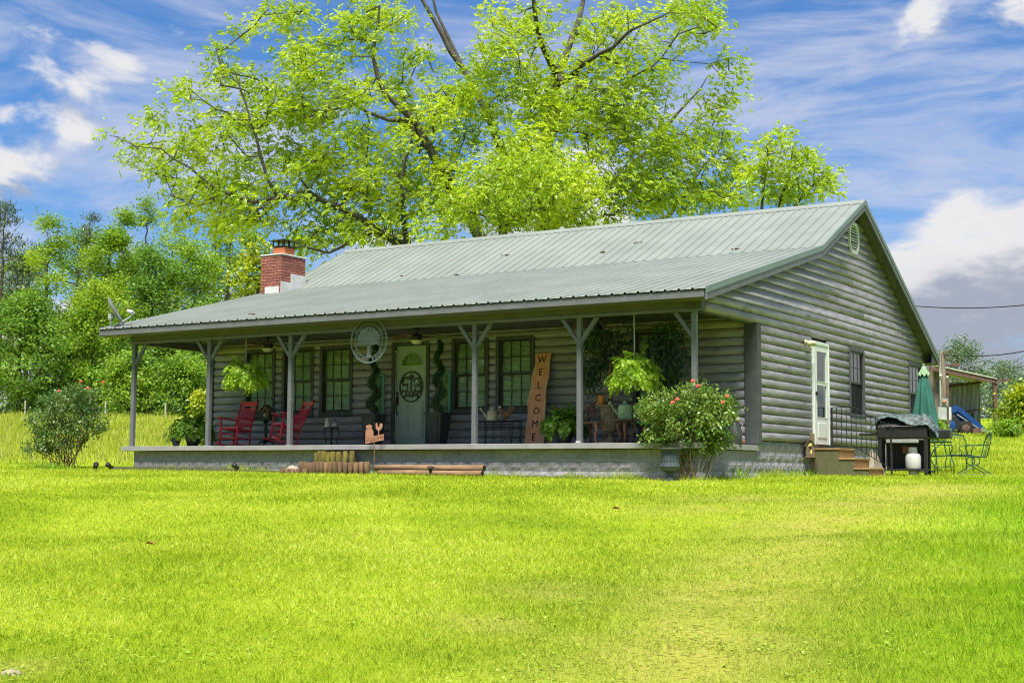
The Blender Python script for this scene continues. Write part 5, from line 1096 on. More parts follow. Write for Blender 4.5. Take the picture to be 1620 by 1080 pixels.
# ------------------------------------------------------------------ things on the porch
ZF = 0.602
def rocking_chair(label, x, y, rz, tilt):
    t = thing('rocking_chair', label, 'chair', (x, y, ZF), rz, None); t.scale = (0.94, 0.94, 0.94); K = math.tan(tilt)
    def rk(p): # rock the chair about its rockers
        c, s = math.cos(tilt), math.sin(tilt); yy, zz = p[1], p[2]-0.0; return (p[0], yy*c+zz*s, max(0.0, -yy*s+zz*c) if False else -yy*s+zz*c+abs(math.sin(tilt))*0.34)
    def bar(nm, a, b, w, h, m='red'): MB().obox(rk(a), rk(b), w, h).build(nm, m, t)
    def rod(nm, pts, r, m='red'): MB().tube([rk(p) for p in pts], r, 7).build(nm, m, t, True)
    for s in (-1, 1):
        pts = [(s*0.26, yy, 0.022+0.10*(yy-0.05)**2*1.6) for yy in np.linspace(-0.42, 0.58, 9)]
        rod('rocker', pts, 0.019)
        rod('leg', [(s*0.27, -0.24, 0.03), (s*0.27, -0.245, 0.35), (s*0.27, -0.25, 0.655)], [0.02, 0.024, 0.018])
        rod('leg', [(s*0.255, 0.22, 0.03), (s*0.25, 0.23, 0.40)], 0.02)
        rod('back_post', [(s*0.25, 0.22, 0.38), (s*0.25, 0.30, 0.70), (s*0.26, 0.45, 1.16)], [0.022, 0.022, 0.014])
        bar('arm', (s*0.285, -0.32, 0.672), (s*0.27, 0.32, 0.645), 0.085, 0.026)
        rod('stretcher', [(s*0.265, -0.24, 0.20), (s*0.255, 0.22, 0.17)], 0.012); rod('stretcher', [(s*0.265, -0.24, 0.31), (s*0.255, 0.22, 0.28)], 0.012)
    for z in (0.17, 0.27): rod('stretcher', [(-0.26, -0.24, z), (0.26, -0.24, z)], 0.013)
    rod('stretcher', [(-0.25, 0.22, 0.2), (0.25, 0.22, 0.2)], 0.012)
    MB().add([rk(p) for p in [(-0.27, -0.27, 0.40), (0.27, -0.27, 0.40), (0.25, 0.24, 0.36), (-0.25, 0.24, 0.36), (-0.27, -0.27, 0.44), (0.27, -0.27, 0.44), (0.25, 0.24, 0.40), (-0.25, 0.24, 0.40)]], [(0, 3, 2, 1), (4, 5, 6, 7), (0, 1, 5, 4), (1, 2, 6, 5), (2, 3, 7, 6), (3, 0, 4, 7)]).build('seat', 'red', t)
    MB().ball((0, 0, 0), (0.22, 0.20, 0.028), 14, 6).build('cushion', 'cushion', t, True, rk((0, -0.03, 0.455)))
    bar('top_rail', (-0.25, 0.425, 1.06), (0.25, 0.425, 1.06), 0.022, 0.115); bar('lower_rail', (-0.24, 0.26, 0.50), (0.24, 0.26, 0.50), 0.02, 0.05); bar('upper_rail', (-0.25, 0.375, 0.935), (0.25, 0.375, 0.935), 0.018, 0.03)
    for i in range(7):
        xx = -0.185+i*0.062; bar('slat', (xx, 0.262, 0.52), (xx, 0.372, 0.925), 0.036, 0.012)
    return t
rocking_chair('red rocking chair with pale cushion under the hanging fern', PY(372, 702, 1.25)[0], 1.25, R(0), R(3))
rocking_chair('red rocking chair tilted back behind the third porch post', PY(448, 702, 1.25)[0], 1.25, R(-24), R(12))
def pedestal_table(x, y):
    t = thing('side_table', 'small round green metal table between the red rocking chairs', 'table', (x, y, ZF))
    MB().lathe([(0.30, 0.62), (0.32, 0.632), (0.32, 0.645), (0.29, 0.648)], 20).build('table_top', 'greenpaint', t)
    MB().lathe([(0.035, 0.10), (0.028, 0.3), (0.045, 0.42), (0.028, 0.5), (0.06, 0.62)], 10).build('pedestal', 'greenpaint', t, True)
    for k in range(3): a = k*2.09+0.4; MB().tube([(0.02*math.cos(a), 0.02*math.sin(a), 0.16), (0.16*math.cos(a), 0.16*math.sin(a), 0.12), (0.26*math.cos(a), 0.26*math.sin(a), 0.012)], [0.022, 0.02, 0.014], 6).build('leg', 'greenpaint', t, True)
tx = PY(420, 690, 1.95)[0]; pedestal_table(tx, 1.95)
def birdhouse(label, loc, w, h, m, s=1.0, rz=0.0):
    t = thing('birdhouse', label, 'birdhouse', loc, rz); hw = w/2; d = w*0.45
    b = MB(); b.prism([(-hw, 0), (hw, 0), (hw, h*0.62), (0, h*0.95), (-hw, h*0.62)], 'y', -d, d); b.build('body', m, t)
    for sg in (-1, 1): MB().add([(sg*0.0, -d-0.03, h*0.965), (sg*(hw+0.035), -d-0.03, h*0.555), (sg*(hw+0.035), d+0.03, h*0.555), (0, d+0.03, h*0.965), (0, -d-0.03, h*0.965+0.02), (sg*(hw+0.045), -d-0.03, h*0.555+0.016), (sg*(hw+0.045), d+0.03, h*0.555+0.016), (0, d+0.03, h*0.965+0.02)], [(0, 1, 2, 3), (4, 5, 6, 7), (0, 1, 5, 4), (1, 2, 6, 5), (2, 3, 7, 6)]).build('roof', 'oldwood', t)
    MB().lathe([(0.0, 0), (w*0.14, 0), (w*0.14, 0.006), (0, 0.006)], 12).build('entrance', 'dark_sheet', t, False, (0, -d-0.004, h*0.5)).rotation_euler = (math.pi/2, 0, 0)
    MB().box(-hw-0.03, hw+0.03, -d-0.05, d+0.03, -0.02, 0.0).build('floor_board', 'oldwood', t)
    return t, d
bh, d_ = birdhouse('small rustic birdhouse on the round green table', (tx+0.02, 1.95, ZF+0.67), 0.19, 0.30, 'oldwood', 1, R(15))
MB().ball((0, -d_-0.012, 0.07), (0.035, 0.016, 0.045), 8, 5).build('ornament', 'cream', bh, True)
def ceiling_fan(label, x, y, rz):
    t = thing('ceiling_fan', label, 'fan', (x, y, 3.05), rz, 'fans under the porch ceiling')
    MB().lathe([(0.07, 0.0), (0.07, -0.03), (0.02, -0.05), (0.02, -0.12), (0.11, -0.13), (0.12, -0.2), (0.09, -0.24)], 14).build('motor', 'black', t, True)
    MB().lathe([(0.12, -0.24), (0.125, -0.26), (0.10, -0.30), (0.06, -0.325), (0.0, -0.335)], 16).build('light_bowl', 'lamp', t, True)
    for k in range(5):
        a = k*1.2566+0.2; c, s = math.cos(a), math.sin(a); b = MB()
        b.add([(0.2*c-s*(-0.055), 0.2*s+c*(-0.055), -0.175), (0.62*c-s*(-0.075), 0.62*s+c*(-0.075), -0.185), (0.65*c, 0.65*s, -0.18), (0.62*c-s*0.075, 0.62*s+c*0.075, -0.165), (0.2*c-s*0.055, 0.2*s+c*0.055, -0.16), (0.2*c-s*(-0.055), 0.2*s+c*(-0.055), -0.167), (0.62*c-s*(-0.075), 0.62*s+c*(-0.075), -0.177), (0.65*c, 0.65*s, -0.172), (0.62*c-s*0.075, 0.62*s+c*0.075, -0.157), (0.2*c-s*0.055, 0.2*s+c*0.055, -0.152)], [(4, 3, 2, 1, 0), (5, 6, 7, 8, 9), (0, 1, 6, 5), (1, 2, 7, 6), (2, 3, 8, 7), (3, 4, 9, 8), (4, 0, 5, 9)])
        bl_ = b.build('blade', 'fanwood', t); MB().obox((0.1*c, 0.1*s, -0.175), (0.24*c, 0.24*s, -0.172), 0.03, 0.006).build('blade_iron', 'black', bl_)
for lab, px, rz in (('porch ceiling fan above the rocking chairs', 424, 0.2), ('porch ceiling fan above the front door', 659, 0.9), ('porch ceiling fan beside the fifth post', 945, 0.5)):
    ceiling_fan(lab, PY(px, 530, 1.25)[0], 1.25, rz)
# round metal farm sign hung from the eave
def farm_sign():
    c = PY(583.5, 538.5, -0.16); t = thing('farm_sign', 'round grey metal sign with tree silhouette hung on the porch beam', 'sign', c); Rr = 0.46
    def ring(r0, r1, nm):
        b = MB(); n = 48; vs = []; fs = []
        for k in range(n):
            a = 2*math.pi*k/n
            for (r, yy) in ((r0, -0.004), (r1, -0.004), (r1, 0.004), (r0, 0.004)): vs.append((r*math.cos(a), yy, r*math.sin(a)))
        for k in range(n):
            for q in range(4): fs.append((k*4+q, k*4+(q+1) % 4, ((k+1) % n)*4+(q+1) % 4, ((k+1) % n)*4+q))
        b.add(vs, fs).build(nm, 'signmetal', t)
    ring(Rr-0.03, Rr, 'outer_ring'); ring(Rr*0.71, Rr*0.71+0.022, 'inner_ring')
    for a in (R(172), R(8), R(255), R(285)): MB().obox((Rr*0.73*math.cos(a), 0, Rr*0.73*math.sin(a)), (Rr*0.95*math.cos(a), 0, Rr*0.95*math.sin(a)), 0.008, 0.012, (0, 1, 0)).build('spoke', 'signmetal', t)
    rng = random.Random(3); pts = []
    n = 64
    for k in range(n+1):
        a = R(205)-R(230)*k/n; rr = Rr*0.66*(0.93+0.10*math.sin(k*2.3)+rng.uniform(-0.07, 0.05)); x, z = rr*math.cos(a), rr*math.sin(a)*0.92+0.02
        pts.append((x, z))
    trunk = [(0.10, -0.10), (0.045, -0.09), (0.035, -0.2), (0.05, -0.29), (0.08, -0.33), (-0.08, -0.33), (-0.05, -0.29), (-0.035, -0.2), (-0.045, -0.09), (-0.10, -0.10)]
    poly = pts+trunk; b = MB()
    # fan triangulation round the crown centre keeps the outline crisp
    vs = []; fs = []; crown = pts; m = len(crown)
    for yy in (-0.004, 0.004):
        vs.append((0, yy, 0.02)); vs += [(x, yy, z) for x, z in crown]
    for k in range(m-1): fs.append((0, 1+k, 2+k)); fs.append((m+1, m+3+k, m+2+k)); fs.append((1+k, m+2+k, m+3+k, 2+k))
    fs += [(0, m, 1), (m+1, m+2, 2*m+1)]
    b.add(vs, fs); b.prism(trunk, 'y', -0.0045, 0.0045); b.build('tree_silhouette', 'signmetal', t)
    hol = MB()
    for k in range(26):
        a = rng.uniform(-0.3, 3.4); r = Rr*rng.uniform(0.28, 0.6); x, z = r*math.cos(a), r*math.sin(a)*0.9+0.02; hol.obox((x, -0.005, z), (x+0.035*math.cos(a), -0.005, z+0.035*math.sin(a)), 0.006, 0.003, (0, 1, 0))
    hol.build('cut_outs', 'dark_sheet', t)
    lt = MB()
    def arc(txt, a0, a1, size, flip):
        for i, chh in enumerate(txt):
            if chh == ' ': continue
            a = R(a0+(a1-a0)*i/(len(txt)-1)); rot = (a+math.pi/2) if flip else (a-math.pi/2); tv, tf = text_mesh(chh, size, 0.004); cr, sr = math.cos(rot), math.sin(rot); cx_, cz_ = Rr*0.845*math.cos(a), Rr*0.845*math.sin(a)
            lt.add([(cx_+x*cr-y*sr, -z, cz_+x*sr+y*cr) for x, y, z in tv], tf)
    arc('GLORY FARM', 215, 325, 0.135, True); arc('R', 156, 156, 0.14, False) if False else None
    for chh, ang in (('R', 150), ('O', 24)):
        a = R(ang); tv, tf = text_mesh(chh, 0.14, 0.004); rot = a-math.pi/2; cr, sr = math.cos(rot), math.sin(rot); cx_, cz_ = Rr*0.845*math.cos(a), Rr*0.845*math.sin(a); lt.add([(cx_+x*cr-y*sr, -z, cz_+x*sr+y*cr) for x, y, z in tv], tf)
    lt.build('lettering', 'signmetal', t)
    MB().tube([(0, 0, Rr-0.01), (0, 0.03, 3.06-c[2])], 0.006, 5).build('hook', 'black', t)
farm_sign()
# small stand with jug and ornaments
def plant_stand():
    x = PY(524, 702, 1.7)[0]; t = thing('plant_stand', 'small dark iron stand under the third window', 'stand', (x, 1.7, ZF))
    MB().lathe([(0.15, 0.40), (0.16, 0.41), (0.16, 0.42), (0.14, 0.425)], 16).build('top', 'black', t)
    for k in range(4): a = k*1.57+0.6; MB().tube([(0.14*math.cos(a), 0.14*math.sin(a), 0.41), (0.17*math.cos(a), 0.17*math.sin(a), 0.3), (0.11*math.cos(a), 0.11*math.sin(a), 0.14), (0.15*math.cos(a), 0.15*math.sin(a), 0.01)], 0.012, 6).build('leg', 'black', t, True)
    j = thing('jug', 'cream enamel jug on the small dark iron stand', 'jug', (x-0.09, 1.66, ZF+0.427))
    MB().lathe([(0.06, 0.0), (0.065, 0.03), (0.045, 0.13), (0.03, 0.17), (0.04, 0.2)], 12).build('body', 'cream', j, True); MB().tube([(0.05, 0, 0.06), (0.10, 0, 0.10), (0.035, 0, 0.17)], 0.008, 5).build('handle', 'cream', j, True)
    j = thing('kettle', 'dull grey kettle on the small dark iron stand', 'kettle', (x+0.07, 1.72, ZF+0.427))
    MB().lathe([(0.06, 0.0), (0.075, 0.05), (0.06, 0.11), (0.02, 0.13), (0.015, 0.16)], 12).build('body', 'galv', j, True); MB().tube([(-0.06, 0, 0.09), (0, 0, 0.21), (0.06, 0, 0.09)], 0.007, 5).build('handle', 'black', j, True); MB().tube([(0.05, 0, 0.05), (0.12, 0, 0.12)], [0.015, 0.008], 6).build('spout', 'galv', j, True)
plant_stand()
# old window frames leaning on the wall either side of the door
def old_frame(label, px0, px1, py0, py1):
    a = PY(px0, py1, YW-0.12); b = PY(px1, py0, YW-0.12); w = b[0]-a[0]; h = b[2]-a[2]; t = thing('old_window_frame', label, 'window frame', (a[0], YW-0.13, a[2])); f = 0.05
    m = MB(); m.bbox(0, f, 0, 0.03, 0, h, 0.004); m.bbox(w-f, w, 0, 0.03, 0, h, 0.004); m.build('stile', 'teal', t)
    m = MB(); m.bbox(f, w-f, 0.001, 0.029, 0, f, 0.004); m.bbox(f, w-f, 0.001, 0.029, h-f, h, 0.004); m.build('rail', 'teal', t)
    MB().box(w/2-0.01, w/2+0.01, 0.005, 0.025, f, h-f).build('muntin', 'teal', t); MB().box(f, w-f, 0.013, 0.017, f, h-f).build('pane', 'glass', t)
M['teal'].name = 'faded_teal_paint'
old_frame('faded teal old window frame beside the left topiary', 588, 608, 591, 656); old_frame('faded teal old window frame beside the right topiary', 693, 713, 587, 656)
# welcome rooster sign on a stake
def rooster_sign():
    c = PY(592, 700, -0.42); gz = float(G(c[0], -0.42)); t = thing('garden_sign', 'rusty copper farm sign reading welcome on a thin stake', 'sign', (c[0], -0.42, gz)); z0 = PY(592, 700, -0.42)[2]-gz
    MB().tube([(0.02, 0, -0.1), (0.0, 0, z0+0.05)], 0.008, 5).build('stake', 'rust', t)
    b = MB(); q = 0.17
    b.prism([(-0.16*1.35, z0-0.02), (0.17*1.35, z0+0.05), (0.17*1.35, z0+0.17), (-0.02, z0+0.13), (-0.03, z0+0.23), (-0.09, z0+0.30), (-0.17, z0+0.29), (-0.215, z0+0.24)], 'y', -0.006, 0.006)
    b.build('plate', 'copper', t)
    r = MB(); cx_, cz_ = 0.105, z0+0.29
    r.prism([(cx_-0.01, z0+0.15), (cx_+0.012, z0+0.15), (cx_+0.012, cz_-0.05), (cx_+0.06, cz_-0.03), (cx_+0.10, cz_+0.03), (cx_+0.085, cz_+0.085), (cx_+0.03, cz_+0.09), (cx_+0.02, cz_+0.03), (cx_-0.02, cz_+0.02), (cx_-0.04, cz_+0.10), (cx_-0.075, cz_+0.09), (cx_-0.07, cz_-0.01), (cx_-0.03, cz_-0.05), (cx_-0.01, cz_-0.055)], 'y', -0.005, 0.005); r.build('rooster', 'copper', t)
    s = MB(); s.prism([(-0.20, z0+0.29), (-0.06, z0+0.30), (-0.06, z0+0.335), (-0.12, z0+0.36), (-0.21, z0+0.335)], 'y', -0.005, 0.005); s.build('barn_roof', 'copper', t)
    tv, tf = text_mesh('WELCOME', 0.092, 0.003); a = math.atan2(0.07, 0.45); MB().add([(x*math.cos(a)-y*math.sin(a)-0.0, -0.007-z, z0+0.075+x*math.sin(a)+y*math.cos(a)) for x, y, z in tv], tf).build('lettering', 'rust', t)
rooster_sign()
# wire table with watering can, rooster and plate
def wire_table():
    x = PY(788, 702, 1.75)[0]; t = thing('wire_table', 'black wire nesting table under the right windows', 'table', (x, 1.75, ZF)); w, d, h = 0.42, 0.18, 0.50
    for s in (-1, 1):
        for q in (-1, 1):
            b = MB()
            for off in (-0.03, 0.0, 0.03): b.tube([(s*w+off, q*d, h), (s*w+off, q*d, 0.25), (s*(w-0.0)+off*0.5, q*d, 0.08), (s*w, q*d, 0.005)], 0.007, 5)
            b.build('leg', 'black', t)
    for q in (-1, 1):
        b = MB(); b.tube([(-0.03, q*d, h), (-0.03, q*d, 0.2), (0, q*d, 0.005), (0.03, q*d, 0.2), (0.03, q*d, h)], 0.007, 5); b.build('leg', 'black', t)
    top = MB(); 
    for yy in np.linspace(-d, d, 7): top.tube([(-w-0.05, yy, h), (w+0.05, yy, h)], 0.008, 5)
    for zz in (h-0.06, h-0.11):
        for q in (-1, 1): top.tube([(-w-0.05, q*d, zz), (w+0.05, q*d, zz)], 0.006, 5)
    for xx in np.linspace(-w, w, 9): top.tube([(xx, -d, h), (xx, -d, h-0.11)], 0.005, 4); top.tube([(xx, -d, h+0.002), (xx, d, h+0.002)], 0.005, 4)
    top.build('top', 'black', t)
    return x, ZF+h+0.009
def watering_can(label, loc, s, m, rz):
    t = thing('watering_can', label, 'watering can', loc, rz)
    MB().lathe([(0.11*s, 0.0), (0.115*s, 0.01*s), (0.105*s, 0.19*s), (0.11*s, 0.2*s), (0.085*s, 0.235*s), (0.04*s, 0.25*s)], 18).build('body', m, t, True)
    MB().tube([(-0.09*s, 0, 0.05*s), (-0.17*s, 0, 0.14*s), (-0.25*s, 0, 0.25*s)], [0.024*s, 0.018*s, 0.013*s], 8).build('spout', m, t, True)
    MB().lathe([(0.012*s, 0), (0.035*s, 0.035*s), (0.035*s, 0.04*s)], 10).build('rose', m, t, True, (-0.245*s, 0, 0.245*s)).rotation_euler = (0, -0.7, 0)
    MB().tube([(0.10*s, 0, 0.06*s), (0.19*s, 0, 0.13*s), (0.18*s, 0, 0.22*s), (0.09*s, 0, 0.21*s)], 0.009*s, 6).build('handle', m, t, True)
    MB().tube([(-0.16*s, 0, 0.13*s), (-0.1*s, 0, 0.19*s)], 0.006*s, 5).build('brace', m, t)
    MB().lathe([(0.03*s, 0.25*s), (0.035*s, 0.27*s), (0.015*s, 0.29*s), (0.02*s, 0.30*s)], 10).build('lid', m, t, True)
wx, wz = wire_table()
watering_can('old cream watering can on the black wire table', (wx-0.15, 1.75, wz), 0.95, 'cream', 0.2)
def rooster(label, loc):
    t = thing('rooster_figurine', label, 'figurine', loc, 0.3)
    b = MB(); b.ball((0.02, 0, 0.13), (0.10, 0.05, 0.08), 12, 8); b.tube([(-0.05, 0, 0.15), (-0.10, 0, 0.23), (-0.11, 0, 0.27)], [0.045, 0.03, 0.02], 8); b.tube([(0.0, 0.02, 0.07), (0.0, 0.02, 0.0)], 0.009, 5); b.tube([(0.03, -0.02, 0.07), (0.03, -0.02, 0.0)], 0.009, 5); b.build('body', 'rust', t, True)
    for k in range(5): a = 0.5+k*0.28; MB().tube([(0.09, 0, 0.15), (0.09+0.10*math.cos(a), 0, 0.15+0.13*math.sin(a)+0.02), (0.09+0.15*math.cos(a-0.5), 0, 0.15+0.13*math.sin(a))], [0.022, 0.018, 0.006], 6).build('tail_feather', 'rust', t, True)
    MB().prism([(-0.14, 0.27), (-0.09, 0.27), (-0.08, 0.31), (-0.10, 0.295), (-0.11, 0.32), (-0.125, 0.295), (-0.14, 0.31)], 'y', -0.006, 0.006).build('comb', 'cream', t); MB().tube([(-0.12, 0, 0.26), (-0.16, 0, 0.25)], [0.012, 0.003], 5).build('beak', 'cream', t)
rooster('rusty metal rooster beside the cream watering can', (wx+0.17, 1.74, wz))
pl = thing('plate', 'white plate lying on the black wire table', 'plate', (wx+0.33, 1.68, wz)); MB().lathe([(0.05, 0.0), (0.09, 0.012), (0.095, 0.016), (0.06, 0.008)], 16).build('dish', 'white', pl, True)
# tall live-edge welcome board
def welcome_board():
    b0 = PY(843, 702, 1.95); x = b0[0]; t = thing('welcome_board', 'tall live-edge wooden board lettered welcome leaning on the wall', 'sign', (x, 1.95, ZF)); lean = math.atan2(0.50, 1.95)
    t.rotation_euler = (-lean, R(-2.2), 0)
    rng = random.Random(12); L, Rr_ = [], []; n = 26; H = 1.98
    for i in range(n+1):
        f = i/n; z = f*H; L.append((-0.225+0.02*math.sin(f*9)+0.014*math.sin(f*23)+0.055*f+0.006*rng.random(), z)); Rr_.append((0.225+0.02*math.sin(f*7+1)-0.02*f+0.01*math.sin(f*19)+0.006*rng.random()-0.012*f, z))
    m = MB(); vs = []; fs = []
    for i in range(n+1):
        for (p, yy) in ((L[i], -0.012), (Rr_[i], -0.012), (Rr_[i], 0.03), (L[i], 0.03)): vs.append((p[0]+(0.0 if yy < 0 else 0.012*(1 if p is L[i] else -1)), yy, p[1]))
    for i in range(n):
        for q in range(4): fs.append((i*4+q, i*4+(q+1) % 4, (i+1)*4+(q+1) % 4, (i+1)*4+q))
    fs += [(0, 3, 2, 1), (n*4, n*4+1, n*4+2, n*4+3)]; m.add(vs, fs); m.build('board', 'slabwood', t)
    for S, sg in ((L, 1), (Rr_, -1)):
        e = MB(); vs = []; fs = []
        for i in range(n+1):
            w = 0.028+0.018*math.sin(i*0.9+sg); p = S[i]
            vs += [(p[0]-sg*0.004, -0.0145, p[1]), (p[0]+sg*w, -0.0145, p[1]), (p[0]+sg*w, -0.010, p[1]), (p[0]-sg*0.004, -0.006, p[1])]
        for i in range(n):
            for q in range(4): fs.append((i*4+q, i*4+(q+1) % 4, (i+1)*4+(q+1) % 4, (i+1)*4+q))
        e.add(vs, fs).build('sapwood_edge', 'slabwood2', t)
    for i, chh in enumerate('WELCOME'):
        tv, tf = text_mesh(chh, 0.21, 0.003); f = 0.93-0.84*i/6; xc = 0.02*f; MB().add([(xc+x*0.95, -0.016-z, f*H+y) for x, y, z in tv], tf).build('letter', 'burn', t)
welcome_board()
# cast-iron chairs, urn, ficus, low table with can, teal box
def iron_chair(label, x, y, rz, seed):
    t = thing('iron_chair', label, 'chair', (x, y, ZF), rz); rng = random.Random(seed)
    for sx in (-1, 1):
        for sy in (-1, 1): 
            b = MB(); b.tube([(sx*0.19, sy*0.17, 0.40), (sx*0.23, sy*0.20, 0.30), (sx*0.16, sy*0.15, 0.15), (sx*0.22, sy*0.20, 0.01)], [0.03, 0.028, 0.02, 0.022], 7); b.tube([(sx*0.12, sy*0.17, 0.40), (sx*0.19, sy*0.18, 0.28), (sx*0.22, sy*0.19, 0.2)], 0.013, 5); b.build('leg', 'rust', t, True)
    s = MB(); s.lathe([(0.0, 0.40), (0.25, 0.40), (0.255, 0.42), (0.0, 0.425)], 16); s.build('seat', 'rust', t)
    b = MB()
    for k in range(34):
        p = [(rng.uniform(-0.24, 0.24), 0.19+rng.uniform(-0.012, 0.012), rng.uniform(0.42, 0.78)) for _ in range(4)]
        for q in range(1, 4): p[q] = tuple(p[q-1][i]+rng.uniform(-0.09, 0.09)*(0.2 if i == 1 else 1) for i in range(3))
        p = [(max(-0.26, min(0.26, a)), b_, max(0.41, min(0.80, c))) for a, b_, c in p]; b.tube(p, 0.011, 5)
    b.tube([(-0.26, 0.19, 0.40), (-0.27, 0.20, 0.66), (-0.17, 0.20, 0.80), (0, 0.2, 0.83), (0.17, 0.20, 0.80), (0.27, 0.20, 0.66), (0.26, 0.19, 0.40)], 0.016, 6); b.build('backrest', 'rust', t, True)
iron_chair('rusty cast-iron chair with tangled vine back beside the fifth post', PY(938, 702, 1.0)[0], 1.0, R(-8), 4)
iron_chair('rusty iron chair half hidden behind the pale green watering can', PY(1003, 702, 1.75)[0], 1.75, R(12), 5)
def urn(label, x, y, z, s, m):
    t = thing('urn', label, 'urn', (x, y, z))
    MB().bbox(-0.15*s, 0.15*s, -0.15*s, 0.15*s, 0, 0.05*s, 0.006).build('plinth', m, t); MB().lathe([(0.13*s, 0.05*s), (0.06*s, 0.12*s), (0.05*s, 0.18*s), (0.075*s, 0.20*s)], 20).build('foot', m, t, True)
    MB().lathe([(0.07*s, 0.20*s), (0.15*s, 0.23*s), (0.185*s, 0.31*s), (0.165*s, 0.38*s), (0.165*s, 0.60*s)], 40, flute=0.03).build('bowl', m, t); MB().lathe([(0.17*s, 0.60*s), (0.23*s, 0.63*s), (0.24*s, 0.655*s), (0.20*s, 0.66*s), (0.17*s, 0.63*s)], 24).build('rim', m, t, True)
    MB().lathe([(0.0, 0.61*s), (0.19*s, 0.61*s), (0.19*s, 0.615*s), (0, 0.615*s)], 16).build('soil', 'bark', t)
ux = PY(966, 702, 1.15)[0]; urn('large weathered brown fluted urn holding the ficus', ux, 1.15, ZF, 1.15, 'urn')
cdl = thing('candle', 'orange block candle on the brown urn rim', 'candle', (ux-0.13, 1.02, ZF+0.76)); MB().bbox(-0.05, 0.05, -0.05, 0.05, 0, 0.17, 0.006).build('wax', 'orange', cdl); MB().tube([(0, 0, 0.17), (0, 0, 0.185)], 0.004, 4).build('wick', 'black', cdl)
shl = thing('seashell', 'pale shell on the brown urn rim', 'shell', (ux-0.205, 1.06, ZF+0.763)); MB().ball((0, 0, 0.02), (0.05, 0.035, 0.022), 10, 6).ball((0.03, 0, 0.03), (0.02, 0.02, 0.016), 8, 5).build('shell', 'cream', shl, True)
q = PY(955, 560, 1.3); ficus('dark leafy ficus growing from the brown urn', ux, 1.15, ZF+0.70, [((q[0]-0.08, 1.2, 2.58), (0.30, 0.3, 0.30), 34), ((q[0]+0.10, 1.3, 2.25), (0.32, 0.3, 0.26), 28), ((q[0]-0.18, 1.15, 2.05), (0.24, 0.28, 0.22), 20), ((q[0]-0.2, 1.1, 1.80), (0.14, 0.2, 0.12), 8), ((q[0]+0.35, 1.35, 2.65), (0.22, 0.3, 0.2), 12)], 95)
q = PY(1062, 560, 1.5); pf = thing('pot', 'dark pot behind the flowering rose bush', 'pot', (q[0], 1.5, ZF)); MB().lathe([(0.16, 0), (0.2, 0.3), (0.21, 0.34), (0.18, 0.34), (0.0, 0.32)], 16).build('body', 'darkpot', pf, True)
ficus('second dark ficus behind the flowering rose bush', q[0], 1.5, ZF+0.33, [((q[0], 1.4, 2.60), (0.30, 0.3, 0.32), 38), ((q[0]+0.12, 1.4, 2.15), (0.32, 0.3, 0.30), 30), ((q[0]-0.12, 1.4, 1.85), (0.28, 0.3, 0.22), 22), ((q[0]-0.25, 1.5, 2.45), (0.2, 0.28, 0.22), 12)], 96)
def low_table():
    x = PY(990, 702, 0.75)[0]; t = thing('iron_table', 'low rusty iron table holding the pale green watering can', 'table', (x, 0.75, ZF)); MB().lathe([(0.0, 0.44), (0.29, 0.44), (0.30, 0.45), (0.0, 0.455)], 20).build('table_top', 'urn', t)
    for k in range(3): a = k*2.09+0.9; c, s = math.cos(a), math.sin(a); MB().tube([(0.13*c, 0.13*s, 0.44), (0.19*c, 0.19*s, 0.33), (0.12*c, 0.12*s, 0.16), (0.20*c, 0.20*s, 0.01)], [0.035, 0.03, 0.02, 0.028], 7).build('leg', 'rust', t, True)
    MB().tube([(-0.13, 0.02, 0.19), (0.14, 0.02, 0.19)], 0.010, 5).build('stretcher', 'rust', t)
    return x
lx = low_table(); watering_can('pale green watering can with long spout on the low iron table', (lx-0.02, 0.75, ZF+0.456), 1.18, 'canGreen', 0.0)
def teal_box():
    x = PY(1026, 680, 1.1)[0]; s = thing('stand', 'low dark stand under the teal sunflower box', 'stand', (x, 1.1, ZF)); 
    MB().box(-0.28, 0.28, -0.16, 0.16, 0.34, 0.37).build('top', 'black', s)
    for a in (-0.25, 0.25):
        for c in (-0.13, 0.13): MB().box(a-0.02, a+0.02, c-0.02, c+0.02, 0, 0.34).build('leg', 'black', s)
    t = thing('painted_box', 'teal box painted with a yellow sunflower behind the rose bush', 'box', (x, 1.1, ZF+0.372)); MB().add([(-0.27, -0.13, 0), (0.27, -0.13, 0), (0.27, 0.13, 0), (-0.27, 0.13, 0), (-0.23, -0.11, 0.36), (0.23, -0.11, 0.36), (0.23, 0.11, 0.36), (-0.23, 0.11, 0.36)], [(0, 3, 2, 1), (4, 5, 6, 7), (0, 1, 5, 4), (1, 2, 6, 5), (2, 3, 7, 6), (3, 0, 4, 7)]).build('body', 'teal', t)
    f = MB()
    for k in range(11): a = k*0.571; f.ball((-0.02+0.085*math.cos(a), -0.127, 0.16+0.085*math.sin(a)), (0.032+0.016*abs(math.cos(a)), 0.004, 0.032+0.016*abs(math.sin(a))), 8, 4)
    f.build('painted_flower', 'yellow', t); MB().ball((-0.02, -0.131, 0.165), (0.045, 0.004, 0.04), 10, 5).build('flower_centre', 'oldwood', t)
teal_box()
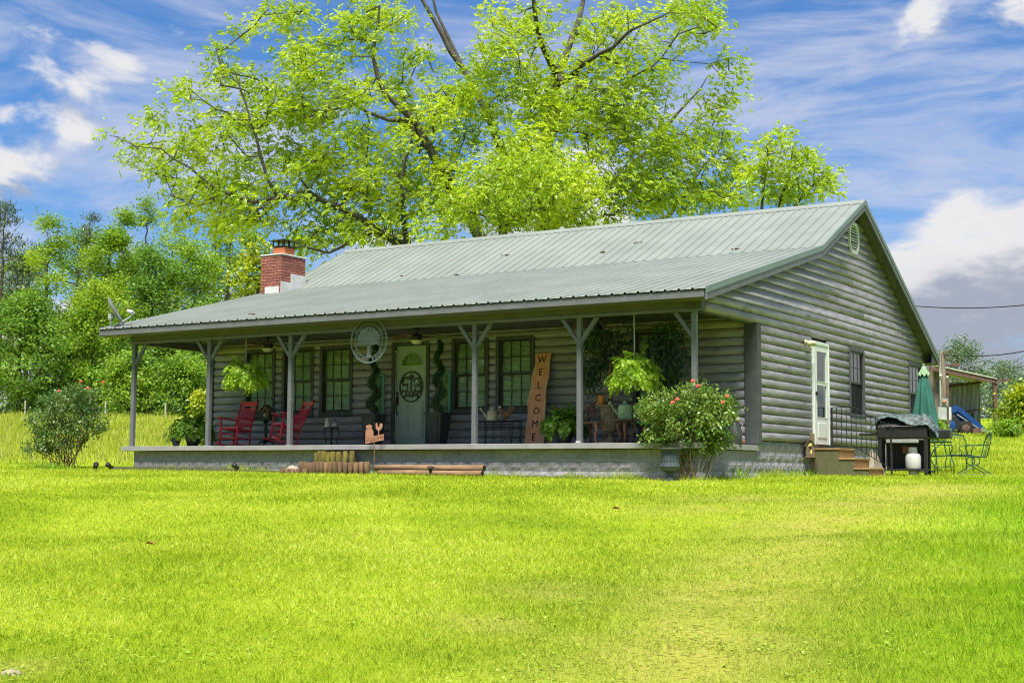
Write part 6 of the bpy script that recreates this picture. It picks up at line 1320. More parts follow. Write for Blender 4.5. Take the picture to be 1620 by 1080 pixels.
def garden_ornament():
    x = PY(1162, 700, 1.6)[0]; t = thing('dark_ornament', 'dark garden ornament with pale curved top at the porch end', 'can', (x, 1.6, ZF)); MB().lathe([(0.13, 0), (0.14, 0.02), (0.14, 0.26), (0.08, 0.36), (0.075, 0.42)], 16).build('body', 'darkpot', t, True); MB().lathe([(0.075, 0.42), (0.11, 0.46), (0.10, 0.48), (0.07, 0.47)], 14).build('rim', 'cream', t, True); MB().tube([(0.10, 0, 0.30), (0.17, 0, 0.36), (0.12, 0, 0.40)], 0.010, 6).build('handle', 'galv', t, True)  # can shape made up for an unidentified dark ornament
    c = PX(1177, 701, 0.06); s = thing('shell_ornament', 'small rust-brown ornament lying on the porch slab end', 'ornament', (0.02, c[1], ZF)); MB().ball((0, 0, 0.05), (0.06, 0.14, 0.055), 12, 6).build('body', 'rust', s, True); MB().tube([(0.03, -0.13, 0.03), (0.02, -0.17, 0.08)], [0.02, 0.01], 6).build('tip', 'cream', s, True)
garden_ornament()
c = PY(277, 700, 0.6); t = thing('rooster_figurine', 'dark metal ornament at the left end of the porch', 'figurine', (c[0], 0.6, ZF)); MB().tube([(0.05, 0, 0.0), (-0.02, 0, 0.14), (0.02, 0, 0.26), (0.05, 0, 0.28)], [0.06, 0.075, 0.05, 0.03], 8).build('body', 'darkpot', t, True); MB().tube([(0.04, 0, 0.02), (0.14, 0, 0.12)], [0.05, 0.02], 6).build('tail', 'darkpot', t, True)

# ------------------------------------------------------------------ things in the front yard
def spotlight(label, px, py, kind, rz=0.0):
    g = PG(px, py); t = thing('garden_light', label, 'light', g, rz); t.scale = (0.8, 0.8, 0.8)
    MB().tube([(0, 0, -0.08), (0, 0, 0.09)], 0.012, 5).build('stake', 'black', t)
    if kind == 'spot': MB().tube([(0.02, 0.03, 0.10), (-0.03, -0.04, 0.17), (-0.055, -0.075, 0.20)], [0.035, 0.065, 0.072], 10).build('head', 'black', t, True); MB().box(-0.06, 0.06, 0.05, 0.065, 0.08, 0.16).build('solar_panel', 'winframe', t)
    else:
        MB().lathe([(0.03, 0.09), (0.055, 0.20), (0.05, 0.20), (0.02, 0.1)], 10).build('cage', 'black', t); MB().lathe([(0.0, 0.205), (0.09, 0.205), (0.085, 0.23), (0.03, 0.25), (0, 0.25)], 12).build('cap', 'black', t, True)
spotlight('black garden spotlight left of the porch corner', 174, 746, 'spot', 0.4); spotlight('black garden spotlight lying beside the left rose bush', 152, 746, 'spot', 1.4)
spotlight('black garden spotlight in front of the left chairs', 374, 747, 'spot', -0.7); spotlight('mushroom garden light left of the edging steps', 429, 747, 'cap'); spotlight('black garden spotlight right of the edging steps', 589, 749, 'spot', 0.2); spotlight('solar garden light standing before the round timbers', 681, 754, 'cap')
# curved log-edging steps
def edging(label, pts, h, z, m, seed):
    rng = random.Random(seed); t = thing('log_edging', label, 'edging', (pts[0][0], pts[0][1], z)); b = np.array([pts[0][0], pts[0][1], 0]); n = len(pts)
    for (x, y) in pts:
        hh = h*rng.uniform(0.93, 1.03); MB().lathe([(0.052, -0.12), (0.052, hh-0.008), (0.044, hh)], 9).build('stake', m, t, True, (x-b[0], y-b[1], 0))
def row(x0, x1, y, bow, n=None):
    n = n or int((x1-x0)/0.102); return [(x0+(x1-x0)*i/(n-1), y-bow*math.sin(math.pi*i/(n-1))) for i in range(n)]
x_ = lambda px, y=-0.5: PY(px, 735, y)[0]
edging('green mossy upper ring of upright edging logs under the slab', row(x_(501, -.35), x_(557, -.35), -0.36, 0.12), 0.47-0.02, 0.02, 'stakegreen', 1)
edging('brown lower ring of upright edging logs before the porch', row(x_(475, -.75), x_(579, -.75), -0.72, 0.16), 0.235, 0.02, 'stake', 2)
edging('short brown row of sunken edging logs at the far left', row(x_(447, -.95), x_(482, -.95), -0.95, 0.04), 0.10, 0.02, 'stake', 3)
for yy, zz, x0, x1, n_ in ((-0.52, 0.43, x_(503, -.35), x_(555, -.35), 0), (-0.80, 0.20, x_(478, -.75), x_(576, -.75), 1)):
    t = thing('step_fill', ('packed earth top of the upper edging step', 'packed earth top of the lower edging step')[n_], 'step', (x0, (-0.30, -0.66)[n_], 0)); MB().box(0.05, x1-x0-0.05, 0.0, (0.18, 0.16)[n_], -0.1, zz-0.02).build('fill', 'bark', t)
# round timbers and thin border boards
def timber(label, px0, px1, py, y, r, m='timber'):
    a = PY(px0, py, y); b = PY(px1, py, y); z = a[2]; t = thing('landscape_timber', label, 'timber', (a[0], y, z)); L = b[0]-a[0]; MB().tube([(0, 0, 0), (L*0.3, 0.005, 0.004), (L*0.7, -0.004, -0.003), (L, 0, 0)], r, 12).build('pole', m, t, True); MB().tube([(L-0.001, 0, 0), (L+0.004, 0, 0)], r*0.93, 12).build('cut_end', 'burn', t)
zt = float(G(PY(680, 745, -0.5)[0], -0.5))
def timber2(label, px0, px1, y, z, r):
    a = PY(px0, 745, y)[0]; b = PY(px1, 745, y)[0]; t = thing('landscape_timber', label, 'timber', (a, y, z)); L = b-a; MB().tube([(0, 0, 0), (L*0.3, 0.005, 0.006), (L*0.7, -0.004, -0.003), (L, 0, 0.004)], r, 12).build('pole', 'timber', t, True); MB().tube([(L-0.001, 0, 0.004), (L+0.004, 0, 0.004)], r*0.93, 12).build('cut_end', 'burn', t)
timber2('upper round timber lying against the foundation', 594, 766, -0.42, zt+0.145, 0.062); timber2('lower round timber lying in the grass before the foundation', 600, 763, -0.56, zt+0.045, 0.058)
def border(label, pts, h, w):
    a = np.array(pts[0]); t = thing('border_board', label, 'board', (a[0], a[1], float(G(a[0], a[1])))); b = np.array(pts[1]); z1 = float(G(b[0], b[1]))-float(G(a[0], a[1])); MB().obox((0, 0, h/2-0.02), (b[0]-a[0], b[1]-a[1], z1+h/2-0.02), w, h).build('plank', 'mosswood', t)
border('mossy border timber along the left of the porch foundation', ((PY(178, 743, -.45)[0], -0.45), (PY(372, 745, -.45)[0], -0.42)), 0.10, 0.10)
border('thin mossy border timber continuing before the chairs', ((PY(378, 746, -.40)[0], -0.40), (PY(445, 747, -.4)[0], -0.40)), 0.07, 0.09)
border('thin pale border timber before the right foundation', ((PY(790, 752, -.3)[0], -0.30), (PY(1010, 754, -.3)[0], -0.30)), 0.05, 0.08)
border('flat old board beside the porch corner', ((PY(182, 742, 0.3)[0], 0.3), (PY(204, 742, .1)[0], 0.1)), 0.06, 0.12)
g = PY(463, 742, -0.85); t = thing('rock', 'pale pinkish rock beside the mossy edging steps', 'rock', (g[0], -0.85, float(G(g[0], -.85)))); b = MB(); b.ball((0, 0, 0.06), (0.15, 0.10, 0.10), 12, 8); rr = random.Random(2); b.v = [(x*(1+rr.uniform(-.12, .12)), y*(1+rr.uniform(-.12, .12)), z*(1+rr.uniform(-.1, .1))) for x, y, z in b.v]; b.build('stone', 'stone', t, True)
gu = PD(1060, 745, dR-0.55); gu = grd(gu[0], gu[1]); urn('blue-grey fluted urn on the lawn at the foot of the rose bush', gu[0], gu[1], gu[2]-0.03, 0.92, 'slate_urn')
for i, (px, py) in enumerate(((975, 809), (238, 866))):
    g = PG(px, py); t = thing('dead_leaf', ('curled brown dead leaf on the lawn before the rose bush', 'curled brown dead leaf on the lawn at the left')[i], 'leaf', (g[0], g[1], g[2]+0.035)); t.scale = (0.6, 0.6, 0.6); MB().add([(-0.09, -0.02, 0.01), (0.0, -0.06, 0.05), (0.10, 0.0, 0.0), (0.0, 0.06, 0.045), (0.0, 0.0, 0.0), (-0.09, -0.02, 0.006), (0.0, -0.06, 0.046), (0.10, 0.0, -0.004), (0.0, 0.06, 0.041), (0.0, 0.0, -0.004)], [(0, 1, 4), (1, 2, 4), (2, 3, 4), (3, 0, 4), (5, 9, 6), (6, 9, 7), (7, 9, 8), (8, 9, 5)]).build('blade', 'deadleaf', t)
g = PG(18, 1068); t = thing('rock', 'half-buried pale stone in the bottom left corner of the lawn', 'rock', g); MB().ball((0, 0, -0.005), (0.07, 0.05, 0.03), 12, 6).build('stone', 'stone', t, True)
# satellite dish on the roof corner
def dish():
    x, y = -14.22, -0.35; z = T(y); t = thing('satellite_dish', 'grey satellite dish on the left corner of the porch roof', 'dish', (x, y, z)); 
    MB().tube([(0, 0, 0), (0, 0.0, 0.16), (0.05, 0.0, 0.28)], 0.022, 8).build('mast', 'dishlight', t, True); MB().box(-0.08, 0.08, -0.06, 0.06, 0.0, 0.025).build('foot', 'dishlight', t)
    b = MB(); n, m = 20, 5; vs = []; fs = []
    for i in range(m+1):
        r = i/m
        for k in range(n): a = 2*math.pi*k/n; vs.append((0.30*r*math.cos(a), 0.36*r*math.sin(a), 0.10*r*r))
    for i in range(m):
        for k in range(n): fs.append((i*n+k, i*n+(k+1) % n, (i+1)*n+(k+1) % n, (i+1)*n+k))
    k0 = len(vs); vs += [(a, b_, c-0.012) for a, b_, c in vs]; fs += [tuple(k0+q for q in f[::-1]) for f in fs]; fs += [(m*n+k, m*n+(k+1) % n, k0+m*n+(k+1) % n, k0+m*n+k) for k in range(n)]
    o = b.add(vs, fs).build('reflector', 'chrome', t, True, (0.04, 0.0, 0.34))
    nrm = Vector((RH[0]*0.82+FH[0]*0.10, RH[1]*0.82+FH[1]*0.10, 0.50)).normalized(); o.rotation_mode = 'QUATERNION'; o.rotation_quaternion = nrm.to_track_quat('Z', 'Y')
    MB().tube([(0.12, 0.0, 0.05), (0.36, 0.06, 0.15), (0.52, 0.10, 0.24), (0.55, 0.10, 0.30)], 0.02, 7).build('arm', 'dishlight', t, True)
    l = MB(); l.tube([(0.56, 0.10, 0.33), (0.44, 0.07, 0.37)], [0.05, 0.042], 9); l.tube([(0.55, 0.17, 0.32), (0.46, 0.13, 0.36)], [0.035, 0.03], 8); l.build('receiver', 'white', t, True)
    MB().box(-0.04, 0.04, -0.05, 0.05, 0.2, 0.32).build('mount', 'dishlight', t)
dish()
# leaves caught on the roof
for i, (px, py) in enumerate(((397, 498), (722, 436), (800, 405), (955, 400), (1010, 385), (640, 437), (1165, 395))):
    # find the roof under the pixel
    for y in np.linspace(-0.5, 8.4, 600):
        p_ = PY(px, py, y)
        if p_[2] <= T(y)+0.01: break
    t = thing('fallen_leaf', ('orange-brown leaf clump on the edge of the porch roof', 'brown leaf litter at the bend of the roof', 'small brown leaf on the upper roof', 'brown leaf litter high on the roof', 'rusty leaf scrap on the roof right of centre', 'small leaf scrap at the roof bend on the left', 'leaf scrap on the upper roof at the right')[i], 'leaf', (p_[0], p_[1], T(p_[1])+0.02)); b = MB(); rr = random.Random(i)
    for k in range(6 if i == 0 else 4): x0, y0 = rr.uniform(-.09, .09), rr.uniform(-.05, .05); b.add([(x0-.06, y0, 0), (x0, y0-.03, .02), (x0+.06, y0, 0.005), (x0, y0+.03, .025)], [(0, 1, 2, 3)])
    b.build('leaf_blades', 'clay' if i == 0 else 'deadleaf', t)

# ------------------------------------------------------------------ side yard
def side_steps():
    ys0, ys1 = 5.42, 6.46; t = thing('side_steps', 'mossy wooden steps up to the white storm door', 'steps', (XW, ys0, 0)); w = ys1-ys0; Z = [0.60, 0.40, 0.20, 0.035]; X = [0.0, 0.62, 0.93, 1.24, 1.62]
    sd_ = MB().prism([(0.06, -0.2), (1.24, -0.2), (1.24, 0.16), (0.93, 0.17), (0.93, 0.36), (0.62, 0.37), (0.62, 0.56), (0.06, 0.56)], 'y', 0.02, 0.05); sd_.build('side_panel', 'mosswood', t)
    MB().prism([(0.06, -0.2), (1.24, -0.2), (1.24, 0.16), (0.93, 0.17), (0.93, 0.36), (0.62, 0.37), (0.62, 0.56), (0.06, 0.56)], 'y', w-0.05, w-0.02).build('side_panel', 'mosswood', t)
    for i in range(4):
        n = 4 if i == 0 else 2; a, b = X[i]+(0.06 if i == 0 else 0), X[i+1]+0.025
        for k in range(n): MB().bbox(a+(b-a)*k/n+0.003, a+(b-a)*(k+1)/n-0.003, 0.0, w, Z[i]-0.035, Z[i], 0.005).build('tread', 'stepwood', t)
        if i < 3: MB().box(X[i+1]-0.02, X[i+1], 0.05, w-0.05, Z[i+1] if i < 3 else 0, Z[i]-0.037).build('riser', 'stepwood', t)
    r = thing('handrail', 'black iron handrail beside the side steps', 'handrail', (XW, ys1-0.06, 0.60)); x0, x1, x2 = 0.16, 0.62, 1.52
    top = lambda x: 0.88 if x <= x1 else 0.88-(x-x1)*0.52
    bot = lambda x: 0.05 if x <= x1 else 0.05-(x-x1)*0.58
    MB().obox((x0, 0, 0.88), (x1, 0, 0.88), 0.025, 0.018).obox((x1, 0, 0.88), (x2+0.12, 0, top(x2+0.12)), 0.025, 0.018).build('top_rail', 'black', r); MB().obox((x0, 0, 0.06), (x1, 0, 0.06), 0.02, 0.014).obox((x1, 0, 0.06), (x2, 0, bot(x2)), 0.02, 0.014).build('bottom_rail', 'black', r)
    for x in (x0, x2-0.1): MB().box(x-0.016, x+0.016, -0.016, 0.016, 0.0 if x == x0 else -0.56, top(x)).build('newel', 'black', r)
    for i in range(1, 12):
        x = x0+i*(x2-0.1-x0)/12; MB().box(x-0.006, x+0.006, -0.006, 0.006, bot(x), top(x)).build('baluster', 'black', r)
side_steps()
def post_birdhouse():
    g = PX(1282, 720, XW+0.16); gz = float(G(XW+.16, g[1]-.12)); y = 5.22; p = thing('birdhouse_post', 'weathered wooden post carrying the birdhouse by the steps', 'post', (XW+0.14, y, gz)); MB().bbox(-0.045, 0.045, -0.02, 0.02, -0.2, 0.90-gz, 0.004).build('post', 'oldwood', p); MB().bbox(-0.16, 0.16, -0.14, -0.02, 0.40-gz-0.02, 0.40-gz, 0.004).build('shelf', 'oldwood', p)
    bh, d = birdhouse('weathered birdhouse with yellow flower on the post by the side steps', (XW+0.14, y-0.11, 0.425), 0.17, 0.36, 'oldwood', 1, R(18)); MB().ball((0.01, -d-0.006, 0.24), (0.03, 0.006, 0.03), 8, 4).ball((-0.02, -d-0.006, 0.22), (0.02, 0.006, 0.025), 8, 4).ball((0.015, -d-0.006, 0.09), (0.018, 0.006, 0.05), 8, 4).build('painted_flower', 'yellow', bh)
post_birdhouse()
def floodlight():
    c = PX(1278, 541, XW+0.12); t = thing('floodlight', 'cream twin floodlight above the white storm door', 'light', (XW+0.06, c[1], c[2])); MB().lathe([(0.06, 0), (0.06, 0.03), (0.04, 0.05)], 12).build('base', 'cream', t, True).rotation_euler = (0, math.pi/2, 0)
    for dy, dz in ((-0.10, 0.0), (0.12, 0.02)): MB().tube([(0.04, 0, 0), (0.10, dy*0.8, dz-0.01), (0.16, dy*1.25, dz-0.06)], [0.022, 0.04, 0.062], 9).build('lamp_head', 'cream', t, True)
    MB().tube([(0.05, 0.02, -0.02), (0.09, 0.05, -0.10), (0.10, 0.05, -0.13)], [0.02, 0.03, 0.028], 8).build('sensor', 'cream', t, True)
floodlight()
def white_ornament():
    t = thing('garden_ornament', 'small pale wooden ornament leaning behind the side steps', 'ornament', (XW+1.02, 6.66, float(G(XW+1.02, 6.66)))); MB().prism([(-0.16, 0.0), (-0.03, 0.0), (-0.05, 0.45), (-0.10, 0.58), (-0.13, 0.42)], 'y', -0.02, 0.02).build('board', 'cream', t); MB().prism([(-0.02, 0.0), (0.2, 0.0), (0.03, 0.40), (-0.03, 0.48)], 'y', 0.0, 0.04).build('board', 'stone', t)
white_ornament()
def grill():
    q = PG(1424, 754, 20, 60); x, y = 1.62, 7.10; gz = float(G(x, y)); t = thing('gas_grill', 'black gas grill beside the side steps', 'grill', (x, y, gz), R(8)); t.scale = (1.12, 1.12, 1.12)
    for sx in (-1, 1):
        for sy in (-1, 1): MB().bbox(sx*0.42-0.03, sx*0.42+0.03, sy*0.22-0.03, sy*0.22+0.03, 0.0, 0.72, 0.004).build('leg', 'black', t)
    MB().bbox(-0.46, 0.46, -0.27, 0.27, 0.70, 0.93, 0.02).build('firebox', 'black', t)
    n = 10; pr = [(-0.26, 0.93)]+[(-0.26+0.52*i/n, 0.93+0.20*math.sin(math.pi*i/n)**0.6) for i in range(n+1)]+[(0.26, 0.93)]; MB().prism(pr[1:-1], 'x', -0.44, 0.44).build('lid', 'black', t)
    MB().bbox(-0.30, 0.30, -0.275, -0.255, 0.615, 0.68, 0.006).build('control_panel', 'galv', t); MB().bbox(-0.80, -0.47, -0.22, 0.20, 0.76, 0.80, 0.008).build('side_shelf', 'black', t); MB().bbox(0.47, 0.86, -0.22, 0.20, 0.70, 0.86, 0.02).build('side_burner', 'black', t)
    MB().box(-0.40, 0.40, 0.18, 0.20, 0.12, 0.68).build('back_panel', 'black', t); MB().bbox(-0.44, 0.44, -0.24, 0.24, 0.10, 0.13, 0.004).build('bottom_shelf', 'black', t); MB().tube([(-0.30, -0.29, 0.92), (0.30, -0.29, 0.92)], 0.013, 6).build('handle', 'black', t); MB().box(0.0-0.05, 0.05, 0.165, 0.178, 0.42, 0.56).build('tag', 'copper', t)
    for sx in (-0.30, -0.20): MB().box(sx-0.012, sx+0.012, -0.24, -0.22, 0.1, 0.6).build('pale_strut', 'galv', t)
    cv = thing('grill_cover', 'dark leaf-patterned cover draped over the grill lid', 'cover', (x, y, gz), R(8)); cv.scale = (1.12, 1.12, 1.12); N, Q = 26, 14; vs = []; fs = []; rng = random.Random(6)
    for i in range(N+1):
        u = -0.56+1.22*i/N
        for j in range(Q+1):
            v = -1+2*j/Q; vy = v*0.30; top = 1.155-0.035*abs(u)+0.02*math.sin(u*9+1)*math.cos(v*4); edge = max(0, abs(v)-0.55)/0.45; side = max(0, abs(u)-0.42)/0.2; fall = 0.05+0.16*max(0.0, u+0.05)+0.05*math.sin(u*7)
            vs.append((u, vy*1.04, top-edge**1.4*(fall+0.06)-min(1.2, side)**1.5*0.20+0.008*math.sin(i*2.1+j)))
    k = len(vs); vs += [(a, b, c-0.006) for a, b, c in vs]
    for i in range(N):
        for j in range(Q): a = i*(Q+1)+j; f = (a, a+1, a+Q+2, a+Q+1); fs.append(f); fs.append(tuple(k+q_ for q_ in f[::-1]))
    MB().add(vs, fs).build('cloth', 'cover', cv, True)
    tk = thing('propane_tank', 'white propane tank under the grill', 'tank', (x+0.20, y-0.06, gz+0.0), 0.3); MB().lathe([(0.10, -0.02), (0.145, 0.0), (0.16, 0.04), (0.162, 0.27), (0.14, 0.325), (0.06, 0.36)], 20).build('cylinder', 'white', tk, True)
    c = MB()
    for a in np.linspace(0.5, 5.8, 14): c.box(0.075*math.cos(a)-0.018, 0.075*math.cos(a)+0.018, 0.075*math.sin(a)-0.008, 0.075*math.sin(a)+0.008, 0.355, 0.47)
    c.build('collar', 'white', tk); MB().tube([(0, 0, 0.36), (0, 0, 0.45)], 0.016, 6).build('valve', 'galv', tk); MB().lathe([(0.10, -0.13), (0.10, 0.0)], 14).build('foot_ring', 'white', tk, True)
    tk.location.z = gz+0.132
grill()
PT = PD(1464, 720, 33.2); PT = grd(PT[0], PT[1])
def patio():
    t = thing('patio_table', 'round green wrought-iron patio table behind the grill', 'table', PT); m = 'greenpaint'
    b = MB(); n = 28
    b.tube([(0.60*math.cos(2*math.pi*k/n), 0.60*math.sin(2*math.pi*k/n), 0.72) for k in range(n+1)], 0.014, 6, False)
    for k in range(-5, 6): w = math.sqrt(0.36-(k*0.105)**2); b.tube([(-w, k*0.105, 0.72), (w, k*0.105, 0.72)], 0.005, 4); b.tube([(k*0.105, -w, 0.72), (k*0.105, w, 0.72)], 0.005, 4)
    b.build('table_top', m, t)
    for k in range(4): a = k*1.571+0.4; c, s = math.cos(a), math.sin(a); MB().tube([(0.40*c, 0.40*s, 0.71), (0.20*c, 0.20*s, 0.55), (0.10*c, 0.10*s, 0.35), (0.20*c, 0.20*s, 0.15), (0.42*c, 0.42*s, 0.0)], 0.014, 6).build('leg', m, t, True)
    MB().tube([(0.12*math.cos(a), 0.12*math.sin(a), 0.30) for a in np.linspace(0, 6.283, 15)], 0.010, 5, False).build('leg_ring', m, t)
    u = thing('patio_umbrella', 'closed green patio umbrella standing in the patio table', 'umbrella', PT)
    MB().tube([(0, 0, 0.03), (0, 0, 2.45)], 0.02, 8).build('pole', 'pole', u); MB().lathe([(0.22, 0.0), (0.22, 0.04), (0.05, 0.09), (0.03, 0.25)], 18).build('base', 'black', u, True)
    n, rows = 48, 14; vs = []; fs = []
    for i in range(rows+1):
        f = i/rows; z = 2.38-1.33*f; r0 = 0.05+0.235*f**0.75
        for k in range(n): a = 2*math.pi*k/n; r = r0*(1+(0.10+0.14*f)*math.cos(8*a+0.3*math.sin(f*4)))*(1+0.05*math.sin(3*a+f*5)); vs.append((r*math.cos(a), r*math.sin(a), z+0.02*math.cos(8*a)*f))
    for i in range(rows):
        for k in range(n): fs.append((i*n+k, i*n+(k+1) % n, (i+1)*n+(k+1) % n, (i+1)*n+k))
    fs.append(tuple(range(n))); MB().add(vs, fs).build('canopy', 'umb', u, True)
    vs = []; fs = []
    for i in range(5):
        f = i/4; z = 2.50-0.22*f; r0 = 0.03+0.10*f
        for k in range(n): a = 2*math.pi*k/n; r = r0*(1+0.16*f*math.cos(8*a)); vs.append((r*math.cos(a), r*math.sin(a), z+0.03*math.cos(8*a)*f))
    for i in range(4):
        for k in range(n): fs.append((i*n+k, i*n+(k+1) % n, (i+1)*n+(k+1) % n, (i+1)*n+k))
    MB().add(vs, fs+[tuple(range(n))]).build('top_cap', 'umbcap', u, True); MB().ball((0, 0, 2.53), 0.03, 8, 6).build('finial', 'umbcap', u, True)
    c = MB(); c.lathe([(0.30, 1.05), (0.27, 1.0), (0.16, 0.96)], 20); c.build('canopy_lining', 'black', u)
patio()
def iron_armchair(label, p, rz, spring):
    t = thing('patio_chair', label, 'chair', p, rz, 'green wrought-iron patio chairs'); m = 'greenpaint'; r = 0.013
    s = MB(); s.tube([(-0.24, -0.24, 0.42), (0.24, -0.24, 0.42), (0.22, 0.24, 0.40), (-0.22, 0.24, 0.40), (-0.24, -0.24, 0.42)], r, 6, False)
    for k in range(1, 9): x = -0.24+0.48*k/9; s.tube([(x, -0.24, 0.42), (x, 0.24, 0.40)], 0.005, 4)
    for k in range(1, 8): y = -0.24+0.48*k/8; s.tube([(-0.23, y, 0.415), (0.23, y, 0.415)], 0.005, 4)
    s.build('seat', m, t)
    b = MB(); b.tube([(-0.23, 0.24, 0.41), (-0.26, 0.32, 0.72), (-0.20, 0.36, 0.88), (0, 0.375, 0.94), (0.20, 0.36, 0.88), (0.26, 0.32, 0.72), (0.23, 0.24, 0.41)], r, 6); b.tube([(-0.25, 0.33, 0.76), (-0.13, 0.355, 0.84), (0, 0.36, 0.86), (0.13, 0.355, 0.84), (0.25, 0.33, 0.76)], 0.008, 5)
    for k in range(9): a = -0.2+0.4*k/8; z = 0.86+0.04*math.cos(a*6); b.ball((a, 0.36, z), (0.03, 0.008, 0.018), 6, 4)
    for x in (-0.08, 0.0, 0.08): b.tube([(x, 0.245, 0.41), (x*1.2, 0.31, 0.68), (x*1.3, 0.36, 0.86)], 0.006, 5)
    b.build('backrest', m, t)
    for sx in (-1, 1):
        MB().tube([(sx*0.25, 0.31, 0.66), (sx*0.29, 0.05, 0.66), (sx*0.29, -0.18, 0.65), (sx*0.27, -0.24, 0.60), (sx*0.25, -0.18, 0.50), (sx*0.24, -0.2, 0.42)], 0.011, 6).build('arm', m, t, True)
        if spring:
            MB().tube([(sx*0.22, 0.0, 0.41)]+[(sx*0.22, 0.09*math.sin(a), 0.31+0.09*math.cos(a)) for a in np.linspace(0, 6.283, 13)], 0.012, 5).build('spring', m, t, True); MB().tube([(sx*0.24, -0.32, 0.012), (sx*0.22, 0.0, 0.22), (sx*0.24, 0.34, 0.012)], 0.012, 5).build('leg', m, t); MB().tube([(sx*0.24, -0.34, 0.012), (sx*0.24, 0.36, 0.012)], 0.012, 5).build('runner', m, t)
        else:
            MB().tube([(sx*0.23, -0.22, 0.42), (sx*0.26, -0.27, 0.2), (sx*0.25, -0.27, 0.0)], 0.012, 5).build('leg', m, t, True); MB().tube([(sx*0.22, 0.23, 0.40), (sx*0.25, 0.30, 0.2), (sx*0.25, 0.33, 0.0)], 0.012, 5).build('leg', m, t, True); MB().tube([(sx*0.245, -0.25, 0.16), (sx*0.245, 0.29, 0.16)], 0.007, 4).build('stretcher', m, t)
q = PG(1515, 745, 20, 60); p1 = PD(1517, 730, 33.6); iron_armchair('green wrought-iron chair with arched back right of the patio table', grd(p1[0], p1[1]), R(28), False)
p2 = PD(1540, 740, 31.6); iron_armchair('green wrought-iron spring chair seen side-on at the far right', grd(p2[0], p2[1]), R(-62), True)
p3 = PD(1482, 735, 32.1); iron_armchair('green wrought-iron chair half hidden behind the grill', grd(p3[0], p3[1]), R(150), False)
def meter_pole():
    p = PD(1494, 690, 58); g = grd(p[0], p[1]); H = PD(1494, 556, 58)[2]-g[2]; t = thing('meter_pole', 'weathered utility pole with electric meter near the shed', 'pole', g); u = np.array([RH[0], RH[1], 0])
    MB().tube([(0, 0, -0.2), (0, 0, H)], [0.13, 0.11], 12).build('pole', 'pole', t, True); f = -FH
    def at(du, df, z): v = u*du+np.array([f[0], f[1], 0])*df; return (v[0], v[1], z)
    zz = lambda py: PD(1494, py, 58)[2]-g[2]
    MB().tube([at(-0.16, .14, 0.0), at(-0.16, .14, H-0.15)], 0.035, 7).build('conduit', 'conduit', t); MB().tube([at(-0.04, .15, 0.0), at(-0.04, .15, zz(640))], 0.045, 7).build('conduit', 'conduit', t)
    b = MB().box(-0.17, 0.17, -0.1, 0.1, zz(664), zz(644)).build('breaker_box', 'conduit', t, False, at(-0.15, 0.22, 0), YAW); MB().box(-0.05, 0.05, -0.1, 0.1, zz(664), zz(644)).build('breaker_box', 'white', t, False, at(0.16, 0.22, 0), YAW); MB().box(-0.14, 0.14, -0.08, 0.08, zz(642), zz(630)).build('meter_box', 'galv', t, False, at(-0.04, 0.2, 0), YAW)
    m = MB().lathe([(0.09, 0), (0.09, 0.08), (0.05, 0.11)], 14).build('meter', 'copper', t, True, at(-0.07, 0.30, zz(636))); m.rotation_euler = (math.pi/2, 0, YAW)
    MB().ball(at(-0.16, 0.2, zz(594)), 0.07, 8, 6).build('insulator', 'white', t, True); MB().ball(at(0.14, 0.1, zz(596)), 0.06, 8, 6).build('insulator', 'white', t, True)
    rr = random.Random(4); v = MB()
    for k in range(16): a = rr.uniform(0, 6.28); v.tube([at(0, 0, H-rr.uniform(0, .3)), (0.25*math.cos(a), 0.25*math.sin(a), H+rr.uniform(-.35, .15)), (0.34*math.cos(a+.5), 0.34*math.sin(a+.5), H-rr.uniform(0, .5))], 0.012, 4)
    v.build('dry_vine', 'oldwood', t)
    return g, H
mg_, mH = meter_pole()
def wire(label, pts):
    a = np.array(pts[0]); t = thing('power_line', label, 'wire', a); n = 20; P_ = [tuple((np.array(pts[0])*(1-k/n)+np.array(pts[1])*(k/n))-a+np.array([0, 0, -pts[2]*math.sin(math.pi*k/n)])) for k in range(n+1)]; MB().tube(P_, 0.020, 4).build('cable', 'black', t)
wire('single power line crossing the sky right of the gable', (PD(1400, 480, 60), PD(1700, 474, 52), 0.25)); wire('power line running from the meter pole past the shed', (mg_+np.array([0, 0, mH-0.1]), PD(1720, 526, 50), 0.35))
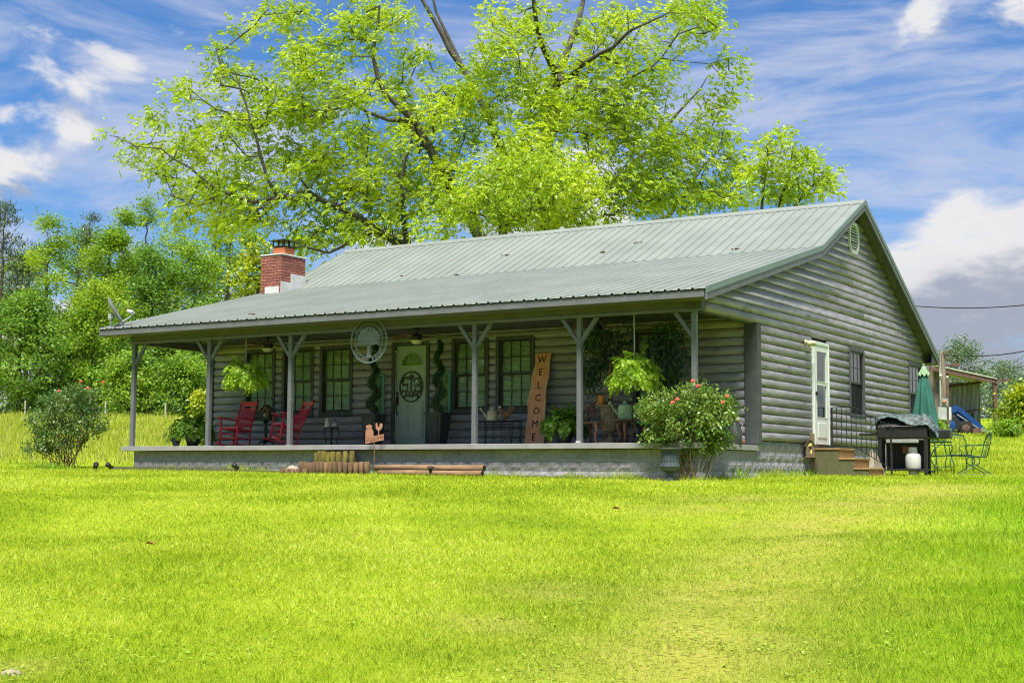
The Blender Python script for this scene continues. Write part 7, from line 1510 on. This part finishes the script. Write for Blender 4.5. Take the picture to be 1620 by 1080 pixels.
def shed():
    D0 = 68.0; P = lambda px, py, dd=0.0: PD(px, py, D0+dd); t = thing('shed', 'open-fronted lean-to shed with rusty beams and metal walls', 'shed', grd(*P(1500, 690)[:2])); b0 = np.array(t.location); u = np.array([RH[0], RH[1], 0]); f = np.array([FH[0], FH[1], 0]); s = D0/FPX; gz = b0[2]
    X = lambda px: (px-1500)*s
    def W(du, df, z): return tuple(u*du+f*df+np.array([0, 0, z]))
    Z = lambda py: P(1500, py)[2]-gz
    def slab(nm, m, pts, th):  # quad with thickness in the view direction or upwards
        vs = [W(*p) for p in pts]+[W(p[0]+th[0], p[1]+th[1], p[2]+th[2]) for p in pts]; return MB().add(vs, [(0, 1, 2, 3), (7, 6, 5, 4), (0, 4, 5, 1), (1, 5, 6, 2), (2, 6, 7, 3), (3, 7, 4, 0)]).build(nm, m, t)
    zl, zr = Z(583), Z(603)
    # back wall of separate corrugated sheets
    nsh = 9; x0, x1 = X(1496), X(1571)
    for i in range(nsh):
        a, b = x0+(x1-x0)*i/nsh, x0+(x1-x0)*(i+1)/nsh; m_ = MB(); pr = []
        for k in range(4): w = (b-a)/4; pr += [(a+k*w, 0), (a+k*w+w*.3, 0.05), (a+k*w+w*.6, 0.05), (a+k*w+w*.8, 0)]
        pr.append((b-0.01, 0)); vs = [W(p[0], 1.7-p[1], -0.3) for p in pr]+[W(p[0], 1.7-p[1], Z(601)) for p in pr]; kk = len(pr); vs += [W(p[0], 1.72-p[1], -0.3) for p in pr]+[W(p[0], 1.72-p[1], Z(601)) for p in pr]
        m_.add(vs, [(q, q+1, kk+q+1, kk+q) for q in range(kk-1)]+[(2*kk+q+1, 2*kk+q, 3*kk+q, 3*kk+q+1) for q in range(kk-1)]); m_.build('wall_sheet', 'shedmetal', t)
    for i in range(6):
        a, b = X(1466)+(X(1500)-X(1466))*i/6, X(1466)+(X(1500)-X(1466))*(i+1)/6; slab('wall_board', 'shedwood', [(a, 0.3, -0.3), (b-0.015, 0.3, -0.3), (b-0.015, 0.3, Z(582)), (a, 0.3, Z(582))], (0, 0.04, 0))
    slab('roof', 'shedmetal', [(X(1480), -0.4, zl+0.12), (X(1576), -0.4, zr+0.10), (X(1576), 1.9, zr+0.05), (X(1480), 1.9, zl+0.07)], (0, 0, 0.05))
    slab('front_beam', 'rustbeam', [(X(1470), -0.35, zl-0.08), (X(1576), -0.35, zr-0.10), (X(1576), -0.35, zr+0.09), (X(1470), -0.35, zl+0.11)], (0, 0.12, 0))
    slab('roof_edge', 'rustbeam', [(X(1498), -0.3, zl+0.14), (X(1518), -0.3, zl+0.12), (X(1518), -0.3, zl+0.30), (X(1498), -0.3, zl+0.2)], (0, 0.3, 0))
    slab('back_beam', 'rustbeam', [(X(1498), 1.5, Z(612)), (X(1572), 1.5, Z(602)), (X(1572), 1.5, Z(598)), (X(1498), 1.5, Z(607))], (0, 0.1, 0))
    slab('post', 'rustbeam', [(X(1570.5), -0.3, -0.4), (X(1576), -0.3, -0.4), (X(1576), -0.3, zr-0.10), (X(1570.5), -0.3, zr-0.10)], (0, 0.16, 0)); slab('post', 'rustbeam', [(X(1496), -0.3, -0.4), (X(1500), -0.3, -0.4), (X(1500), -0.3, zl-0.1), (X(1496), -0.3, zl-0.1)], (0, 0.16, 0))
    slab('beam_end', 'rustbeam', [(X(1574), 0.1, zr-0.10), (X(1601), 0.1, Z(601)), (X(1601), 0.1, Z(596)), (X(1574), 0.1, zr+0.04)], (0, 0.12, 0)); slab('rail', 'rustbeam', [(X(1535), 1.6, Z(650)), (X(1571), 1.6, Z(645)), (X(1571), 1.6, Z(643.5)), (X(1535), 1.6, Z(648.5))], (0, 0.05, 0))
    # blue tractor inside
    tr = thing('tractor', 'blue loader tractor parked in the shed', 'tractor', b0); 
    def tb(nm, m, pts, w): MB().tube([W(*p) for p in pts], w, 6).build(nm, m, tr, False)
    for df in (0.0, 0.9):
        bx = MB()
        for (a, b, h) in (((1490, 652), (1516, 645), 0.30), ((1516, 645), (1556, 679), 0.22)): bx.obox(W(X(a[0]), df, Z(a[1])), W(X(b[0]), df, Z(b[1])), 0.14, h)
        bx.build('loader_arm', 'blue', tr); MB().obox(W(X(1514), df-0.08, Z(655)), W(X(1552), df-0.08, Z(680)), 0.05, 0.05).build('hydraulic_ram', 'galv', tr)
    MB().obox(W(X(1498), 0.45, Z(668)), W(X(1535), 0.45, Z(672)), 0.6, 0.65).build('hood', 'blue', tr); MB().obox(W(X(1490), 0.4, Z(662)), W(X(1502), 0.4, Z(662)), 0.5, 1.0).build('body', 'blue', tr)
    n = 8; pr = [W(X(1536), -0.35, Z(697)), W(X(1560), -0.35, Z(693)), W(X(1566), -0.35, Z(683)), W(X(1545), -0.35, Z(676)), W(X(1536), -0.35, Z(680))]; o2 = np.array(W(0, 1.6, 0)); vs = pr+[tuple(np.array(p)+o2) for p in pr]; MB().add(vs, [(0, 1, 2, 3, 4), (9, 8, 7, 6, 5)]+[(i, (i+1) % 5, 5+(i+1) % 5, 5+i) for i in range(5)]).build('bucket', 'rustbeam', tr)
    MB().obox(W(X(1548), -0.37, Z(679)), W(X(1568), -0.37, Z(684)), 0.05, 0.16).build('bucket_lip', 'galv', tr)
    for px, rr, df in ((1502, 0.48, -0.1), (1502, 0.48, 1.0), (1527, 0.36, -0.05), (1527, 0.36, 0.95)):
        c = np.array(W(X(px), df, rr-0.05)); wv = f*0.14
        w = MB(); w.tube([tuple(c-wv), tuple(c-wv*0.9), tuple(c+wv*0.9), tuple(c+wv)], [rr*0.85, rr, rr, rr*0.85], 22).build('tyre', 'tyre', tr, True); MB().tube([tuple(c-wv*1.05), tuple(c-wv*0.95)], [rr*0.5, rr*0.55], 16).build('wheel_rim', 'rustbeam' if px > 1510 else 'blue', tr, True)
    tb('exhaust', 'black', [(X(1553), 1.4, Z(668)), (X(1554), 1.4, Z(650))], 0.05)
shed()
def fence():
    xs = []; 
    for i, (px, py) in enumerate(((-60, 656), (-10, 656), (40, 656), (167, 657), (262, 657), (314, 657), (400, 657))):
        p = PD(px, 640, 86-i*0.6); g = grd(p[0], p[1]); xs.append(g)
    t = thing('wire_fence', 'pale post and wire fence along the edge of the field', 'fence', xs[0]); b0 = xs[0]
    for i, g in enumerate(xs): MB().tube([tuple(g-b0), tuple(g-b0+np.array([0, 0, 1.0]))], 0.05, 7).build('post', 'fencepost', t)
    for h in (0.5, 0.8, 1.1):
        for a, b in zip(xs[:-1], xs[1:]): MB().tube([tuple(a-b0+np.array([0, 0, h])), tuple(b-b0+np.array([0, 0, h]))], 0.006, 3).build('wire', 'black', t)
fence()
print('objects', len(bpy.data.objects), 'tris', sum(len(o.data.loop_triangles) or len(o.data.polygons)*2 for o in bpy.data.objects if o.type == 'MESH'))
